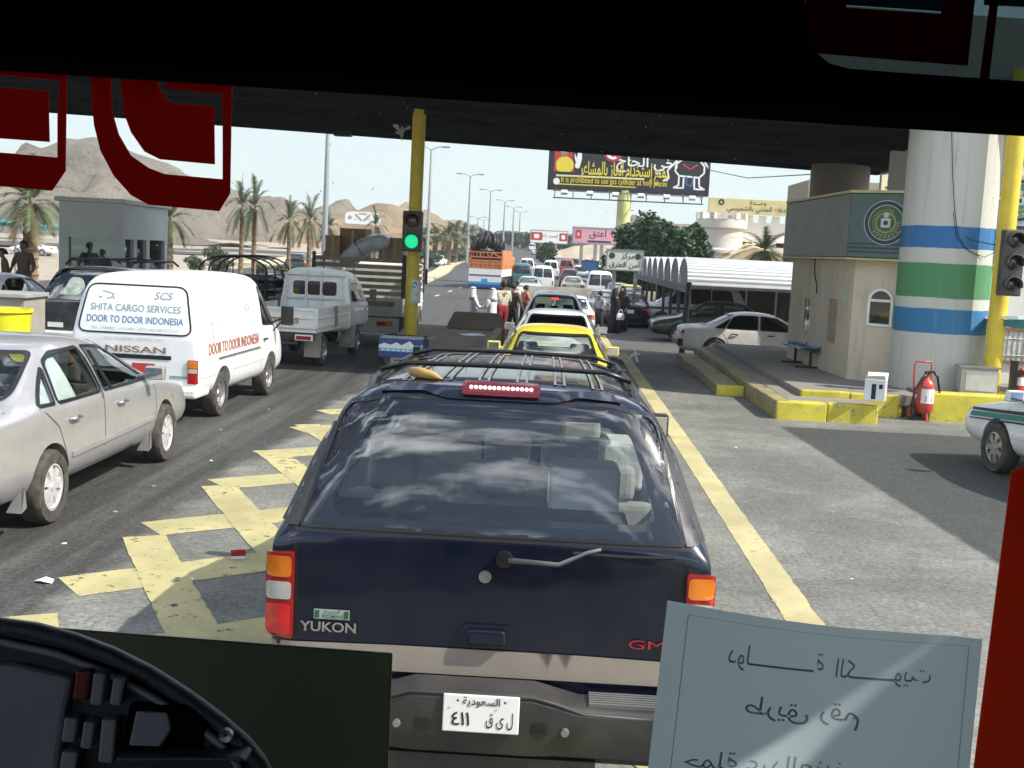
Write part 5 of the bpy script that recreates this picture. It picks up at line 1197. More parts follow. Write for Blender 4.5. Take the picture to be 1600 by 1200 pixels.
def cut_once(me,cutters):
    o=bpy.data.objects.new('body',me); COL.objects.link(o); tmp=[o]
    for c in cutters:
        if isinstance(c,MB): c=c.mesh('cutter')
        k=bpy.data.objects.new('cutter',c); COL.objects.link(k); tmp.append(k)
        b=o.modifiers.new('b','BOOLEAN'); b.operation='DIFFERENCE'; b.object=k; b.solver='EXACT'
    r=evaluated(o)
    for t in tmp: bpy.data.objects.remove(t)
    return r
class Veh:
    def __init__(s,name,label,cat,st,paint,loc,rz=0,group=None,arches=(),ar=.36,aw=1.2,hollow=None,wins=(),lvl=2,extra_cuts=(),crease=.55,lining='cabin'):
        s.o=empty(name,loc,rz,label,cat,group); s.base=loftbody(st,lvl,crease); s.skin=Skin(s.base); s.st=st; s.wins=wins
        cs=[]
        for y,z in arches:
            c=MB()
            for sd in (-1,1): c.lathe([(ar,sd*aw),(ar,sd*.42)],(0,y,z),'x',28,cap=True)
            cs.append(c)
        if hollow:
            cv_=loftbody(hollow,lvl,.9); cv_.materials.append(mt[paint]); cv_.materials.append(mt[lining]); cv_.polygons.foreach_set('material_index',[1]*len(cv_.polygons)); cs.append(cv_)
        if hollow:
            for d,p,rg in wins:
                c=MB()
                if d in('right','left'):
                    a,b=(.3,1.5) if d=='right' else (-1.5,-.3); c.prism(p,a,b,'yz')
                else: c.prism(p,rg[0],rg[1],'xz')
                cs.append(c)
        cs+=list(extra_cuts)
        me=s.base.copy(); me.materials.clear(); me.materials.append(mt[paint])
        if hollow: me.materials.append(mt[lining])
        if cs: me=cut(me,cs)
        me.polygons.foreach_set('use_smooth',[True]*len(me.polygons)); me.set_sharp_from_angle(angle=R(38))
        s.body=link('body',me,s.o)
        if hollow:   # cabin lining: same cavity, a little smaller
            pass
    def windows(s,glass,trim='black_trim',off=None,tw=.03,step=.08,name='window',parts=None,roff=None):
        for i,(d,p,rg) in enumerate(s.wins):
            mb=MB(); o_=off if off is not None else .004
            if roff is not None and d=='rear': o_=roff
            s.skin.panel(mb,p,d,o_,step); g=glass if not parts else parts[i]
            nm={'rear':'rear_window','front':'windscreen'}.get(d,name)
            w=mb.build(nm,[g],s.o,smooth=True,recalc=False)
            if trim:
                mb=MB(); s.skin.line(mb,p,tw,d,.006,closed=True); mb.build('window_trim',[trim],w,recalc=False)
    def panel(s,name,poly,d,mat,off=.006,step=.08,parent=None,label=None):
        mb=MB(); s.skin.panel(mb,poly,d,off,step); return mb.build(name,[mat],parent or s.o,smooth=True,recalc=False,label=label)
    def seams(s,paths,d,w=.010,mat='black_trim',name='panel_gap',off=.0015):
        mb=MB()
        for p in paths: s.skin.line(mb,p,w,d,off)
        return mb.build(name,[mat],s.o,recalc=False)
    def pod(s,name,poly,d,mat,t=.03,step=.06,parent=None,bevel=.006):
        """a lens or moulding standing proud of the skin"""
        vs,fs=poly2d(poly,step); n=len(vs); P=[s.skin.hit(a,b,d) for a,b in vs]
        mb=MB(); mb.add([p+nn*t for p,nn in P],fs)
        # side walls from the outline: edges used once
        cnt={}
        for f in fs:
            for k in range(len(f)):
                e=(f[k],f[(k+1)%len(f)]); cnt[tuple(sorted(e))]=cnt.get(tuple(sorted(e)),[])+[e]
        for k,e in cnt.items():
            if len(e)==1:
                a,b=e[0]; mb.add([P[a][0]+P[a][1]*t,P[b][0]+P[b][1]*t,P[b][0]-P[b][1]*.01,P[a][0]-P[a][1]*.01],[(0,1,2,3)])
        return mb.build(name,[mat],parent or s.o,recalc=True,smooth=30)
    def text(s,name,items,d,mats_,off=.007):
        mb=MB()
        for (body,size,c,mi,k) in items: s.skin.text(mb,body,size,c,d,off,mi,**k)
        return mb.build(name,mats_,s.o,recalc=False)
def wheel(parent,x,y,r,w=.21,side=1,style='cover',name='wheel',rimmat='alloy',spokes=7):
    t=r*.64
    mb=MB(); mb.lathe([(t,-w/2),(r*.93,-w/2),(r*.985,-w*.38),(r,-w*.2),(r,w*.2),(r*.985,w*.38),(r*.93,w/2),(t,w/2)],(0,0,0),'x',32); o=mb.build(name,['rubber'],parent,smooth=30,loc=(x,y,r))
    s=side; f=s*w*.36
    mb=MB(); mb.lathe([(.001,f*.55),(t*.98,f*.55)],(0,0,0),'x',28); mb.lathe([(t*1.03,f*1.25),(t*.90,f*1.30),(t*.86,f*.9),(t*.86,f*.5)],(0,0,0),'x',28)
    if style=='steel':
        mb.lathe([(.001,f*.95),(t*.25,f*1.0),(t*.33,f*.75),(t*.62,f*.95),(t*.86,f*.65)],(0,0,0),'x',28)
    else:
        for k in range(spokes):
            a=2*math.pi*k/spokes; c,sn=math.cos(a),math.sin(a); pc,ps=-sn,c
            P=[]
            for rr,ww,ff in ((t*.12,t*.16,1.15),(t*.55,t*.15,1.22),(t*.93,t*.26,1.12)):
                P.append((rr,ww,ff))
            vs=[]
            for rr,ww,ff in P:
                for q in (-1,1): vs.append((f*ff,rr*c+q*ww*pc,rr*sn+q*ww*ps))
            vs+=[(f*.6,v[1],v[2]) for v in vs]; mb.add(vs,[(0,1,3,2),(2,3,5,4),(0,2,8,6),(2,4,10,8),(1,3,9,7),(3,5,11,9),(4,5,11,10)])
        mb.lathe([(.001,f*1.32),(t*.17,f*1.28),(t*.2,f*.9)],(0,0,0),'x',16)
    mb.build('rim',[rimmat],o,smooth=30); return o
def wheels(v,ys,x,r,w=.21,**k):
    for y in ys:
        for s in (1,-1): wheel(v.o,s*x,y,r,w,s,**k)
def door_handle(v,y,z,side,mat='chrome',L=.20):
    d='right' if side>0 else 'left'; p,n=v.skin.hit(y,z,d); mb=MB(); mb.tube([p+Vector((side*.005,-L/2,0)),p+Vector((side*.035,-L*.36,.004)),p+Vector((side*.035,L*.36,.006)),p+Vector((side*.005,L/2,.004))],[.014,.016,.016,.014],8)
    mb.build('door_handle',[mat],v.o,smooth=True)
def mirror(v,y,z,side,mat,size=(.20,.10,.14)):
    d='right' if side>0 else 'left'; p,n=v.skin.hit(y,z,d); mb=MB(); c=p+Vector((side*(.06+size[0]/2),-.02,.05)); mb.bar(p-Vector((side*.05,0,0)),c,.05,.04); mb.box(c,size); o=mb.build('mirror',[mat],v.o,bevel=.035,seg=3)
    mb=MB(); mb.box(c+Vector((0,-size[1]/2-.003,0)),(size[0]*.82,.006,size[2]*.8)); mb.build('mirror_glass',['chrome'],o,bevel=.01)
def plate(v,c,w,h,mat='plate_white',lines=(),tilt=0,name='number_plate'):
    mb=MB(); mb.box((0,0,0),(w,.012,h)); o=mb.build(name,[mat],v.o,bevel=.005,loc=c); o.rotation_euler=(tilt,0,0)
    if lines:
        mb=MB()
        for t,s,x,z,k in lines:
            vs,fs=text2d(t,s,**k); mb.add([(a+x,-.0085,b+z) for a,b in vs],fs)
        mb.build('lettering',['ink'],o,recalc=False)
    return o
def seats(v,rows,w=.5,mat='seat',top=1.1):
    for y,xs_ in rows:
        for x in xs_:
            mb=MB(); mb.box((x,y-.08,top-.36),(w,.14,.66),(R(-10),0,0)); mb.box((x,y+.22,top-.62),(w,.5,.16)); mb.box((x,y-.14,top+.08),(w*.55,.09,.19),(R(-8),0,0)); mb.build('seat',[mat],v.o,bevel=.045,seg=3)
# ---------------------------------------------------------------- saloon
GH=0.0
def ky(y,k): return y*k-GH*max(0,1-abs(y-2.4)/2.1)
def sedan_st(L=4.8,W=1.8,H=1.47,tr=1.035):
    k=L/4.8; w=W/1.8; h=H/1.477; f=lambda y,zb,wm,zs,ws,zt,wt: S(ky(y,k),zb,wm*w,zs*h,ws*w,zt*h,wt*w)
    return [f(0,.36,.72,.80,.70,.90,.60),f(.035,.28,.82,.88,.79,.985,.70),f(.25,.22,.87,.925,.835,1.02,.75),f(.85,.2,.895,.94,.855,tr,.72),f(1.42,.2,.905,.945,.865,1.385,.585),f(1.8,.2,.905,.94,.87,1.47,.625),f(2.3,.2,.905,.935,.87,1.49,.635),f(2.75,.2,.905,.93,.87,1.455,.62),f(3.02,.2,.905,.925,.865,1.38,.595),f(3.72,.2,.895,.90,.85,1.0,.70),f(3.88,.2,.89,.87,.83,.93,.72),f(4.5,.22,.865,.77,.80,.815,.68),f(4.74,.27,.81,.68,.74,.715,.60),f(4.8,.35,.72,.62,.68,.64,.5)]
def sedan_cav(L=4.8,W=1.8,H=1.47):
    k=L/4.8; w=W/1.8; h=H/1.477; f=lambda y,zt,wt: (ky(y,k),[(0,.42),(.70*w,.42),(.80*w,.6),(.80*w,.90*h),(.785*w,.94*h),(wt*w,zt*h-.045),(wt*.72*w,zt*h),(0,zt*h+.005)])
    return [f(.98,.985,.68),f(1.46,1.335,.52),f(1.85,1.42,.56),f(2.3,1.44,.57),f(2.75,1.405,.555),f(3.0,1.33,.535),f(3.6,.96,.66)]
def sedan_wins(L=4.8,W=1.8,H=1.47):
    k=L/4.8; h=H/1.477; w=W/1.8
    q=lambda P:[(ky(y,k),z*h) for y,z in P]
    front=rpoly(q([(2.40,.985),(3.50,.965),(2.98,1.33),(2.42,1.385)]),.04); rear=rpoly(q([(1.36,.99),(2.31,.985),(2.33,1.385),(1.78,1.375),(1.58,1.31)]),.05); qt=rpoly(q([(1.03,.995),(1.30,.99),(1.50,1.27)]),.03)
    rw=rpoly([(-.62*w,1.065*h),(.62*w,1.065*h),(.50*w,1.385*h),(-.50*w,1.385*h)],.06); fw_=rpoly([(-.66*w,1.02*h),(.66*w,1.02*h),(.50*w,1.385*h),(-.50*w,1.385*h)],.06)
    out=[]
    for d in('right','left'): out+=[(d,front,None),(d,rear,None),(d,qt,None)]
    return out+[('rear',rw,(-.3*k,1.75*k)),('front',fw_,(2.75*k,4.3*k))]
def sedan(label,paint,loc,rz=0,group=None,L=4.8,W=1.8,H=1.47,hollow=True,glass='glass',lvl=2,style='cover',handles='chrome',tail='wide',name='sedan_car',rimmat='alloy',detail=True,plate_mat='plate_white'):
    k=L/4.8; w=W/1.8; h=H/1.477; r=.315
    wy=(1.05*k,3.80*k)
    v=Veh(name,label,'car',sedan_st(L,W,H),paint,loc,rz,group,arches=[(y,r) for y in wy],ar=r+.055,hollow=sedan_cav(L,W,H) if hollow else None,wins=sedan_wins(L,W,H),lvl=lvl)
    v.windows(glass if hollow else 'black_glass',off=-.006 if hollow else .004,tw=.028,trim='black_trim')
    wheels(v,wy,.80*w,r,.2,style=style,rimmat=rimmat)
    # tail lamps, bumper, plate
    for s in (-1,1):
        if tail=='wide':
            P=rpoly([(s*.50*w,.90*h),(s*.80*w,.90*h),(s*.82*w,.74*h),(s*.52*w,.76*h)],.03)
        elif tail=='tall': P=rpoly([(s*.66*w,.93*h),(s*.82*w,.90*h),(s*.83*w,.66*h),(s*.68*w,.68*h)],.03)
        else: P=rpoly([(s*.42*w,.88*h),(s*.80*w,.88*h),(s*.80*w,.77*h),(s*.42*w,.77*h)],.02)
        lp=v.pod('tail_light',P,'rear','red_lens',.012)
        c=(s*.74*w,.80*h); v.panel('indicator',rrect(c[0]-.05,c[0]+.05,c[1]-.025,c[1]+.025,.01),'rear','orange_lens',.018,.05,parent=lp)
        P=rpoly([(s*.46*w,.70*h),(s*.76*w,.72*h),(s*.70*w,.58*h),(s*.46*w,.58*h)],.03); v.pod('headlight',P,'front','clear_lens',.008)
    v.panel('grille',rrect(-.36*w,.36*w,.58*h,.68*h,.03),'front','black_trim')
    plate(v,(0,-.012,.70*h),.34,.15,plate_mat,[('6 4 1  R K D',.06,0,0,{})] if 0 else [])
    if detail:
        for d,s in(('right',1),('left',-1)):
            q=lambda P:[(ky(y,k),z*h) for y,z in P]
            v.seams([q([(2.35,1.38),(2.355,.97),(2.35,.55),(2.30,.30)]),q([(3.55,.95),(3.62,.75),(3.55,.45),(3.42,.28)]),q([(1.02,.98),(1.30,.80),(1.46,.50),(1.50,.30)]),q([(1.5,.30),(3.42,.28)])],d)
            v.pod('rubbing_strip',q([(1.55,.50),(3.48,.52),(3.48,.565),(1.55,.545)]),d,paint,.014,bevel=0)
            for y in (1.62,2.72): door_handle(v,ky(y,k),.83*h,s,handles)
            mirror(v,ky(3.38,k),.985*h,s,paint)
        v.seams([[(-.72*w,1.0*h),(-.70*w,.66*h),(.70*w,.66*h),(.72*w,1.0*h)]],'rear')
        v.seams([[(-.66*w,3.82*k),(-.60*w,4.7*k)],[(.66*w,3.82*k),(.60*w,4.7*k)]],'top')
    if hollow:
        seats(v,[(1.55*k,(-.36,.36)),(2.55*k,(-.38,.38))],.52,'seat',1.02*h)
        mb=MB(); mb.box((0,3.35*k,.82*h),(1.3*w,.5,.2)); mb.lathe([(.17,-.012),(.19,0),(.17,.012)],(-.36,3.0*k,.86),'y',20); mb.build('dashboard',['cabin_dark'],v.o,bevel=.04)
    return v
# ---- silver saloon in the left lane
GH=.24
cs=sedan('silver beige saloon car with papered rear window in the left lane','silver_paint',(-4.98,8.22,0),R(.6),L=5.14,W=1.80,H=1.48,glass='glass_clear',rimmat='bright_rim')
for d in ('right',):
    # pale paper sheets behind the rear side windows
    mb=MB(); P=[(ky(y,1.0708),z) for y,z in [(1.40,1.0),(1.80,1.0),(1.82,1.35),(1.70,1.34),(1.56,1.27)]]; cs.skin.panel(mb,P,d,-.020,.08); cs.skin.panel(mb,[(ky(y,1.0708),z) for y,z in [(1.08,1.005),(1.28,1.0),(1.46,1.24)]],d,-.020,.08); mb.build('window_paper',[M('window_paper',(.74,.76,.76),.8,var=.12,scale=14)],cs.o,recalc=False)
    mb=MB(); mb.box((.84,ky(2.32,1.07),1.19),(.01,.06,.42),(0,R(-33),0)); mb.build('pillar_strip',['black_trim'],cs.o)
for s in (1,-1):
    for y,a in ((.66,1),(3.60,1)):
        mb=MB(); 
        p,n=cs.skin.hit(y+.05,.40,'right' if s>0 else 'left'); mb.add([(p.x-.02*s,y,.42),(p.x+.02*s,y-.02,.40),(p.x+.01*s,y-.06,.20),(p.x-.12*s,y-.05,.20),(p.x-.02*s,y+.06,.40),(p.x+.0*s,y+.06,.22)],[(0,1,2,3),(0,4,5,3),(1,4,5,2),(0,1,4)]); mb.build('mudflap',['silver_paint'],cs.o)
mb=MB(); 
for (y,z) in ((4.33,.70),(4.38,.66)): 
    p,n=cs.skin.hit(y,z,'right'); mb.box(p,(.012,.06,.035))
mb.build('badge',['chrome'],cs.o)
GH=0.0
# ---------------------------------------------------------------- white panel van with lettering
VX,VY=-5.41,14.75
vst=[S(0,.40,.76,1.05,.74,1.12,.70,.55),S(.015,.34,.80,1.07,.785,1.30,.73,.55),S(.11,.30,.82,1.10,.80,1.86,.685,.55),S(.24,.28,.825,1.10,.805,1.95,.69,.55),S(1.5,.26,.83,1.10,.81,1.965,.70,.55),S(2.9,.26,.83,1.10,.81,1.95,.70,.55),S(3.25,.26,.83,1.09,.80,1.88,.67,.55),S(3.9,.26,.82,1.05,.79,1.18,.70,.55),S(4.2,.28,.80,.90,.76,.98,.68,.55),S(4.32,.34,.74,.82,.70,.86,.6,.55)]
vw=[('rear',rpoly([(-.70,1.17),(.70,1.17),(.595,1.79),(-.595,1.79)],.12),None),('front',rpoly([(-.66,1.16),(.66,1.16),(.54,1.76),(-.54,1.76)],.1),None)]
for d in('right','left'): vw+=[(d,rpoly([(2.92,1.16),(3.70,1.12),(3.38,1.70),(2.96,1.74)],.06),None)]
van=Veh('cargo_van','white cargo van lettered for door to door cargo services','van',vst,'white_paint',(VX,VY,0),R(-1.5),arches=[(.98,.33),(3.42,.33)],ar=.38,wins=vw)
van.o.scale=(1.085,1,1); van.windows('black_glass',parts=['white_paint','black_glass','black_glass','black_glass'],tw=.022)
wheels(van,(.98,3.42),.70,.315,.19,style='steel',rimmat='alloy')
mt['van_grey']=M('van_lettering_grey',(.22,.30,.33),.6,var=.1); mt['van_blue']=M('van_lettering_blue',(.06,.19,.34),.6); mt['van_red']=M('van_lettering_red',(.40,.14,.08),.6); mt['van_brown']=M('van_lettering_brown',(.24,.13,.10),.6); mt['van_pale']=M('van_lettering_pale',(.45,.46,.46),.6)
van.text('lettering',[('SCS',.135,(.33,1.665),0,dict(shear=.25,bold=.012)),('SHITA CARGO SERVICES',.125,(0,1.495),0,dict(width=1.10,bold=.010)),('DOOR TO DOOR INDONESIA',.125,(0,1.345),1,dict(width=1.18,bold=.010)),('TEL. 6760802 - 6751403 - 6723-442 502 6123 01',.05,(.0,1.225),4,dict(width=1.06)),('FAX. 0500805401 . P.O.BOX 14231',.045,(.0,1.10),4,dict(width=.72)),('NISSAN',.115,(.02,.965),3,dict(width=.74,bold=.018))],'rear',['van_grey','van_blue','van_red','van_brown','van_pale'])
mb=MB()
for st_ in ([(-.42,1.70),(-.33,1.68),(-.27,1.66)],[(-.30,1.625),(-.36,1.60)],[(-.42,1.625),(-.46,1.615)],[(-.30,1.65),(-.27,1.60)]): van.skin.line(mb,st_,.016,'rear',.007)
mb.build('bird_mark',['van_grey'],van.o,recalc=False)
van.text('side_lettering',[('SHITA CARGO SERVICES',.10,(.72,1.30),4,dict(width=.95,bold=.006)),('DOOR TO DOOR INDONESIA',.215,(1.52,.975),2,dict(width=2.35,bold=.014)),('SCS',.16,(2.20,1.46),4,dict(bold=.012)),('TEL 6760802',.05,(2.20,1.26),4,{}),('JEDDAH',.05,(.60,1.12),4,{})],'right',['van_grey','van_blue','van_red','van_brown','van_pale'])
van.panel('trim_strip',rrect(-.36,.46,.845,.90,.01),'rear','black_trim',.008); van.panel('number_plate',rrect(-.02,.26,.66,.79,.01),'rear',M('red_plate',(.50,.04,.05),.5),.012)
van.panel('badge',rrect(.44,.68,.61,.645,.005),'rear','van_grey',.007)
for s in(-1,1):
    x0,x1=sorted((s*.665,s*.775)); lp=van.pod('tail_light',rrect(x0,x1,.55,.86,.01),'rear','red_lens',.02); van.panel('indicator',rrect(x0+.008,x1-.008,.755,.85,.006),'rear','orange_lens',.026,.05,lp); van.panel('reversing_lamp',rrect(x0+.008,x1-.008,.69,.745,.006),'rear','clear_lens',.026,.05,lp); 
    d='right' if s>0 else 'left'
    van.seams([[(2.86,1.80),(2.86,.34)],[(3.72,1.10),(3.70,.5)],[(1.45,1.85),(1.45,.38)],[(.1,.80),(2.9,.80)]],d,.012,'van_pale'); van.seams([[(.55,1.36),(.58,1.02)]],d,.03,'van_grey','vent')
    mb=MB(); van.skin.line(mb,[(.75,.825),(2.75,.825)],.03,d,.008); mb.build('door_rail',['grey_plastic'],van.o,recalc=False)
    door_handle(van,3.0,.93,s,'black_trim',.10); 
    p,n=van.skin.hit(3.55,1.15,d); mb=MB(); c=p+Vector((s*.22,.05,.12)); mb.bar(p,c,.025); mb.bar(p+Vector((0,0,-.15)),c,.025); mb.box(c,(.18,.06,.30)); mb.build('mirror',['black_trim'],van.o,bevel=.03)
    mb=MB(); van.skin.line(mb,[(.02,.62),(.62,.62)],.012,d,.006); van.skin.line(mb,[(1.4,.62),(2.95,.62)],.012,d,.006); mb.build('swage_line',['van_pale'],van.o,recalc=False)
mb=MB(); mb.bx(-.78,.78,-.10,.02,.36,.50); mb.bx(-.80,-.70,-.10,.45,.36,.50); mb.bx(.70,.80,-.10,.45,.36,.50); mb.build('bumper',['dirty_white'],van.o,bevel=.04)
# ---------------------------------------------------------------- white drop side pickup
def small_truck():
    o=empty('pickup_truck',(-5.38,22.35,0),R(-5.0),'small white drop side pickup truck behind the lettered cargo van','truck')
    W_=.80
    mb=MB()
    prof=[(0,.62),(W_,.62),(W_,1.12),(W_-.03,1.25),(W_-.12,1.78),(W_-.26,1.90),(0,1.93)]
    st=[]
    for y,dy in ((2.55,0),(2.60,.0),(3.2,.0),(3.75,-.10),(3.95,-.3),(4.12,-.62)):
        h=[(x*(1 if y<4 else .97),max(.62,z+ (dy if z>1.2 else 0)) if z>1.2 else z) for x,z in prof]
        h=[(0,.55),(W_-.02,.55),(W_,.8),(W_,1.10),(W_-.02,1.16),(W_-.12,1.80+dy),(W_-.25,1.91+dy),(0,1.93+dy)]; st.append((y,h))
    me=loftbody(st,2,.75); sk=Skin(me); me=cut(me,[MB().lathe([(.37,-1.2),(.37,1.2)],(0,3.35,.33),'x',24,cap=True)]); me.materials.append(mt['white_paint']); me.polygons.foreach_set('use_smooth',[True]*len(me.polygons)); me.set_sharp_from_angle(angle=R(38)); cab=link('cab',me,o)
    v=type('V',(),{})(); v.skin=sk; v.o=o
    for x0,x1 in ((-.50,-.20),(-.17,.13),(.16,.47)):
        mb=MB(); sk.panel(mb,rrect(x0,x1,1.33,1.63,.06),'rear',.006); mb.build('rear_window',['black_glass'],cab,recalc=False)
    for d in('right','left'):
        mb=MB(); sk.panel(mb,rpoly([(2.72,1.22),(3.70,1.18),(3.45,1.68),(2.78,1.72)],.05),d,.005); mb.build('window',['black_glass'],cab,recalc=False)
        mb=MB(); sk.line(mb,[(2.66,1.75),(2.66,.7)],.012,d,.003); sk.line(mb,[(3.72,1.1),(3.7,.7)],.012,d,.003); mb.build('panel_gap',['black_trim'],cab,recalc=False)
        s=1 if d=='right' else -1
        mb=MB(); c=Vector((s*(W_+.20),3.68,1.36)); mb.bar((s*W_,3.75,1.2),c,.02); mb.bar((s*W_,3.75,1.0),c-Vector((0,0,.12)),.02); mb.box(c,(.15,.06,.24)); mb.build('mirror',['grey_plastic'],o,bevel=.03)
    mb=MB(); sk.panel(mb,rpoly([(-.66,1.2),(.66,1.2),(.52,1.5),(-.52,1.5)],.05),'front',.006); mb.build('windscreen',['black_glass'],cab,recalc=False)
    # guard frame behind the cab
    mb=MB(); 
    for x in (-.64,-.185,.145,.60): mb.bar((x,2.47,1.05),(x,2.47,1.86 if abs(x)<.6 else 1.78),.035)
    for z in (1.28,1.78): mb.bar((-.68,2.47,z),(.68,2.47,z),.035)
    mb.build('guard_frame',['dirty_white'],o)
    # bed
    mb=MB(); mb.bx(-W_,W_,0,2.42,.70,.78); mb.build('bed_floor',['dirty_white'],o)
    def sidep(name,a,b,n,h=.40,z=.78,thick=.05,lab=None):
        a=Vector(a); b=Vector(b); t=(b-a); L=t.length; t.normalize(); nn=Vector((t.y,-t.x,0))
        mb=MB(); c=(a+b)/2; ang=math.atan2(t.y,t.x)
        mb.box((c.x,c.y,z+h/2),(L,thick*.5,h),(0,0,ang))
        for zz_ in (z+.03,z+h-.03,z+h*.5): 
            mb.box((c.x+nn.x*thick*.3,c.y+nn.y*thick*.3,zz_),(L,thick*.6,.06 if zz_!=z+h*.5 else .035),(0,0,ang))
        for k in range(n+1):
            p=a+(b-a)*k/n; mb.box((p.x+nn.x*thick*.3,p.y+nn.y*thick*.3,z+h/2),(.06,thick*.8,h),(0,0,ang))
        return mb.build(name,['dirty_white'],o,bevel=.006)
    tg=sidep('tailgate',(-W_,0,0),(W_,0,0),1); sidep('side_board',(W_,.03,0),(W_,2.40,0),2); sidep('side_board',(-W_,2.40,0),(-W_,.03,0),2)
    mb=MB(); vs,fs=text2d('MOTORS',.15,width=.72,bold=.02); mb.add([(x+.1,-.046,z+.93) for x,z in vs],fs); mb.build('lettering',['van_red'],tg,recalc=False)
    mb=MB(); mb.bx(-.3,.3,.1,4.0,.50,.66); mb.bx(-.75,.75,.02,.12,.56,.68); mb.build('chassis',['dark_plastic'],o)
    for s in(-1,1):
        mb=MB(); x0,x1=sorted((s*.38,s*.74)); mb.bx(x0,x1,-.03,.05,.54,.66); l=mb.build('tail_light',['dirty_white'],o,bevel=.015); mb=MB(); mb.bx(x0+.03,x1-.03,-.042,-.03,.565,.635); mb.build('lens',['red_lens'],l,bevel=.01)
        for y in (.75,3.35):
            wheel(o,s*.68,y,.30,.17,s,style='steel')
            mb=MB(); x0,x1=sorted((s*.48,s*.82)); mb.add([(x0,y-.42,.72),(x1,y-.42,.72),(x1,y-.46,.20),(x0,y-.46,.20)],[(0,1,2,3)]); f=mb.build('mudflap',[M('mudflap',(.30,.28,.24),.9,var=.25,scale=5)],o); q=f.modifiers.new('t','SOLIDIFY'); q.thickness=.012
    mb=MB(); mb.bx(-.55,-.25,-.03,-.01,.40,.52); mb.build('number_plate',[M('plate_blue',(.20,.45,.60),.5)],o)
    # dust streaks, a cloth over the side board
    mb=MB(); mb.add([(W_+.045,1.12,1.19),(W_+.045,1.34,1.19),(W_+.06,1.40,.80),(W_+.06,1.18,.74)],[(0,1,2,3)]); mb.build('rag',[M('rag',(.30,.27,.22),.9)],o)
    return o
small_truck()
# ---------------------------------------------------------------- big stake truck with cartons
o=empty('stake_truck',(-5.30,31.2,tz(31.5)-.06),0,'big wooden sided stake truck with white tailgate loaded high with cartons','truck'); g=o.location.z
mt['plank']=M('weathered_plank',(.34,.28,.20),.9,var=.35,scale=2.5,dust=.4); mt['truck_grey']=M('truck_tail',(.44,.44,.39),.7,var=.2,scale=2,dust=.5)
hw=1.22; zt_=at(560,400,31.2).z-g; zf=at(560,462,31.2).z-g
def plank_side(name,a,b,n,zf,zt,posts):
    a=Vector(a); b=Vector(b); t=(b-a).normalized(); L=(b-a).length; c=(a+b)/2; ang=math.atan2(t.y,t.x); mb=MB(); ph=(zt-zf)/n
    for k in range(n):
        mb.box((c.x,c.y,zf+ph*(k+.5)),(L,.03,ph*.62),(0,0,ang),0)
    nn=Vector((t.y,-t.x,0))*.04
    for k in range(posts):
        p=a.lerp(b,k/(posts-1))+nn; mb.box((p.x,p.y,(zf+zt)/2+.03),(.08,.05,zt-zf+.1),(0,0,ang),1)
    return mb.build(name,['plank','shade_frame'],o)
plank_side('tail_rack',(-hw,0,0),(hw,0,0),6,zf,zt_,2); plank_side('side_rack',(hw,0.05,0),(hw,4.6,0),6,zf,zt_,4); plank_side('side_rack',(-hw,4.6,0),(-hw,0.05,0),6,zf,zt_,4)
mb=MB(); mb.bx(-hw,hw,-.02,.06,zf-.42,zf-.03); mb.bx(-hw,hw,-.04,-.02,zf-.42,zf-.36); tg=mb.build('tailgate',['truck_grey'],o,bevel=.01)
mb=MB(); vs,fs=text2d('HYUNDAI',.16,width=1.0); vs=[]; mb.add([(.2,-.035,zf-.26),(1.0,-.035,zf-.26),(1.0,-.035,zf-.12),(.2,-.035,zf-.12)],[(0,1,2,3)]); mb.build('painted_panel',[M('faded_red',(.26,.17,.14),.8,var=.3,scale=6)],tg,recalc=False)
mb=MB(); mb.bx(-hw,hw,-.05,4.7,zf-.52,zf-.42); mb.build('bed',['truck_grey'],o)
mb=MB(); mb.bx(-1.15,1.15,-.10,.0,zf-.95,zf-.56); mb.bx(-1.1,1.1,-.14,-.02,.42,.56); mb.build('bumper',['truck_grey'],o,bevel=.02)
for s in(-1,1):
    mb=MB(); x0,x1=sorted((s*.55,s*.98)); mb.bx(x0,x1,-.14,-.10,zf-.78,zf-.66); l=mb.build('tail_light',['red_lens'],o,bevel=.01); mb=MB(); mb.bx(*(sorted((s*.80,s*.97))),-.15,-.14,zf-.77,zf-.67); mb.build('indicator',['orange_lens'],l)
    for y in (1.3,5.5):
        wheel(o,s*.95,y,.42,.28,s,style='steel')
mb=MB(); mb.bx(-.4,.4,0,6.2,.55,.85); mb.build('chassis',['dark_plastic'],o)
mb=MB(); mb.bx(-1.05,1.05,4.85,6.4,.7,2.25); cb_=mb.build('cab',['dirty_white'],o,bevel=.12,seg=3); mb=MB(); mb.bx(-.9,.9,6.39,6.42,1.45,2.05); mb.build('windscreen',['black_glass'],cb_)
q=at(664,432,36.2)-o.location
mb=MB(); mb.box((q.x,q.y,q.z),(.16,.08,.48)); mb.bar((1.05,q.y,q.z+.2),(q.x,q.y,q.z+.2),.025); mb.bar((1.05,q.y,q.z-.3),(q.x,q.y,q.z-.2),.025); mb.build('mirror',['black_trim'],o,bevel=.03)
ox,oy=o.location.x,o.location.y
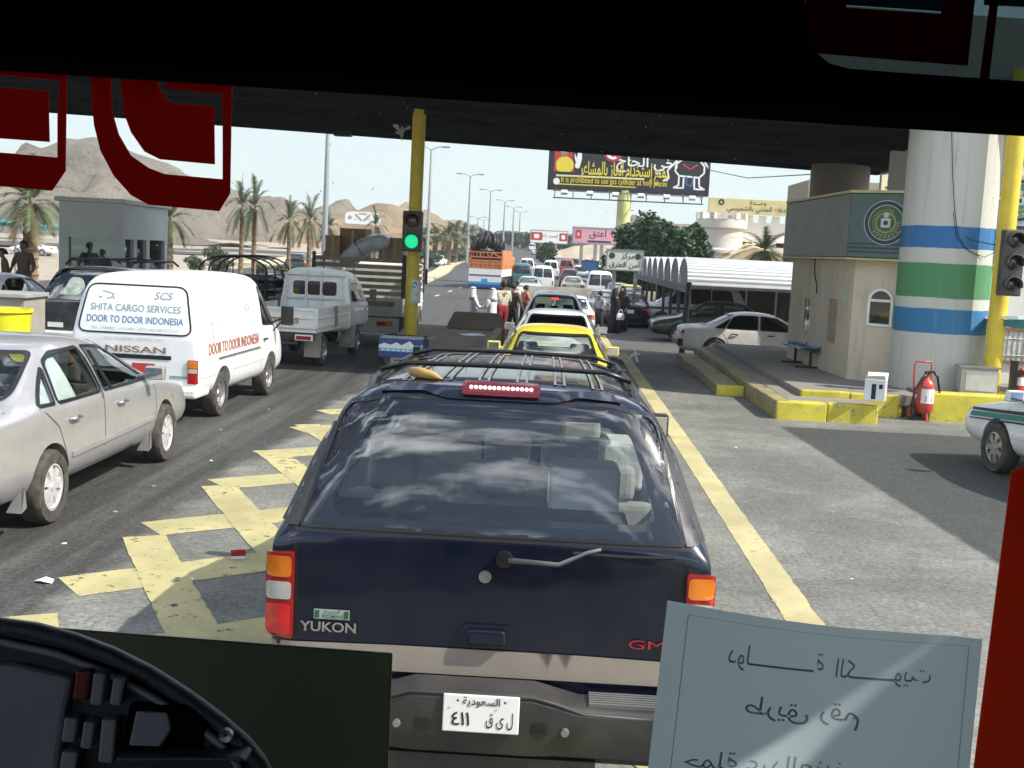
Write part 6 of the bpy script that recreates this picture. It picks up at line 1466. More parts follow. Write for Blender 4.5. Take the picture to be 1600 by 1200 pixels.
# cartons and a wrapped bundle riding on it
mt['cardboard']=M('cardboard',(.37,.25,.16),.85,var=.15,scale=2.5); mt['cardboard_red']=M('cardboard_red',(.36,.18,.12),.85,var=.15,scale=2.5); mt['tape']=M('box_tape',(.42,.33,.2),.4)
def cargo(px0,px1,py0,py1,Y,d,mat,label,group='cartons on the stake truck'):
    a=at(px0,py1,Y); b=at(px1,py0,Y); q=empty('cardboard_carton',((a.x+b.x)/2,Y+d/2,a.z),R(random.uniform(-4,4)),label,'carton',group); w=(b.x-a.x)/2; h=b.z-a.z
    mb=MB(); mb.bx(-w,w,-d/2,d/2,0,h); mb.build('box_body',[mat],q,bevel=.012); mb=MB(); mb.bx(-.035,.035,-d/2-.003,-d/2,h*.15,h); mb.bx(-.035,.035,-d/2,d/2,h,h+.003); mb.build('tape',['tape'],q); return q
cargo(508,533,368,405,31.8,.7,'cardboard','small brown carton at the left end of the truck load')
cargo(531,573,358,404,32.0,.8,'cardboard_red','tall reddish carton rising behind the grey wrapped bundle')
cargo(590,606,376,404,31.9,.7,'cardboard','brown carton squeezed right of the grey wrapped bundle')
cargo(603,630,372,410,31.9,.8,'cardboard','brown carton at the right end of the truck load')
a=at(570,404,31.5); mb=MB(); rings=[]; n=20
mt['plastic_wrap']=M('plastic_wrap',(.52,.54,.54),.3,var=.15,scale=4,bump=.8,bscale=7)
mb=MB(); rings=[]; n=24; PT=[at(px,py,31.75)-a for px,py in ((534,405),(541,398),(552,388),(563,379),(575,373),(588,369),(600,368),(609,372))]
for i,c in enumerate(PT):
    tdir=(PT[min(i+1,len(PT)-1)]-PT[max(i-1,0)]).normalized(); nn=Vector((-tdir.z,0,tdir.x)); e=.55 if i in(0,len(PT)-1) else 1
    ring=[]
    for k in range(n):
        an=2*math.pi*k/n; cx_,sx_=math.cos(an),math.sin(an); f=lambda v:math.copysign(abs(v)**.55,v)
        ring.append(Vector((c.x,0,c.z-.17))+(nn*f(cx_)*.24+Vector((0,1,0))*f(sx_)*.48)*e*(1+.09*noise2(k*1.7,i*1.9,2)))
    rings.append(ring)
mb.loft(rings); q=mb.build('wrapped_bundle',['plastic_wrap'],smooth=60,loc=(a.x,31.9,a.z)); sm_=q.modifiers.new('s','SUBSURF'); sm_.levels=1; sm_.render_levels=2; tag(q,'large grey plastic wrapped bundle tied on top of the truck load','bundle')
mb=MB()
for i in (3,): mb.tube([p+Vector((0,-.01,.02)) for p in rings[i]+rings[i][:1]],.014,5)
mb.build('strap',['ink'],q)
# ---------------------------------------------------------------- pickup with hooped rack
q=at(385,448,28.5); o=empty('hooped_pickup',(q.x-.1,27.6,tz(28)),0,'dark pickup with black arched hoop rack behind the white van','truck'); g=o.location.z
ztop=at(385,400,28).z-g; zlow=at(385,436,28).z-g
mb=MB(); mb.bx(-.86,.86,0,2.4,.62,.70); mb.bx(-.86,-.82,0,2.4,.7,1.18); mb.bx(.82,.86,0,2.4,.7,1.18); mb.bx(-.86,.86,0,.05,.7,1.18); mb.build('bed',['dark_paint'],o,bevel=.01)
for k in range(4):
    y=.03+k*.78; mb=MB(); P=[(-.84,y,1.15),(-.84,y,zlow+.12)]+[(-.84*math.cos(math.pi*j/10),y,zlow+.12+(ztop-zlow-.12)*math.sin(math.pi*j/10)**.8) for j in range(1,10)]+[(.84,y,zlow+.12),(.84,y,1.15)]; mb.tube(P,.022,6); mb.build('hoop',['black_trim'],o,smooth=True)
mb=MB()
for z in (1.35,1.6,zlow+.12): 
    for x in (-.85,.85): mb.bar((x,.0,z),(x,2.4,z),.03)
    mb.bar((-.84,.02,z),(.84,.02,z),.03)
for j in range(1,10,2):
    x=-.84*math.cos(math.pi*j/10); z=zlow+.12+(ztop-zlow-.12)*math.sin(math.pi*j/10)**.8; mb.bar((x,.0,z),(x,2.4,z),.025); mb.bar((x,.02,1.2),(x,.02,z),.022)
mb.build('rack',['black_trim'],o)
st=[(2.5,[(0,.5),(.82,.5),(.86,.7),(.86,1.05),(.84,1.1),(.66,1.55),(.5,1.62),(0,1.64)]),(3.3,[(0,.5),(.82,.5),(.86,.7),(.86,1.05),(.84,1.1),(.66,1.52),(.5,1.60),(0,1.62)]),(3.95,[(0,.5),(.82,.5),(.86,.7),(.85,1.0),(.83,1.03),(.70,1.04),(.5,1.05),(0,1.06)]),(5.0,[(0,.5),(.75,.5),(.80,.7),(.80,.85),(.78,.9),(.66,.92),(.5,.93),(0,.94)])]
me=loftbody(st,2,.7); me.materials.append(mt['dark_paint']); me.polygons.foreach_set('use_smooth',[True]*len(me.polygons)); cab=link('cab',me,o); sk=Skin(me); mb=MB(); sk.panel(mb,rrect(-.6,.6,1.18,1.5,.06),'rear',.006); mb.build('rear_window',['black_glass'],cab,recalc=False)
mb=MB(); mb.bx(-.86,.86,-.12,0,.45,.6); mb.build('bumper',['steel'],o,bevel=.02)
for s in(-1,1):
    for y in (.9,4.1): wheel(o,s*.76,y,.34,.2,s,style='steel')
    mb=MB(); mb.bx(*sorted((s*.70,s*.85)),-.02,0,.74,1.05); mb.build('tail_light',['red_lens'],o)
# ---------------------------------------------------------------- big estate cars (rear seen close up)
def suv_st(L=5.05):
    T_=lambda y,zb,wm,zs,ws,zt,wt:S(y,zb,wm,zs,ws,zt,wt,.78)
    return [T_(0,.46,.955,1.11,.945,1.17,.88),T_(.02,.42,.985,1.14,.975,1.215,.89),T_(.07,.38,.99,1.15,.975,1.33,.875),T_(.29,.36,.99,1.165,.972,1.80,.745),T_(.44,.36,.99,1.17,.97,1.84,.75),T_(1.3,.36,.99,1.17,.965,1.82,.755),T_(2.9,.36,.99,1.16,.965,1.765,.74),T_(3.25,.36,.99,1.15,.96,1.71,.70),T_(3.95,.36,.98,1.13,.95,1.22,.82),T_(4.12,.36,.98,1.10,.93,1.17,.80),T_(4.8,.38,.97,1.02,.90,1.07,.76),T_(5.0,.42,.92,.95,.86,1.0,.7),T_(5.05,.5,.86,.9,.8,.93,.66)]
def suv_cav():
    f=lambda y,zt,wt:(y,[(0,.62),(.80,.62),(.88,.8),(.885,1.12),(.86,1.16),(wt,zt-.05),(wt*.72,zt),(0,zt+.005)])
    return [f(.14,1.20,.80),f(.42,1.75,.65),f(.6,1.77,.655),f(1.3,1.755,.665),f(2.9,1.705,.66),f(3.2,1.65,.64),f(3.8,1.18,.75)]
def suv_wins():
    rw=rpoly([(-.74,1.255),(.74,1.255),(.585,1.70),(-.585,1.70)],.11); fr_=rpoly([(-.76,1.24),(.76,1.24),(.62,1.76),(-.62,1.76)],.06)
    out=[('rear',rw,(-.3,.55)),('front',fr_,(3.15,4.4))]
    for d in('right','left'):
        out+=[(d,rpoly([(.62,1.22),(1.62,1.22),(1.62,1.72),(.78,1.70)],.06),None),(d,rpoly([(1.72,1.22),(2.56,1.22),(2.56,1.71),(1.72,1.72)],.05),None),(d,rpoly([(2.66,1.22),(3.62,1.20),(3.24,1.66),(2.66,1.70)],.05),None)]
    return out
def suv(label,paint,loc,rz=0,glass='glass_tint',strip_='beige_paint',bump='dark_plastic',hero=False,side='glass_tint'):
    v=Veh('estate_car',label,'car',suv_st(),paint,loc,rz,arches=[(1.15,.40),(4.05,.40)],ar=.45,aw=1.3,hollow=suv_cav(),wins=suv_wins(),lining='cabin_pale')
    v.wins=[('rear',rpoly([(-.850,1.212),(.850,1.212),(.722,1.690),(.690,1.728),(.5,1.768),(-.5,1.768),(-.690,1.728),(-.722,1.690)],.025),None)]+v.wins[1:]
    v.windows('glass_tint',off=-.006,tw=.018,parts=[glass]+['glass_clear']+[side]*6,roff=.006)
    wheels(v,(1.15,4.05),.86,.38,.25,spokes=5)
    for d,s in(('right',1),('left',-1)):
        v.seams([[(1.67,1.75),(1.67,.5)],[(2.61,1.75),(2.61,.5)],[(3.68,1.15),(3.72,.5)]],d)
        v.panel('side_cladding',[(1.62,.50),(3.58,.50),(3.58,.70),(1.62,.70)],d,strip_,.010)
        for y in (1.9,2.85): door_handle(v,y,1.03,s,paint)
        mirror(v,3.45,1.20,s,'black_trim',(.13,.10,.17))
    seats(v,[(1.05,(-.55,0,.55)),(1.95,(-.55,0,.55)),(2.75,(-.45,.45))],.5,'seat_pale',1.22)
    mb=MB(); mb.box((0,3.55,1.05),(1.5,.5,.25)); mb.build('dashboard',['cabin_dark'],v.o,bevel=.05)
    return v
UX,UY=-.215,4.93
yk=suv('dark navy blue estate car close ahead with roof rack and foreign plate','navy_paint',(UX,UY,0),R(.3),glass='glass_hero',hero=True,side='glass_clear')
# tailgate outline, lamps, badges
yk.seams([[(-.865,1.20),(-.852,1.0),(-.86,.60)],[(.865,1.20),(.852,1.0),(.86,.60)],[(-.87,1.195),(.87,1.195)]],'rear',.018)
yk.panel('tail_strip',rpoly([(-.965,.58),(.965,.58),(.965,.69),(.4,.70),(-.4,.70),(-.965,.69)],.01),'rear','beige_paint',.010)
for s in (-1,1):
    x0,x1=sorted((s*.865,s*.985)); 
    lp=yk.pod('tail_light',rpoly([(s*.862,.705),(s*.965,.715),(s*.975,1.0),(s*.97,1.09),(s*.862,1.095)],.012),'rear','red_lens',.022,.04)
    a,b=sorted((s*.870,s*.966)); yk.panel('indicator',rrect(a,b,.985,1.08,.02),'rear','orange_lens',.027,.04,lp); yk.panel('reversing_lamp',rrect(a,b,.885,.965,.015),'rear','clear_lens',.027,.04,lp); yk.panel('brake_lamp',rrect(a,b,.725,.865,.015),'rear',M('brake_lens',(.62,.015,.015),.12,coat=.6,var=.2),.027,.04,lp)
    # short dark strips running up the rear pillar
    mb=MB(); 
    for k in range(13):
        z=1.26+k*.038; yk.skin.line(mb,[(s*(.925-(z-1.2)*.40),z),(s*(.895-(z-1.2)*.40),z-.01)],.014,'rear',.004)
    mb.build('pillar_strip',['black_trim'],yk.o,recalc=False)
for s in (-1,1): yk.panel('pillar_panel',[(s*.856,1.205),(s*.950,1.205),(s*.800,1.60),(s*.775,1.655),(s*.735,1.68)],'rear','dark_plastic',.007,.04)
# dark glass border and high brake light
# dark border and heater pads behind the glass, round the opening in the tailgate
vs,fs=poly2d(rpoly([(-.845,1.225),(.845,1.225),(.715,1.69),(.685,1.722),(.5,1.76),(-.5,1.76),(-.685,1.722),(-.715,1.69)],.02),.05); op=rpoly([(-.74,1.255),(.74,1.255),(.585,1.70),(-.585,1.70)],.11)
def inpoly(p,P):
    c=False
    for i in range(len(P)):
        a=P[i]; b=P[i-1]
        if (a[1]>p[1])!=(b[1]>p[1]) and p[0]<(b[0]-a[0])*(p[1]-a[1])/(b[1]-a[1])+a[0]: c=not c
    return c
pts=[Vector(p) for p in vs if not inpoly(p,op) and min((Vector(p)-Vector(q)).length for q in op)>.012]+[Vector(q) for q in op]; r2=delaunay_2d_cdt(pts,[(len(pts)-len(op)+i,len(pts)-len(op)+(i+1)%len(op)) for i in range(len(op))],[],0,1e-6)
fs=[tuple(f) for f in r2[2] if not inpoly(sum((Vector(r2[0][i]) for i in f),Vector((0,0)))/len(f),op)]
mb=MB(); yk.skin.lay(mb,[tuple(p) for p in r2[0]],fs,'rear',.002); mb.build('glass_border',['black_trim'],yk.o,smooth=True,recalc=False)
# things in the luggage bay seen through the glass
mb=MB(); mb.box((.42,.72,1.22),(.34,.3,.42)); mb.box((.62,1.1,1.38),(.22,.3,.25)); mb.build('pale_box',['white_wall'],yk.o,bevel=.02)
mb=MB(); mb.box((-.1,.42,1.20),(1.45,.36,.05)); mb.build('luggage_cover',[M('luggage_cover',(.10,.075,.05),.9,var=.3)],yk.o,bevel=.02)
def arcpod(name,P,mat,t,par=None): return yk.pod(name,P,'rear',mat,t,.04,par)
sp=arcpod('spoiler',rpoly([(-.56,1.776),(-.36,1.790),(-.24,1.765),(.24,1.765),(.36,1.790),(.56,1.776),(.50,1.812),(-.50,1.812)],.015),'navy_paint',.014)
bl_=yk.pod('high_brake_light',rrect(-.18,.18,1.778,1.822,.015),'rear',M('brake_lens_dark',(.10,.006,.010),.15,coat=.6),.028,.03)
mt['led_lit']=M('brake_diode',(1,.5,.45),.3,emit=(1,.75,.70),estr=2.2)
mb=MB()
for k in range(14):
    p,n=yk.skin.hit(-.138+k*.0212,1.800,'rear'); mb.lathe([(.0085,0),(.006,-.004),(.001,-.005)],p+n*.032,'y',8)
mb.build('diode',['led_lit'],bl_)
# wiper, lock, handle, badges
P=lambda x,z,o=.02:(lambda h:h[0]+h[1]*o)(yk.skin.hit(x,z,'rear'))
mb=MB(); mb.tube([P(.08,1.115),P(.30,1.11,.03),P(.42,1.17,.035),P(.48,1.175,.04)],[.013,.011,.009,.007],8); mb.build('wiper_arm',['grey_plastic'],yk.o,smooth=True)
mb=MB(); mb.tube([P(.36,1.165,.03),P(.60,1.16,.028),P(.80,1.158,.026)],.009,6); mb.build('wiper_blade',['black_trim'],yk.o)
mb=MB(); c=P(.06,1.115,.0); mb.lathe([(.04,0),(.036,-.025),(.001,-.03)],c,'y',16); mb.build('wiper_motor_cap',['black_trim'],yk.o,smooth=35)
c=P(-.02,1.03,0); mb=MB(); mb.lathe([(.028,.002),(.028,-.004),(.014,-.006),(.001,-.003)],c,'y',20); mb.build('lock',['steel'],yk.o,smooth=35)
hp=yk.pod('latch_recess',rrect(-.115,.115,.715,.815,.02),'rear','navy_paint',.016); mb=MB(); c=P(0,.762,.03); mb.box(c,(.17,.03,.075)); mb.build('latch_handle',['navy_paint'],hp,bevel=.014,seg=3)
yk.text('badge',[('YUKON',.062,(-.705,.765),0,dict(width=.25,bold=.02))],'rear',['chrome'],.010)
yk.text('maker_badge',[('GMC',.058,(.745,.765),0,dict(width=.24))],'rear',[M('badge_red',(.40,.02,.03),.4)],.010)
mb=MB(); yk.skin.panel(mb,rrect(-.77,-.61,.80,.845,.003),'rear',.008,.05); yk.skin.text(mb,'ALJOMAIH',.022,(-.69,.811),'rear',.011,1,width=.09,bold=.01); yk.skin.text(mb,arabic('الجميح'),.028,(-.69,.832),'rear',.011,1); yk.skin.panel(mb,rrect(-.765,-.745,.805,.84,.002),'rear',.011,.05,1); yk.skin.panel(mb,rrect(-.635,-.615,.805,.84,.002),'rear',.011,.05,1); mb.build('dealer_sticker',[M('sticker_green',(.33,.40,.36),.5),'emblem_green'],yk.o,recalc=False)
# bumper
mb=MB(); prof=[(-.02,.590),(-.185,.580),(-.20,.555),(-.205,.40),(-.17,.30),(-.02,.30)]
rings=[]
for x,dy,dz in ((-.985,.16,0),(-.965,.05,0),(-.85,.0,-.045),(-.45,-.005,-.045),(-.38,-.005,-.03),(-.30,-.02,0),(.22,-.02,0),(.32,-.005,-.03),(.42,-.005,-.055),(.85,0,-.055),(.965,.05,0),(.985,.16,0)):
    rings.append([Vector((x,y+dy,z+(dz if i in(0,1,2) else 0))) for i,(y,z) in enumerate(prof)])
mb.loft(rings); bp_=mb.build('bumper',['dark_plastic'],yk.o,smooth=25,bevel=.015)
for x0,x1 in ((-.82,-.46),(.46,.82)):
    mb=MB()
    for k in range(6): y=-.05-k*.02; mb.bx(x0,x1,y-.006,y+.006,.50,.552-k*.002)
    mb.build('step_pad',['grey_plastic'],bp_)
mb=MB(); mb.tube([(-.9,-.19,.505),(-.46,-.195,.515),(-.40,-.20,.54),(-.31,-.215,.575),(.22,-.215,.575),(.32,-.20,.545),(.44,-.195,.505),(.9,-.19,.495)],.009,8); mb.build('bumper_edge',['dark_plastic'],bp_,smooth=True)
for x in (-.25,.25): 
    mb=MB(); mb.box((x,-.215,.44),(.07,.03,.05)); mb.build('plate_lamp',['black_trim'],bp_,bevel=.008)
for x in(-.36,.36): mb=MB(); mb.lathe([(.02,0),(.016,-.02),(.001,-.02)],(x,-.205,.43),'y',12); mb.build('bolt',['steel'],bp_)
plate(yk,(.0,-.235,.500),.325,.160,'plate_white',[(arabic('السعودية'),.045,0,.050,dict(bold=.012)),(arabic('ل ى ق'),.075,.080,-.024,dict(width=.115,bold=.006)),('\u0664\u0661\u0661',.080,-.085,-.022,dict(bold=.012))],R(-6))
for x in (-.10,.10): 
    mb=MB(); mb.lathe([(.006,0),(.001,-.004)],(x,-.250,.560),'y',8); mb.build('plate_screw',['ink'],yk.o)
mb=MB(); mb.bx(-.5,.5,-.16,.1,.18,.28); mb.tube([(-.9,-.05,.26),(.9,-.05,.26)],.03,8); mb.build('tow_bar',['dark_plastic'],yk.o)
# roof ribs, their reflected stripes laid on as pale steel lines, and rack
mb=MB()
for x in (-.45,-.27,-.09,.09,.27,.45):
    for dx in (-.022,.022): yk.skin.line(mb,[(x+dx,.50),(x+dx,2.9)],.012,'top',.008)
    yk.skin.line(mb,[(x-.03,.50),(x+.03,.50)],.012,'top',.008)
mb.build('roof_rib_glint',['steel'],yk.o,recalc=False)
for s in(-1,1):
    rk=MB(); x=s*.635; z0_=yk.skin.hit(x,1.2,'top')[0].z
    rk.tube([(x,.50,z0_-.02),(x,.62,z0_+.025),(x,1.0,z0_+.035),(x,2.3,z0_+.0),(x,2.75,z0_-.03),(x,2.9,z0_-.08)],[.022,.022,.018,.018,.022,.022],8)
    for y in (.72,1.6,2.5): rk.box((x,y,z0_+.01),(.045,.12,.06))
    rk.build('rack_rail',['black_trim'],yk.o,smooth=40)
for y in (.86,2.2):
    mb=MB(); z0_=yk.skin.hit(0,y,'top')[0].z; mb.tube([(-.635,y,z0_-.005),(-.5,y,z0_+.035),(0,y,z0_+.042),(.5,y,z0_+.035),(.635,y,z0_-.005)],.013,8); mb.build('rack_bar',['black_trim'],yk.o,smooth=True)
# yellow brown dried peel lying on the roof
q=yk.o.matrix_basis@Vector((-.40,.62,0)); zr_=yk.skin.hit(-.4,.62,'top')[0].z
mb=MB(); mb.tube([(-.07,.10,.012),(-.05,.03,.022),(.0,-.05,.026),(.07,-.10,.020),(.11,-.115,.010)],[.006,.022,.028,.020,.004],8); pe=mb.build('dry_peel',[M('peel',(.42,.26,.07),.7,var=.25,scale=14)],smooth=True,loc=(q.x,q.y,zr_)); tag(pe,'curved yellow brown dry peel lying on the navy estate car roof','peel')
# ---- dark estate car on the left
q=at(147,510,21.3); lv=suv('dark green black estate car with white bumper beside the inspection counter','dark_paint',(q.x,20.9,tz(21)-.02),R(-3),glass='glass_tint')
mb=MB(); mb.bx(-.97,.97,-.19,.02,.50,.64); mb.build('bumper',['white_paint'],lv.o,bevel=.03); mb=MB(); mb.bx(-.97,.97,-.16,.0,.34,.50); mb.build('bumper_step',['steel'],lv.o,bevel=.03)
for s in(-1,1):
    lp=lv.pod('tail_light',rpoly([(s*.862,.705),(s*.965,.715),(s*.97,1.09),(s*.862,1.095)],.012),'rear','red_lens',.022,.06); a,b=sorted((s*.870,s*.966)); lv.panel('indicator',rrect(a,b,.985,1.08,.02),'rear','orange_lens',.027,.06,lp)
lv.panel('tailgate_sticker',rpoly([(-.55,1.30),(-.15,1.30),(-.05,1.45),(-.15,1.62),(-.38,1.62),(-.42,1.45)],.08),'rear',M('sticker_pale',(.32,.38,.32),.7,var=.4,scale=9),.012)
lv.panel('number_plate',rrect(-.72,-.42,.70,.79,.01),'rear','plate_white',.015)
rk=MB()
for s in(-1,1): rk.tube([(s*.62,.5,1.85),(s*.62,.7,1.95),(s*.62,2.6,1.95),(s*.62,2.9,1.85)],.022,8)
for y in(.8,2.2): rk.tube([(-.62,y,1.93),(0,y,1.98),(.62,y,1.93)],.02,8)
rk.build('roof_rack',['black_trim'],lv.o,smooth=40)
# ---------------------------------------------------------------- queue ahead
tx=sedan('yellow taxi saloon directly ahead of the navy estate car','yellow_paint',(at(866,540,15).x+.02,14.6,0),R(.5),L=4.6,W=1.72,H=1.44,glass='glass_clear')
sedan('white saloon car with dark rear glass just ahead of the yellow taxi','white_paint',(at(869,500,20).x+.04,19.75,0),R(.5),L=4.5,W=1.72,H=1.43,glass='glass_tint')
# silver people carrier
def mpv(label,paint,loc,rz=0,lvl=2,glass='glass',hollow=True,H=1.70):
    T_=lambda y,zb,wm,zs,ws,zt,wt:S(y,zb,wm,zs,ws,zt*H/1.70,wt,.6)
    st=[T_(0,.36,.80,.92,.78,1.0,.72),T_(.02,.30,.86,.98,.84,1.08,.74),T_(.22,.24,.89,1.0,.865,1.60,.60),T_(.42,.22,.895,1.0,.87,1.69,.615),T_(1.5,.22,.90,1.0,.87,1.71,.63),T_(2.6,.22,.9,.99,.87,1.68,.62),T_(2.95,.22,.9,.98,.865,1.60,.60),T_(3.75,.22,.89,.93,.84,1.02,.70),T_(4.3,.25,.85,.80,.79,.87,.66),T_(4.5,.32,.76,.72,.70,.76,.56)]
    k=H/1.70
    f=lambda y,zt,wt:(y,[(0,.5),(.70,.5),(.79,.66),(.80,.95),(.79,1.0),(wt,zt*k-.05),(wt*.72,zt*k),(0,zt*k+.005)])
    cav=[f(.13,1.03,.66),f(.38,1.60,.54),f(.55,1.63,.55),f(1.5,1.65,.565),f(2.6,1.62,.56),f(2.9,1.55,.54),f(3.55,1.02,.64)]
    rw=rpoly([(-.72,1.06),(.72,1.06),(.55,1.57*k),(-.55,1.57*k)],.10); fr_=rpoly([(-.66,1.05),(.66,1.05),(.53,1.55*k),(-.53,1.55*k)],.06)
    ws=[('rear',rw,(-.3,.5)),('front',fr_,(2.85,4.2))]
    for d in('right','left'): ws+=[(d,rpoly([(.5,1.06),(1.45,1.06),(1.45,1.55*k),(.66,1.53*k)],.08),None),(d,rpoly([(1.53,1.06),(2.35,1.05),(2.35,1.54*k),(1.53,1.55*k)],.05),None),(d,rpoly([(2.43,1.05),(3.35,1.02),(2.92,1.50*k),(2.43,1.53*k)],.05),None)]
    v=Veh('people_carrier',label,'car',st,paint,loc,rz,arches=[(.85,.32),(3.6,.32)],ar=.37,hollow=cav if hollow else None,wins=ws,lvl=lvl)
    v.windows(glass if hollow else 'black_glass',off=-.006 if hollow else .004,tw=.025)
    wheels(v,(.85,3.6),.78,.31,.2)
    for s in(-1,1): v.pod('tail_light',rpoly([(s*.70,1.0),(s*.83,.98),(s*.84,.70),(s*.72,.72)],.03),'rear','red_lens',.012)
    if hollow: seats(v,[(1.2,(-.42,.0,.42)),(2.3,(-.38,.38))],.42,'cabin_dark',1.12)
    return v
mp=mpv('silver people carrier with occupants and red brake light ahead of white saloon','grey_silver',(at(867,500,31.5).x-.02,31.3,tz(32)),R(.5),glass='glass_clear')
mp.panel('high_brake_light',rrect(-.10,.10,1.50,1.55,.01),'rear',M('lamp_red_lit',(.6,.02,.03),.3,emit=(1,.05,.08),estr=1.0),.012)
# navy saloon on the right
nv=sedan('dark navy saloon car stopped beside the woman in black','navy_paint',(at(981,500,48.5).x,47.6,tz(48)),R(-1.5),L=4.75,W=1.80,H=1.45,glass='glass',lvl=2,detail=False)
# parked cars in and before the shades
gx=at(1062,520,33.2); pw=sedan('white parked saloon with black side strip seen in profile by the pavement','dirty_white',(gx.x,33.6,tz(33.6)),R(-90),L=4.45,W=1.70,H=1.40,glass='glass_tint',handles='black_trim',style='steel',tail='band')
for d in('right','left'): pw.panel('side_strip',[(1.35,.46),(4.2,.46),(4.2,.52),(1.35,.52)],d,'black_trim',.016)
mb=MB(); mb.bx(-.80,.80,-.10,.06,.40,.60); mb.build('bumper',['black_trim'],pw.o,bevel=.04)
q=at(1228,505,41.5); sedan('dark green saloon parked nose left behind the white one','green_paint',(q.x,41.6,tz(41)),R(90),L=4.85,W=1.8,H=1.48,glass='glass_clear')
q=at(1160,500,50.5); pc2=mpv('white patrol wagon with green side stripe and red roof lamp under shades','white_paint',(q.x,50.6,tz(50)),R(90),glass='glass_tint',lvl=1,H=1.82)
pc2.panel('side_stripe',[(.3,.80),(4.2,.76),(4.2,.86),(.3,.90)],'left','emblem_green',.012); mb=MB(); mb.box((0,1.9,1.90),(.9,.22,.14)); mb.build('roof_lamp',['red_lens'],pc2.o,bevel=.03)
# patrol car nosing in at the right edge
q=gnd(1548,738,0); pcar=sedan('white patrol car with green and blue stripes entering at the right edge','white_paint',(0,0,0),0,L=5.0,W=1.9,H=1.46,glass='glass_tint',handles='white_paint',detail=True)
ang=R(9); # nose toward the left and slightly away
pcar.o.rotation_euler=(0,0,ang); fwd=Vector((-math.sin(ang),math.cos(ang),0)); lft=Vector((-math.cos(ang),-math.sin(ang),0))
wheel_l=lft*(.80*1.9/1.8+.1)+fwd*(3.80*5/4.8); pcar.o.location=Vector((q.x,q.y,0))-wheel_l
for z0_,z1_,c in ((.80,.845,'emblem_navy'),(.725,.795,'emblem_teal'),(.69,.715,'emblem_navy')):
    for d in('left','right'): pcar.panel('side_stripe',[(.4,z0_+.03),(3.4,z0_),(4.72,z0_-.10),(4.72,z1_-.11),(3.4,z1_),(.4,z1_+.03)],d,c,.010)
# car beyond the dark estate on the left
q=at(60,470,24); sedan('pale blue white saloon beyond the dark estate car at left edge',M('pale_blue_paint',(.60,.66,.72),.3,coat=.5,var=.05) if 0 else 'white_paint',(q.x-1.1,21.9,tz(24)),R(-2),L=4.7,H=1.50,glass='glass',lvl=2)
# ---------------------------------------------------------------- orange painted truck with tyres
OY=88; a=at(731,452,OY); b=at(783,452,OY); g=tz(OY); hw=(b.x-a.x)/2; o=empty('painted_truck',((a.x+b.x)/2,OY,g),R(-4),'tall orange and white painted truck loaded with black tyres','truck')
mt['truck_orange']=M('truck_orange',(.52,.17,.045),.6,var=.2,scale=2,dust=.2); mt['truck_white']=M('truck_white',(.70,.70,.68),.5,var=.08); mt['truck_blue']=M('truck_blue',(.02,.07,.28),.4); mt['truck_cyan']=M('truck_cyan',(.03,.33,.50),.4); mt['truck_purple']=M('truck_purple',(.16,.05,.14),.5)
zy=lambda py: at(757,py,OY).z-g
za_,zb_2,zc_,zd_,ze_=zy(452),zy(420),zy(410),zy(393),zy(375)
D=7.0
mb=MB(); mb.bx(-hw,hw,0,D,zy(432),zb_2); mb.bx(-hw,hw,-.04,0,za_+.55,zb_2); tb=mb.build('tail_board',['truck_white'],o,bevel=.03)
mb=MB(); mb.bx(-hw,hw,-.06,-.042,zy(449),zy(444)); mb.build('blue_band',['truck_blue'],tb); mb=MB(); mb.bx(-hw*.9,hw*.95,-.06,-.042,zy(444)+.01,zy(441)); mb.build('cyan_band',['truck_cyan'],tb); mb=MB(); mb.bx(-hw*.95,hw*.95,-.06,-.042,zy(431),zy(429)); mb.build('purple_band',['truck_purple'],tb)
mb=MB(); mb.bx(-.25,.2,-.06,-.042,zy(440),zy(435)); mb.build('number_plate',['truck_cyan'],tb)
mb=MB(); mb.bx(-hw,hw,0,.12,zb_2,zc_+.2); mb.bx(-hw,-hw+.1,0,D,zb_2,zd_+.05); mb.bx(hw-.1,hw,.0,D,zb_2,zd_+.15); 
for k in range(8): mb.bx(-hw+.02+k*(2*hw-.1)/7-.04,-hw+.02+k*(2*hw-.1)/7+.06,-.05,.13,zb_2,zc_+.2)
for z in (zb_2+.35,zc_+.1): mb.bx(-hw,hw,-.06,.0,z,z+.1)
mb.build('side_body',['truck_orange'],o)
# frame of the upper gate with circles and crosses
mb=MB(); zf0_,zf1_=zc_+.35,zd_
mb.bx(-hw,hw,0,.08,zf1_-.09,zf1_); mb.bx(-hw,hw,0,.08,zf0_,zf0_+.09)
for x in (-hw+.05,-hw*.33,hw*.33,hw-.05): mb.bx(x-.05,x+.05,0,.08,zf0_,zf1_)
zm_=(zf0_+zf1_)/2; rr=(zf1_-zf0_)*.40
for cx_ in (-hw*.66,-hw*.02):
    mb.lathe([(rr,0),(rr,.08),(rr*.82,.08),(rr*.82,0),(rr,0)],(cx_,0,zm_),'y',20)
mb.bar((hw*.36,.04,zf1_-.05),(hw-.06,.04,zf0_+.05),.09); mb.bar((-hw*.05,.03,zf1_),(hw*.3,.03,zf0_),.06)
mb.build('upper_gate',['truck_orange'],o)
mb=MB(); mb.bx(-hw+.12,hw-.12,.5,D,zb_2,zf1_+.1); mb.build('load_cover',['ink'],o)
for s in(-1,1):
    for y in (1.2,2.4,D+.6): wheel(o,s*(hw-.2),y,.50,.3,s,style='steel')
mb=MB(); mb.bx(-hw*.9,hw*.9,.2,D+1.4,.7,.95); mb.bx(-hw*.8,hw*.8,0,.2,.55,.75); mb.build('chassis',['dark_plastic'],o)
mb=MB(); mb.bx(-hw,hw,D+.1,D+2.0,.8,zy(400)); mb.build('cab',['truck_orange'],o,bevel=.15)
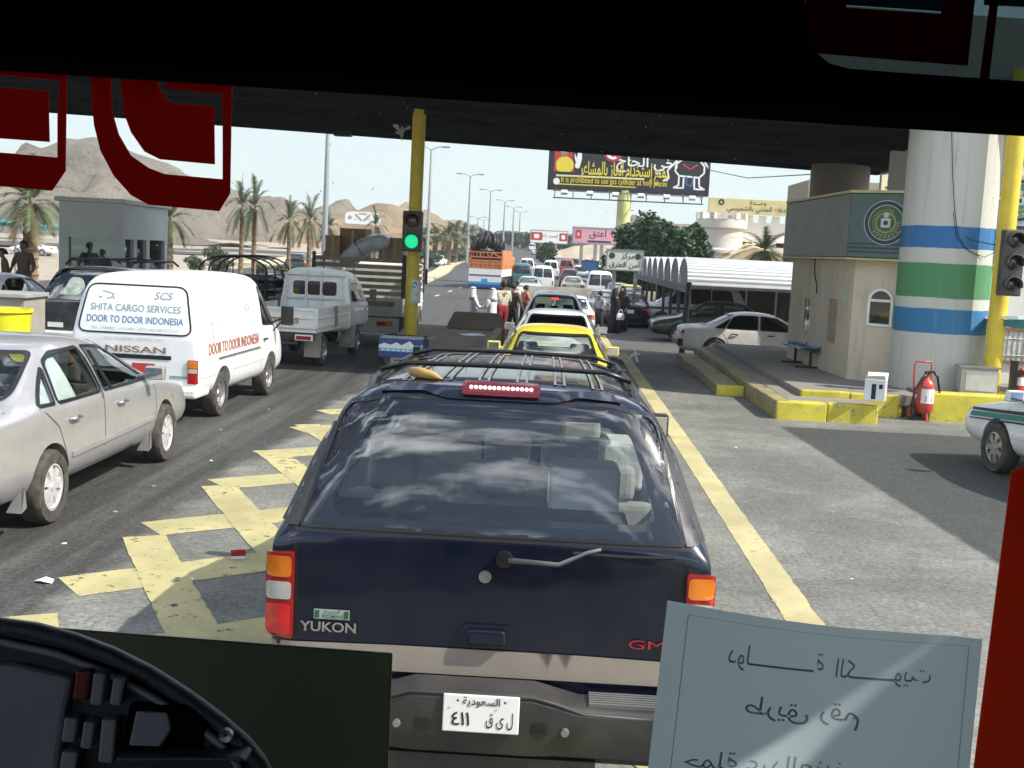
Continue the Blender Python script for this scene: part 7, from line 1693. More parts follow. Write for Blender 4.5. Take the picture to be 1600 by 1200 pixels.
tl0=Vector((o.location.x,o.location.y,g)); first=None; rd=random.Random(3)
mb=MB(); mb.lathe([(.30,-.12),(.46,-.13),(.52,-.08),(.52,.08),(.46,.13),(.30,.12),(.30,-.12)],(0,0,0),'x',20); tyre_me=mb.mesh('tyre',['rubber' if 0 else M('tyre_black',(.012,.013,.016),.6,var=.4,scale=9)],smooth=35)
for k in range(24):
    row=k//8; i=k%8; x=-hw+.28+i*(2*hw-.5)/7; z=zf1_+.30+ (.32 if row==1 else 0)+.24*math.sin(math.pi*(i+.5)/8)*2; y=.6+row*.8
    t=link('spare_tyre',tyre_me,None,(tl0.x+x,tl0.y+y,g+z)); t.rotation_euler=(rd.uniform(-.3,.3),rd.uniform(-.35,.35),rd.uniform(-.5,.5)); tag(t,'black tyre in the heap on top of the orange truck','tyre','tyres heaped on the orange truck')
mb=MB()
for k in range(7):
    pass
# ---------------------------------------------------------------- farther traffic: copies of a few kinds
pset={}
ps=sedan('white saloon seen left of the silver people carrier nose','white_paint',(at(893,480,39.5).x,39.2,tz(39)),0,hollow=False,lvl=1,L=4.6,W=1.74,H=1.44,detail=False); 
wv_st=[S(0,.40,.80,1.05,.78,1.12,.74,.55),S(.015,.34,.84,1.07,.825,1.30,.77,.55),S(.12,.30,.86,1.10,.84,1.98,.68,.55),S(.30,.28,.865,1.10,.845,2.06,.68,.55),S(3.3,.26,.87,1.10,.85,2.06,.70,.55),S(4.1,.26,.86,1.08,.83,1.25,.74,.55),S(4.6,.3,.82,.95,.78,1.02,.70,.55),S(4.75,.36,.76,.86,.72,.9,.6,.55)]
vw=[('rear',rpoly([(-.70,1.20),(-.04,1.20),(-.04,1.82),(-.60,1.82)],.06),None),('rear',rpoly([(.04,1.20),(.70,1.20),(.60,1.82),(.04,1.82)],.06),None),('front',rpoly([(-.7,1.28),(.7,1.28),(.6,1.9),(-.6,1.9)],.1),None)]
for d in('right','left'): vw+=[(d,rpoly([(.4,1.2),(3.0,1.2),(3.0,1.78),(.45,1.78)],.06),None)]
pv=Veh('minibus','white minibus with two rear windows in the middle of the queue','van',wv_st,'white_paint',(at(937,450,70).x,69,tz(70)),0,arches=[(.95,.33),(3.7,.33)],ar=.38,wins=vw,lvl=1); pv.windows('black_glass',tw=.03); wheels(pv,(.95,3.7),.74,.32,.2,style='steel')
for s in(-1,1): pv.pod('tail_light',rrect(*sorted((s*.72,s*.80)),.62,.95,.01),'rear','red_lens',.02)
pm=mpv('dark people carrier behind the beige saloon in the queue','dark_paint',(at(890,440,98).x,98,tz(98)),0,lvl=1,hollow=False)
W_P=mt['white_paint']; D_P=mt['dark_paint']
mats(car_teal=M('car_teal',(.05,.16,.20),.35,coat=.5), car_beige=M('car_beige',(.58,.54,.42),.35,coat=.5), car_blue=M('car_blue',(.02,.05,.13),.3,coat=.6), car_green=M('car_green',(.40,.52,.46),.35,coat=.5), car_red=M('car_red',(.40,.06,.05),.35,coat=.5))
QG='cars waiting in the far queue'
def put(proto,px,Y,label,paint=None,rz=0,group=QG,py=440,src=None,dz=0):
    p=proto.o; srcm={pv.o:W_P,ps.o:W_P,pm.o:D_P}[p]
    o=copy_tree(p,None,{srcm:mt[paint]} if paint else None,skip=('mirror','seat') ); q=at(px,py,Y); o.location=(q.x,Y,tz(Y)+dz); o.rotation_euler=(0,0,R(rz)); tag(o,label,None,group); return o
put(ps,945,49.5,'silver white saloon with red tail lamp between the two standing groups','grey_silver',-2)
put(ps,896,80,'beige saloon just left of the white minibus rear','car_beige')
put(pv,848,86,'white bus with wide dark rear window above the people carrier roof')
put(pv,815,95,'teal van right beside the orange painted truck','car_teal')
put(ps,912,94,'dark blue saloon between the minibus and the beige saloon','car_blue')
put(ps,826,72,'pale green saloon in front of the wide white bus','car_green')
for px,Y,k,pn,lab in ((859,122,pv,None,'white van with dark window right above the wide white bus'),(822,128,pv,None,'white van seen over the teal van roof'),(884,135,pv,'car_red','red van in the far middle of the queue'),(905,120,pm,'white_paint','white people carrier just left of the blue board foot'),(936,126,pm,'white_paint','white people carrier below the right edge of the blue board'),(968,93,pm,'white_paint','white people carrier behind the road sign posts'),(970,66,ps,'grey_silver','silver saloon seen between the road sign posts'),(988,62,ps,'yellow_paint','yellow saloon half hidden by the dark carport posts'),(842,150,ps,None,'white saloon far back in the left file of the queue'),(868,155,pv,'car_beige','beige van at the far centre of the queue'),(896,160,pm,None,'dark people carrier at the far end of the queue'),(920,150,pv,None,'white van beyond the blue board'),(948,140,pv,None,'white van beyond the road sign'),(955,82,ps,None,'white saloon right behind the minibus')):
    put(k,px,Y,lab,pn,random.uniform(-3,3))
for px,Y,k,pn,lab in ((832,300,pv,None,'white van climbing the distant rise'),(845,320,pv,'dark_paint','dark van climbing the distant rise'),(858,280,pv,None,'pale van low on the distant rise'),(820,340,pm,None,'dark car near the top of the distant rise'),(806,350,pv,'car_blue','blue van near the top of the distant rise'),(838,260,ps,None,'white car at the foot of the distant rise'),(870,250,pm,'car_blue','blue car at the foot of the distant rise')):
    put(k,px,Y,lab,pn,4,'traffic on the distant rise',py=380)
put(ps,690,150,'white car alone on the left carriageway','white_paint',178,'cars on the left carriageway',408)
put(ps,733,205,'white car farther up the left carriageway near the palms','white_paint',178,'cars on the left carriageway',398)
put(pm,461,88,'dark wagon with lit red lamps beyond the pickup roof','dark_paint',0,'cars on the left carriageway',410,dz=.35)
q=at(86,380,118); oo=copy_tree(ps.o); oo.location=(q.x,118,tz(118)); oo.rotation_euler=(0,0,R(90)); tag(oo,'white car passing between the palm and the guard cabin',None,'cars on the side road')
# ================================================================ PEOPLE
def skin_mesh(nodes,edges,root,lvl=2):
    me=bpy.data.meshes.new('figure'); bm=bmesh.new(); sl_=bm.verts.layers.skin.verify(); V={}
    for k,(p,r) in nodes.items():
        v=bm.verts.new(p); V[k]=v; rr=r if isinstance(r,tuple) else (r,r); v[sl_].radius=rr; v[sl_].use_root=(k==root)
    for a,b in edges: bm.edges.new((V[a],V[b]))
    bm.to_mesh(me); bm.free(); o=bpy.data.objects.new('figure',me); COL.objects.link(o)
    s=o.modifiers.new('skin','SKIN'); s.use_smooth_shade=True; q=o.modifiers.new('sub','SUBSURF'); q.levels=lvl; q.render_levels=lvl
    r=evaluated(o); bpy.data.objects.remove(o); bpy.data.meshes.remove(me); r.polygons.foreach_set('use_smooth',[True]*len(r.polygons)); return r
mats(skin_brown=M('skin_brown',(.22,.115,.07),.6,var=.08), skin_light=M('skin_light',(.36,.21,.14),.6,var=.08), hair_black=M('hair_black',(.012,.010,.009),.7,var=.3),
 cloth_white=M('cloth_white',(.70,.71,.73),.9,var=.08,scale=9), cloth_cream=M('cloth_cream',(.58,.53,.42),.9,var=.3,scale=16), cloth_red=M('cloth_red',(.26,.02,.03),.9,var=.15), cloth_brown=M('cloth_brown',(.12,.095,.07),.9,var=.2), cloth_black=M('cloth_black',(.012,.011,.013),.85,var=.3), cloth_orange=M('cloth_orange',(.50,.16,.10),.9,var=.35,scale=18), cloth_grey=M('cloth_grey',(.33,.34,.36),.9,var=.2,scale=12), cloth_dark=M('cloth_dark',(.03,.031,.037),.9,var=.2), cloth_pink=M('cloth_scarf',(.58,.48,.46),.9,var=.3,scale=20), shoe=M('shoe_leather',(.02,.017,.015),.5))
def person(label,loc,rz,h=1.74,top='cloth_grey',bottom='cloth_dark',skin='skin_brown',robe=None,scarf=None,armR=((.30,.02,1.12),(.28,.18,.92)),armL=((-.30,.02,1.12),(-.28,.18,.92)),lean=0.0,stride=.05,group=None,bag=False):
    o=empty('person',loc,rz,label,'person',group); k=h/1.74; o.scale=(k,k,k)
    L=lambda z: lean*max(0,z-.95)
    def P(x,y,z): return (x,y+L(z),z)
    N={'pel':(P(0,0,.98),(.14,.105)),'waist':(P(0,.0,1.12),(.13,.095)),'chest':(P(0,-.01,1.32),(.155,.11)),'neckb':(P(0,-.005,1.46),(.07,.065)),'neck':(P(0,.01,1.52),.052),'jaw':(P(0,.045,1.575),(.058,.066)),'head':(P(0,.02,1.65),(.076,.092)),'crown':(P(0,.0,1.70),(.060,.075)),'nose':(P(0,.125,1.612),.013)}
    E=[('pel','waist'),('waist','chest'),('chest','neckb'),('neckb','neck'),('neck','jaw'),('jaw','head'),('head','crown'),('head','nose')]
    for s,n in ((-1,'L'),(1,'R')):
        N['ear'+n]=(P(s*.082,.02,1.63),.014); E.append(('head','ear'+n))
        N['hip'+n]=((s*.09,0,.90),.090); N['knee'+n]=((s*.10,stride*s+.02,.49),.060); N['calf'+n]=((s*.10,stride*s*1.5-.01,.33),.056); N['ank'+n]=((s*.10,stride*s*2.2-.03,.09),.040); N['toe'+n]=((s*.12,stride*s*2.2+.14,.035),(.040,.03))
        E+=[('pel','hip'+n),('hip'+n,'knee'+n),('knee'+n,'calf'+n),('calf'+n,'ank'+n),('ank'+n,'toe'+n)]
        el,wr=(armR if s>0 else armL); sh=P(s*.185,-.01,1.42); N['sh'+n]=(sh,.062); N['el'+n]=(P(*el),.042); N['wr'+n]=(P(*wr),.028); E+=[('chest','sh'+n),('sh'+n,'el'+n),('el'+n,'wr'+n)]
        d=(Vector(N['wr'+n][0])-Vector(N['el'+n][0])).normalized(); side=d.cross(Vector((0,0,1))); side=side.normalized() if side.length>.1 else Vector((1,0,0)); dn=side.cross(d)
        w_=Vector(N['wr'+n][0]); pm_=w_+d*.07; N['palm'+n]=(pm_,(.034,.018)); E.append(('wr'+n,'palm'+n))
        for i,ln in enumerate((.062,.072,.068,.052)):
            a=pm_+d*.03+side*(.027-.018*i); b=a+d*ln*.55-dn*.012; c=b+d*ln*.35-dn*.03
            for j,q in enumerate((a,b,c)): N[f'f{n}{i}{j}']=(q,.0088-.001*j)
            E+=[('palm'+n,f'f{n}{i}0'),(f'f{n}{i}0',f'f{n}{i}1'),(f'f{n}{i}1',f'f{n}{i}2')]
        a=w_+d*.035+side*.035; b=a+d*.045+side*.02-dn*.01; N['t'+n+'0']=(a,.011); N['t'+n+'1']=(b,.009); E+=[('wr'+n,'t'+n+'0'),('t'+n+'0','t'+n+'1')]
    me=skin_mesh(N,E,'pel',1); me.materials.append(mt[skin]); link('body',me,o)
    # clothing
    g=1.16
    def sub(keys,edges,root,f,ms,name):
        NN={q:(N[q][0],tuple(x*f for x in N[q][1]) if isinstance(N[q][1],tuple) else N[q][1]*f) for q in keys}
        m_=skin_mesh(NN,edges,root,2); m_.materials.append(mt[ms]); return link(name,m_,o)
    if not robe:
        sub(['pel','waist','chest','neckb','shL','elL','shR','elR'],[('pel','waist'),('waist','chest'),('chest','neckb'),('chest','shL'),('shL','elL'),('chest','shR'),('shR','elR')],'chest',1.2,top,'shirt')
        sub(['waist','pel','hipL','kneeL','calfL','ankL','hipR','kneeR','calfR','ankR'],[('waist','pel')]+[e for n in'LR' for e in(('pel','hip'+n),('hip'+n,'knee'+n),('knee'+n,'calf'+n),('calf'+n,'ank'+n))],'pel',1.28,bottom,'trousers')
    else:
        mb=MB(); rings=[]; n=22
        for z,rx,ry in ((.03,.27,.22),(.35,.245,.19),(.7,.215,.165),(.95,.20,.15),(1.15,.185,.135),(1.32,.205,.14),(1.42,.20,.125),(1.48,.10,.09),(1.52,.065,.065)):
            rings.append([Vector(P(rx*math.cos(2*math.pi*i/n)*(1+.05*math.sin(5*2*math.pi*i/n+z*3)*(1.3-z if z<1.2 else 0)),ry*math.sin(2*math.pi*i/n)*(1+.06*math.sin(6*2*math.pi*i/n)*(1.3-z if z<1.2 else 0)),z)) for i in range(n)])
        mb.loft(rings); mb.build('robe',[robe],o,smooth=True)
        for n_ in 'LR': sub(['sh'+n_,'el'+n_,'wr'+n_],[('sh'+n_,'el'+n_),('el'+n_,'wr'+n_)],'sh'+n_,1.55,robe,'sleeve')
    mb=MB()
    if scarf:
        rings=[]; n=20
        for z,rx,ry,yo in ((1.36,.20,.15,-.02),(1.48,.165,.14,-.02),(1.58,.125,.13,-.015),(1.68,.108,.125,-.01),(1.75,.085,.10,-.01),(1.785,.03,.04,-.01)):
            rings.append([Vector(P(rx*math.cos(2*math.pi*i/n),yo+ry*math.sin(2*math.pi*i/n)-(.035 if math.sin(2*math.pi*i/n)>.75 and 1.5<z<1.7 else 0),z)) for i in range(n)])
        mb.loft(rings); mb.build('headscarf',[scarf],o,smooth=True)
        if scarf=='cloth_white':
            mb=MB(); c=P(0,-.01,1.735); mb.lathe([(.098,-.012),(.106,0),(.098,.012)],c,n=20); mb.build('head_cord',['cloth_black'],o,smooth=True)
    else:
        rings=[]; n=18
        for z,r_,yo in ((1.60,.085,-.035),(1.66,.098,-.02),(1.71,.094,-.008),(1.745,.07,-.005),(1.765,.02,-.005)):
            rings.append([Vector(P(r_*.93*math.cos(2*math.pi*i/n),yo+r_*1.10*math.sin(2*math.pi*i/n)-(.05 if math.sin(2*math.pi*i/n)>.4 and z<1.70 else 0),z)) for i in range(n)])
        mb.loft(rings); mb.build('hair',['hair_black'],o,smooth=True)
    mb=MB()
    for s in(-1,1):
        yy=stride*s*2.2+.02; mb.loft([[Vector((s*.10+s*.01+rx*math.cos(2*math.pi*i/12),yy+ry*math.sin(2*math.pi*i/12)+.03,z)) for i in range(12)] for z,rx,ry in ((0,.045,.135),(.03,.048,.14),(.065,.040,.10),(.10,.036,.05))])
    mb.build('shoes',['shoe'],o,smooth=True)
    return o
def stand(px,py_head,Y,foot_z=None): 
    q=at(px,py_head,Y); g=tz(Y) if foot_z is None else foot_z; return Vector((q.x,Y,g)),q.z-g
def pp_(label,px,py,Y,rz,foot=None,**k):
    l,h=stand(px,py,Y,foot); return person(label,l,R(rz),h=max(1.5,min(1.92,h)),**k)
fwd2=dict(armR=((.27,.10,1.14),(.12,.32,1.12)),armL=((-.27,.10,1.14),(-.12,.32,1.12)))
pp_('man in white robe and headscarf turned to his companion behind the barrier',740,450,36.5,-70,robe='cloth_white',scarf='cloth_white',skin='skin_brown',**fwd2)
pp_('man in white robe facing left holding a dark item by the barrier',770,452,36.5,62,robe='cloth_white',scarf='cloth_white',skin='skin_brown',**fwd2)
pp_('man in cream patterned shirt and red trousers standing by the lane',787,438,37.0,25,top='cloth_cream',bottom='cloth_red',skin='skin_brown',lean=-.03,**fwd2)
pp_('man in dark brown shirt and trousers beside the red trousers',803,443,38.0,-35,top='cloth_brown',bottom='cloth_dark',skin='skin_brown')
pp_('man in orange red shirt leaning toward the people carrier',820,446,43,-60,top='cloth_orange',bottom='cloth_dark',skin='skin_brown',lean=.12,**fwd2)
pp_('person in pale shirt walking beyond the man in orange',809,440,50,10,top='cloth_white',bottom='cloth_grey',skin='skin_light')
gm=pp_('man in grey shirt and dark trousers standing on the yellow line',938,455,42.5,-48,top='cloth_grey',bottom='cloth_dark',skin='skin_brown',lean=.05,armR=((.30,.0,1.14),(.25,.22,1.04)))
ab=pp_('woman in long black robe and veil carrying a white handbag',962,452,44.0,-65,robe='cloth_black',scarf='cloth_black',skin='skin_light',armR=((.30,.0,1.13),(.31,.06,.88)))
q=ab.matrix_basis@Vector((.33,.10,.72)); hbg=empty('handbag',(q.x,q.y-.1,q.z-.16),R(20),'white handbag held by the woman in black','handbag')
mb=MB(); rings=[]
for z,w_,d_ in ((0,.15,.06),(.10,.17,.08),(.2,.15,.06),(.25,.12,.03)): rings.append([Vector((w_*math.cos(2*math.pi*i/16),d_*math.sin(2*math.pi*i/16),z)) for i in range(16)])
mb.loft(rings); mb.build('bag_body',['cloth_white'],hbg,smooth=50); mb=MB(); mb.tube([(-.09,0,.24),(-.06,0,.36),(0,0,.40),(.06,0,.36),(.09,0,.24)],.012,6); mb.build('handle',['cloth_white'],hbg,smooth=True)
pp_('second figure in black clothes right behind the woman with the white handbag',974,448,45.2,150,robe='cloth_black',scarf='cloth_black',skin='skin_light')
pp_('man in brown uniform standing by the guard cabin palm',37,377,29,170,.30,top='cloth_brown',bottom='cloth_brown',skin='skin_brown')
pp_('man in olive uniform with bent head at the left edge',11,389,28,120,.30,top='cloth_brown',bottom='cloth_dark',skin='skin_brown',lean=.15)
# ================================================================ LITTER
def scrap(px,py,s,mat,label,group=None,seed=0):
    q=gnd(px,py); rd=random.Random(seed); mb=MB(); n=7; pts=[(s*rd.uniform(.6,1.1)*math.cos(2*math.pi*i/n),s*rd.uniform(.5,.9)*math.sin(2*math.pi*i/n),rd.uniform(.006,.03)*s/.1) for i in range(n)]
    mb.add(pts+[(0,0,.05*s/.1)],[(i,(i+1)%n,n) for i in range(n)]); o=mb.build('litter',[mat],loc=(q.x,q.y,0)); m_=o.modifiers.new('t','SOLIDIFY'); m_.thickness=.003; tag(o,label,'litter',group); return o
scrap(72,910,.085,'white_paint','crumpled white paper on the asphalt near the dashboard',seed=1)
q=gnd(372,874); mb=MB(); mb.box((0,0,.03),(.11,.07,.06)); o=mb.build('cigarette_box',['truck_white'],bevel=.006,loc=(q.x,q.y,.006),rz=.3); mb=MB(); mb.box((0,0,.045),(.112,.072,.032)); mb.build('lid',['red_lens'],o); tag(o,'small crushed red and white box lying on the yellow hatching','box')
rd=random.Random(11)
for k,(px,py) in enumerate(((100,850),(210,870),(250,700),(330,720),(180,800),(345,672),(300,905),(420,640),(240,760),(1150,700),(1180,780),(1300,800),(1330,905),(1210,940))):
    scrap(px,py,rd.uniform(.018,.036),['white_paint','plank','concrete'][k%3],'tiny scrap of litter lying on the asphalt','scraps of litter on the asphalt',seed=k+5)
# ================================================================ THE BUS ROUND THE CAMERA
WY_=1.20
bus=empty('tour_bus',(0,0,0),0,'dark bus interior with stickered windscreen framing the whole view','bus')
mt['bus_black']=M('bus_lining',(.004,.004,.0045),.95,var=.2,spec=0); mt['lit_edge_tone']=M('lit_edge_tone',(.62,.56,.36),.6,var=.2); mt['dash_plastic']=M('dash_plastic',(.05,.058,.078),.55,var=.2,bump=.15,bscale=300); mt['dash_face']=M('dash_face',(.03,.036,.05),.4,var=.2); mt['dash_grey']=M('dash_insert',(.24,.27,.33),.3,var=.1)
cp=bpy.data.materials.new('clear_windscreen'); cp.use_nodes=True; n_=cp.node_tree.nodes; n_.clear(); a_=n_.new('ShaderNodeBsdfTransparent'); a_.inputs[0].default_value=(1,1,1,1); b_=n_.new('ShaderNodeOutputMaterial'); cp.node_tree.links.new(a_.outputs[0],b_.inputs[0]); mt['clear_windscreen']=cp
XW0,XW1=-1.55,1.05
mb=MB(); mb.quad((XW0,WY_,1.75),(XW1,WY_,1.75),(XW1,WY_,3.2),(XW0,WY_,3.2)); mb.build('windscreen',['clear_windscreen'],bus)
def sticker_mat(name,col,tr):
    m=bpy.data.materials.new(name); m.use_nodes=True; n=m.node_tree.nodes; l=m.node_tree.links; n.clear()
    o=n.new('ShaderNodeOutputMaterial'); d=n.new('ShaderNodeBsdfDiffuse'); d.inputs[0].default_value=(*col,1); t=n.new('ShaderNodeBsdfTranslucent'); t.inputs[0].default_value=(*col,1); x=n.new('ShaderNodeMixShader'); x.inputs[0].default_value=tr; l.new(d.outputs[0],x.inputs[1]); l.new(t.outputs[0],x.inputs[2]); l.new(x.outputs[0],o.inputs[0]); return m
mt['sticker_red']=sticker_mat('sticker_red',(.50,.022,.016),.42); mt['paper_pale']=sticker_mat('paper_pale',(.80,.95,.97),.27)
def px_poly(name,P,Y,mat,parent=bus,t=.0006,label=None):
    """flat piece stuck on the glass, cut to an outline and given its real thickness"""
    W_=[at(x,y,Y) for x,y in P]; vs,fs=poly2d([(p.x,p.z) for p in W_]); mb=MB(); mb.add([(x,Y,z) for x,z in vs],fs); mb.add([(x,Y-t,z) for x,z in vs],fs); return mb.build(name,[mat],parent,recalc=False,label=label)
SY_=WY_-.002
px_poly('sticker_letter',[(-60,92),(105,104),(103,262),(103,267),(82,298),(-60,286),(-60,233),(90,246),(90,170),(92,170),(92,126),(-60,112)],SY_,'sticker_red')
px_poly('sticker_letter',[(-60,132),(76,142),(78,222),(-60,212)],SY_,'sticker_red')
px_poly('sticker_letter',[(142,86),(173,88),(176,175),(186,210),(205,243),(232,262),(258,272),(348,280),(348,150),(348,148),(262,138),(258,125),(258,96),(271,96),(272,112),(363,127),(360,302),(343,330),(232,320),(205,305),(178,275),(157,235),(147,195),(143,150)],SY_,'sticker_red')
px_poly('sticker_letter',[(188,90),(245,93),(247,130),(255,150),(272,162),(335,166),(336,257),(250,249),(226,237),(205,207),(193,175),(189,130)],SY_,'sticker_red')
mt['sticker_red_sunlit']=sticker_mat('sunlit_red_vinyl',(.64,.075,.022),.45)  # same red vinyl; sunlight on it put into a brighter orange colour
px_poly('sticker_letter',[(1580,736),(1700,690),(1700,1300),(1508,1300)],SY_,'sticker_red_sunlit',label='bright orange red sticker edge')
for P in ([(1255,-80),(1320,-80),(1322,12),(1470,22),(1478,-80),(1532,-80),(1512,103),(1400,94),(1262,82)],[(1552,-40),(1565,-40),(1545,126),(1530,126)]): px_poly('sticker_letter',P,SY_,'sticker_red')
px_poly('tinted_band',[(1320,-60),(1322,8),(1470,18),(1476,-60)],SY_-.002,sticker_mat('tint_teal',(.05,.26,.30),.6))
tb_=bpy.data.materials.new('sun_band'); tb_.use_nodes=True; n_=tb_.node_tree.nodes; n_.clear(); a_=n_.new('ShaderNodeBsdfTransparent'); a_.inputs[0].default_value=(.30,.36,.36,1); b_=n_.new('ShaderNodeOutputMaterial'); tb_.node_tree.links.new(a_.outputs[0],b_.inputs[0]); mt['sun_band']=tb_
px_poly('sun_band',[(1200,-400),(2000,-400),(2000,190),(1600,150),(1200,128)],SY_-.006,'sun_band')
px_poly('tinted_band',[(1540,-60),(1700,-60),(1700,16),(1537,8)],SY_-.002,mt['tint_teal'] if 'tint_teal' in mt else bpy.data.materials['tint_teal'])
# insect splats and specks on the outside of the glass
def splat(px,py,s,n,seed,mat='dust_grey'):
    rd=random.Random(seed); mb=MB(); Y=WY_+.002
    for k in range(n):
        a=rd.uniform(0,6.28); L=s*rd.uniform(.35,1.0); w=s*rd.uniform(.05,.13); a0=(px+s*.15*math.cos(a),py+s*.15*math.sin(a)); a1=(px+L*math.cos(a),py+L*math.sin(a)); nx,ny=-math.sin(a)*w,math.cos(a)*w
        mb.add([tuple(at(a0[0]+nx*.6,a0[1]+ny*.6,Y)),tuple(at(a0[0]-nx*.6,a0[1]-ny*.6,Y)),tuple(at(a1[0]-nx,a1[1]-ny,Y)),tuple(at(a1[0]+nx,a1[1]+ny,Y))],[(0,1,2,3)])
    mb.add([tuple(at(px+s*.3*math.cos(k),py+s*.3*math.sin(k),Y)) for k in (0,1.05,2.1,3.14,4.2,5.25)],[(0,1,2,3,4,5)])
    return mb.build('insect_splat',[mat],bus,recalc=False)
mt['dust_grey']=sticker_mat('dried_splat',(.34,.34,.30),.5); mt['splat_white']=sticker_mat('white_splat',(.62,.60,.54),.5)
splat(626,206,19,11,4); splat(993,553,14,7,8,'splat_white')
mb=MB(); rd=random.Random(21); Y=WY_+.002
for k in range(75):
    x=rd.uniform(380,1250); y=rd.uniform(140,360); s=rd.choice((.5,.6,.8,1.2)); mb.add([tuple(at(x+s*math.cos(q)*rd.uniform(.7,1.2),y+s*math.sin(q)*rd.uniform(.7,1.5),Y)) for q in (0,1.2,2.5,3.8,5)],[(0,1,2,3,4)])
o=mb.build('dirt_speck',['dust_grey'],bus,recalc=False); o['kind']='stuff'
# header above the windscreen with a cut-out at the right
HY=1.12
def px_prism(name,P,Y0,Y1,mat,bevel=0,parent=bus):
    W_=[at(x,y,Y0) for x,y in P]; mb=MB(); mb.prism([(p.x,p.z) for p in W_],Y0,Y1,'xz'); return mb.build(name,[mat],parent,bevel=bevel)
px_prism('header_panel',[(-1500,-6),(0,88),(1600,190),(2600,248),(2600,190),(1600,127),(1400,113),(1325,107),(1296,99),(1274,80),(1262,50),(1255,-40),(1240,-420),(-1500,-620)],HY-.10,HY,'bus_black')
px_prism('header_lit_edge',[(-1500,-6),(0,88.5),(1600,190.5),(2600,248.5),(2600,257),(1600,198),(0,96),(-1500,4)],HY-.03,HY+.02,'lit_edge_tone')  # pale bar standing for the lit lower edge of the header
mb=MB(); mb.tube([at(x,y,HY+.03) for x,y in ((773,136),(780,150),(790,158),(800,159),(808,153),(815,140))],.0006,5); mb.build('loose_thread',[M('thread',(.35,.32,.2),.8)],bus)
# the sheets propped in the windscreen
bd=empty('dark_board',tuple(at(350,1150,1.02)),0,'dark olive board propped against the windscreen beside the dashboard','board')
def rel(o,P,Y): return [(at(x,y,Y)-o.location) for x,y in P]
mb=MB(); Q=rel(bd,[(40,980),(611,1023),(600,1300),(40,1300)],1.02); mb.prism([(p.x,p.z) for p in Q],0,.004,'xz'); mb.build('sheet',[sticker_mat('board_olive',(.36,.40,.26),.20)],bd)
mb=MB(); Q=[v for v in rel(bd,[(40,978.5),(612,1021.5)],1.02)]; Q2=rel(bd,[(612,1021.5),(601,1300)],1.02); mb.bar(Q[0],Q[1],.0016); mb.bar(Q2[0],Q2[1],.0016); mb.build('edge',[M('board_edge',(.22,.23,.19),.6)],bd)
pa=empty('paper_notice',tuple(at(1270,1120,1.10)),0,'pale blue paper notice with mirrored handwriting in the windscreen corner','paper')
TL,TR,BL,BR=(1043,938),(1535,999),(1002,1290),(1505,1300)
def pq(u,v,off=0):
    x=(TL[0]*(1-u)+TR[0]*u)*(1-v)+(BL[0]*(1-u)+BR[0]*u)*v; y=(TL[1]*(1-u)+TR[1]*u)*(1-v)+(BL[1]*(1-u)+BR[1]*u)*v
    y+=10*math.sin(math.pi*u)*(1-v) if 0 else (9*math.sin(math.pi*min(1,u*1.1)))*(1-v)
    p=at(x,y,1.12+.018*math.sin(math.pi*u*1.2+.3)*(1-.4*v)); return p-pa.location+Vector((0,off,0))
mb=MB(); n=24; vs=[pq(i/n,j/n) for j in range(n+1) for i in range(n+1)]; mb.add(vs,[(j*(n+1)+i,j*(n+1)+i+1,(j+1)*(n+1)+i+1,(j+1)*(n+1)+i) for j in range(n) for i in range(n)]); mb.build('sheet',['paper_pale'],pa,smooth=True,recalc=False)
mt['pen_ink']=M('pen_ink',(.36,.42,.46),.7)
def pline(mb,P,w):
    for a,b in zip(P,P[1:]):
        a=Vector(a);b=Vector(b); k=max(1,int((b-a).length/.04)); d=(b-a).normalized(); nn=Vector((-d.y,d.x*.75))*w
        for i in range(k):
            c=a.lerp(b,i/k); e=a.lerp(b,(i+1)/k); mb.add([pq(*(c+nn),-.00012),pq(*(c-nn),-.00012),pq(*(e-nn),-.00012),pq(*(e+nn),-.00012)],[(0,1,2,3)])
mb=MB(); pline(mb,[(.07,.9),(.07,.045),(.96,.045),(.965,.9)],.0012); mb.build('ruled_border',['pen_ink'],pa,recalc=False)
mb=MB()
for t_,u0,v0,wu,hv in ((arabic('دولــــــــــــة'),.36,.20,.30,.13),(arabic('الكـــــــويت'),.70,.215,.30,.13),(arabic('طريق رقم'),.46,.44,.36,.12),(arabic('حملة عبدالعزيز'),.36,.70,.50,.11),(arabic('العنزي'),.74,.79,.22,.10)):
    vs,fs=text2d(t_,1.0); x0=min(v[0] for v in vs); x1=max(v[0] for v in vs); k=wu/(x1-x0)
    mb.add([pq(u0-x*k,v0-y*hv,-.00012) for x,y in vs],fs)      # mirrored: written on the far side
mb.build('handwriting',['pen_ink'],pa,recalc=False)
# instrument binnacle
BYY=.66
curve=[(-700,930),(-200,945),(0,964),(60,972),(120,988),(180,1010),(240,1040),(300,1078),(350,1115),(390,1150),(415,1180),(432,1215),(440,1300)]
W1=[at(x,y,BYY+.16) for x,y in curve+[(440,1500),(-700,1500)]]; W0=[at(x-8,y+14,BYY) for x,y in curve+[(440,1500),(-700,1500)]]
mb=MB(); mb.loft([W0,W1]); mb.build('dashboard_hood',['dash_plastic'],bus,smooth=30)
mb=MB(); P3=[at(x-8,y+14,BYY) for x,y in curve]; mb.tube(P3,.005,8); mb.build('hood_rim',['dash_plastic'],bus,smooth=True)
inner=[(-700,985),(0,1002),(90,1022),(170,1052),(240,1090),(300,1128),(345,1162),(372,1195),(380,1300)]
px_prism('instrument_face',inner+[(380,1500),(-700,1500)],BYY-.004,BYY+.01,'dash_face')
mb=MB(); mb.tube([at(x,y,BYY-.005) for x,y in inner],.0025,6); mb.build('face_rim',['dash_grey'],bus,smooth=True)
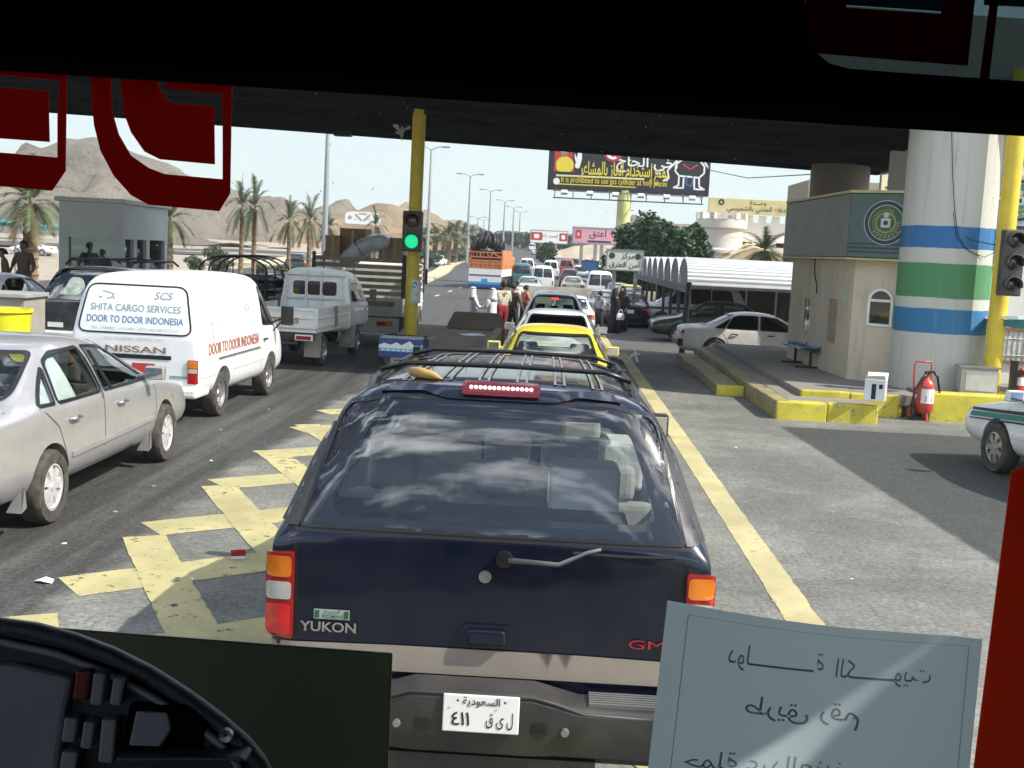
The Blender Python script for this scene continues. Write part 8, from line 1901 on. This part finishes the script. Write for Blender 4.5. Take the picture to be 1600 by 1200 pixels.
px_prism('display_glass',[(-600,1028),(20,1040),(112,1062),(100,1120),(75,1300),(-600,1300)],BYY-.012,BYY,'dash_grey',.003)
for i,(x,y,w,h,m_) in enumerate(((118,1048,24,48,'switch_red'),(145,1052,20,52,'dash_grey'),(176,1060,18,44,'dash_grey'),(100,1122,22,40,'dash_grey'),(130,1128,18,44,'dash_grey'),(158,1124,24,70,'dash_grey'),(96,1175,26,40,'dash_grey'))):
    if m_=='switch_red' and 'switch_red' not in mt: mt['switch_red']=M('switch_red',(.16,.02,.02),.4)
    px_prism('switch',[(x,y),(x+w,y+2),(x+w-6,y+h),(x-6,y+h-2)],BYY-.014,BYY-.003,m_,.0015)
px_prism('pocket',[(202,1100),(290,1105),(322,1135),(310,1180),(186,1176)],BYY-.009,BYY-.003,'bus_black',.002)
px_prism('pocket_lining',[(212,1112),(262,1115),(268,1140),(250,1168),(200,1166)],BYY-.011,BYY-.008,'dash_grey',.002)
px_prism('ledge',[(180,1184),(378,1184),(384,1192),(180,1192)],BYY-.02,BYY,'dash_plastic',.002)
mb=MB(); c=at(354,1147,BYY-.006); mb.lathe([(.0045,0),(.004,-.003),(.001,-.002)],c,'y',14); mb.build('screw',['steel'],bus,smooth=35)
# body shell of the bus: roof, floor, walls, dash shelf
mb=MB(); mb.bx(XW0,XW1,.9,WY_-.01,1.2,1.74); mb.build('dashboard',['dash_plastic'],bus)
mb=MB(); mb.bx(XW0-.06,XW1+.06,-6,WY_+.02,3.2,3.28); mb.build('roof',['bus_black'],bus); mb=MB(); mb.bx(XW0,XW1,-6,WY_,.9,.95); mb.build('floor',['bus_black'],bus); mb=MB(); mb.bx(XW0,XW1,-6.06,-6,.9,1.5); mb.bx(XW0,XW1,-6.06,-6,2.95,3.2); mb.build('rear_wall',['bus_black'],bus); mb=MB(); mb.quad((XW0,-6.03,1.5),(XW1,-6.03,1.5),(XW1,-6.03,2.95),(XW0,-6.03,2.95)); mb.build('rear_window',['clear_windscreen'],bus)  # rear window, out of view, opened to let light reach the board
mb=MB(); mb.bx(XW0-.06,XW0,-6,WY_+.02,.4,1.55); mb.bx(XW0-.06,XW0,-6,WY_+.02,2.75,3.2)
for y in (-5.95,-4.4,-2.9,-1.4,.3,1.1): mb.bx(XW0-.06,XW0,y-.05,y+.1,1.55,2.75)
mb.build('side_wall',['bus_black'],bus)
mb=MB(); mb.quad((XW0-.03,-6,1.55),(XW0-.03,WY_,1.55),(XW0-.03,WY_,2.75),(XW0-.03,-6,2.75)); mb.build('side_window',['clear_windscreen'],bus)  # unseen side window added to let light onto the dash
mb=MB(); mb.bx(XW0-.06,XW1+.06,WY_+.005,WY_+.10,.35,1.76); mb.build('front_panel',[M('bus_paint',(.03,.03,.035),.4,coat=.5)],bus,bevel=.03)
mb=MB(); mb.bx(XW0-.06,XW1+.06,WY_+.006,WY_+.06,2.86,3.24); mb.build('roof_panel',[bpy.data.materials['bus_paint']],bus,bevel=.02)
# unseen right wall; opening shaped to throw a sun wedge on the paper
def to_wall(px,py,Y):
    p=at(px,py,Y); s=(XW1-p.x)/sun_dir.x; q=p+sun_dir*s; return (q.y,q.z)
holes=[[to_wall(*p,1.12) for p in ((1440,1012),(1275,1206),(1080,1420),(650,1520),(1140,1200))]]
outer=[(-6,.4),(WY_+.02,.4),(WY_+.02,3.2),(-6,3.2)]
pts=[Vector(p) for p in outer]; ed=[(0,1),(1,2),(2,3),(3,0)]
for h in holes:
    b0=len(pts); pts+=[Vector(p) for p in h]; ed+=[(b0+i,b0+(i+1)%len(h)) for i in range(len(h))]
r_=delaunay_2d_cdt(pts,ed,[],1,1e-6)
def in_poly(p,P):
    c=False
    for i in range(len(P)):
        a=P[i]; b=P[i-1]
        if (a[1]>p[1])!=(b[1]>p[1]) and p[0]<(b[0]-a[0])*(p[1]-a[1])/(b[1]-a[1])+a[0]: c=not c
    return c
mb=MB(); F_=[]
for f in r_[2]:
    c=sum((Vector(r_[0][i]) for i in f),Vector((0,0)))/len(f)
    if not any(in_poly(c,h) for h in holes): F_.append(tuple(f))
mb.add([(XW1,y,z) for y,z in r_[0]],F_); o=mb.build('side_wall',['bus_black'],bus,recalc=False)
# ================================================================ DUST HAZE
hm=bpy.data.materials.new('dust_haze'); hm.use_nodes=True; n_=hm.node_tree.nodes; n_.clear(); pvn=n_.new('ShaderNodeVolumePrincipled'); pvn.inputs['Color'].default_value=(.93,.95,.96,1); pvn.inputs['Density'].default_value=.00042; pvn.inputs['Anisotropy'].default_value=.2; b_=n_.new('ShaderNodeOutputMaterial'); hm.node_tree.links.new(pvn.outputs[0],b_.inputs['Volume']); mt['dust_haze']=hm
mb=MB(); mb.bx(-1200,1200,-120,1300,-12,130); tag(mb.build('haze',['dust_haze']),kind='stuff')
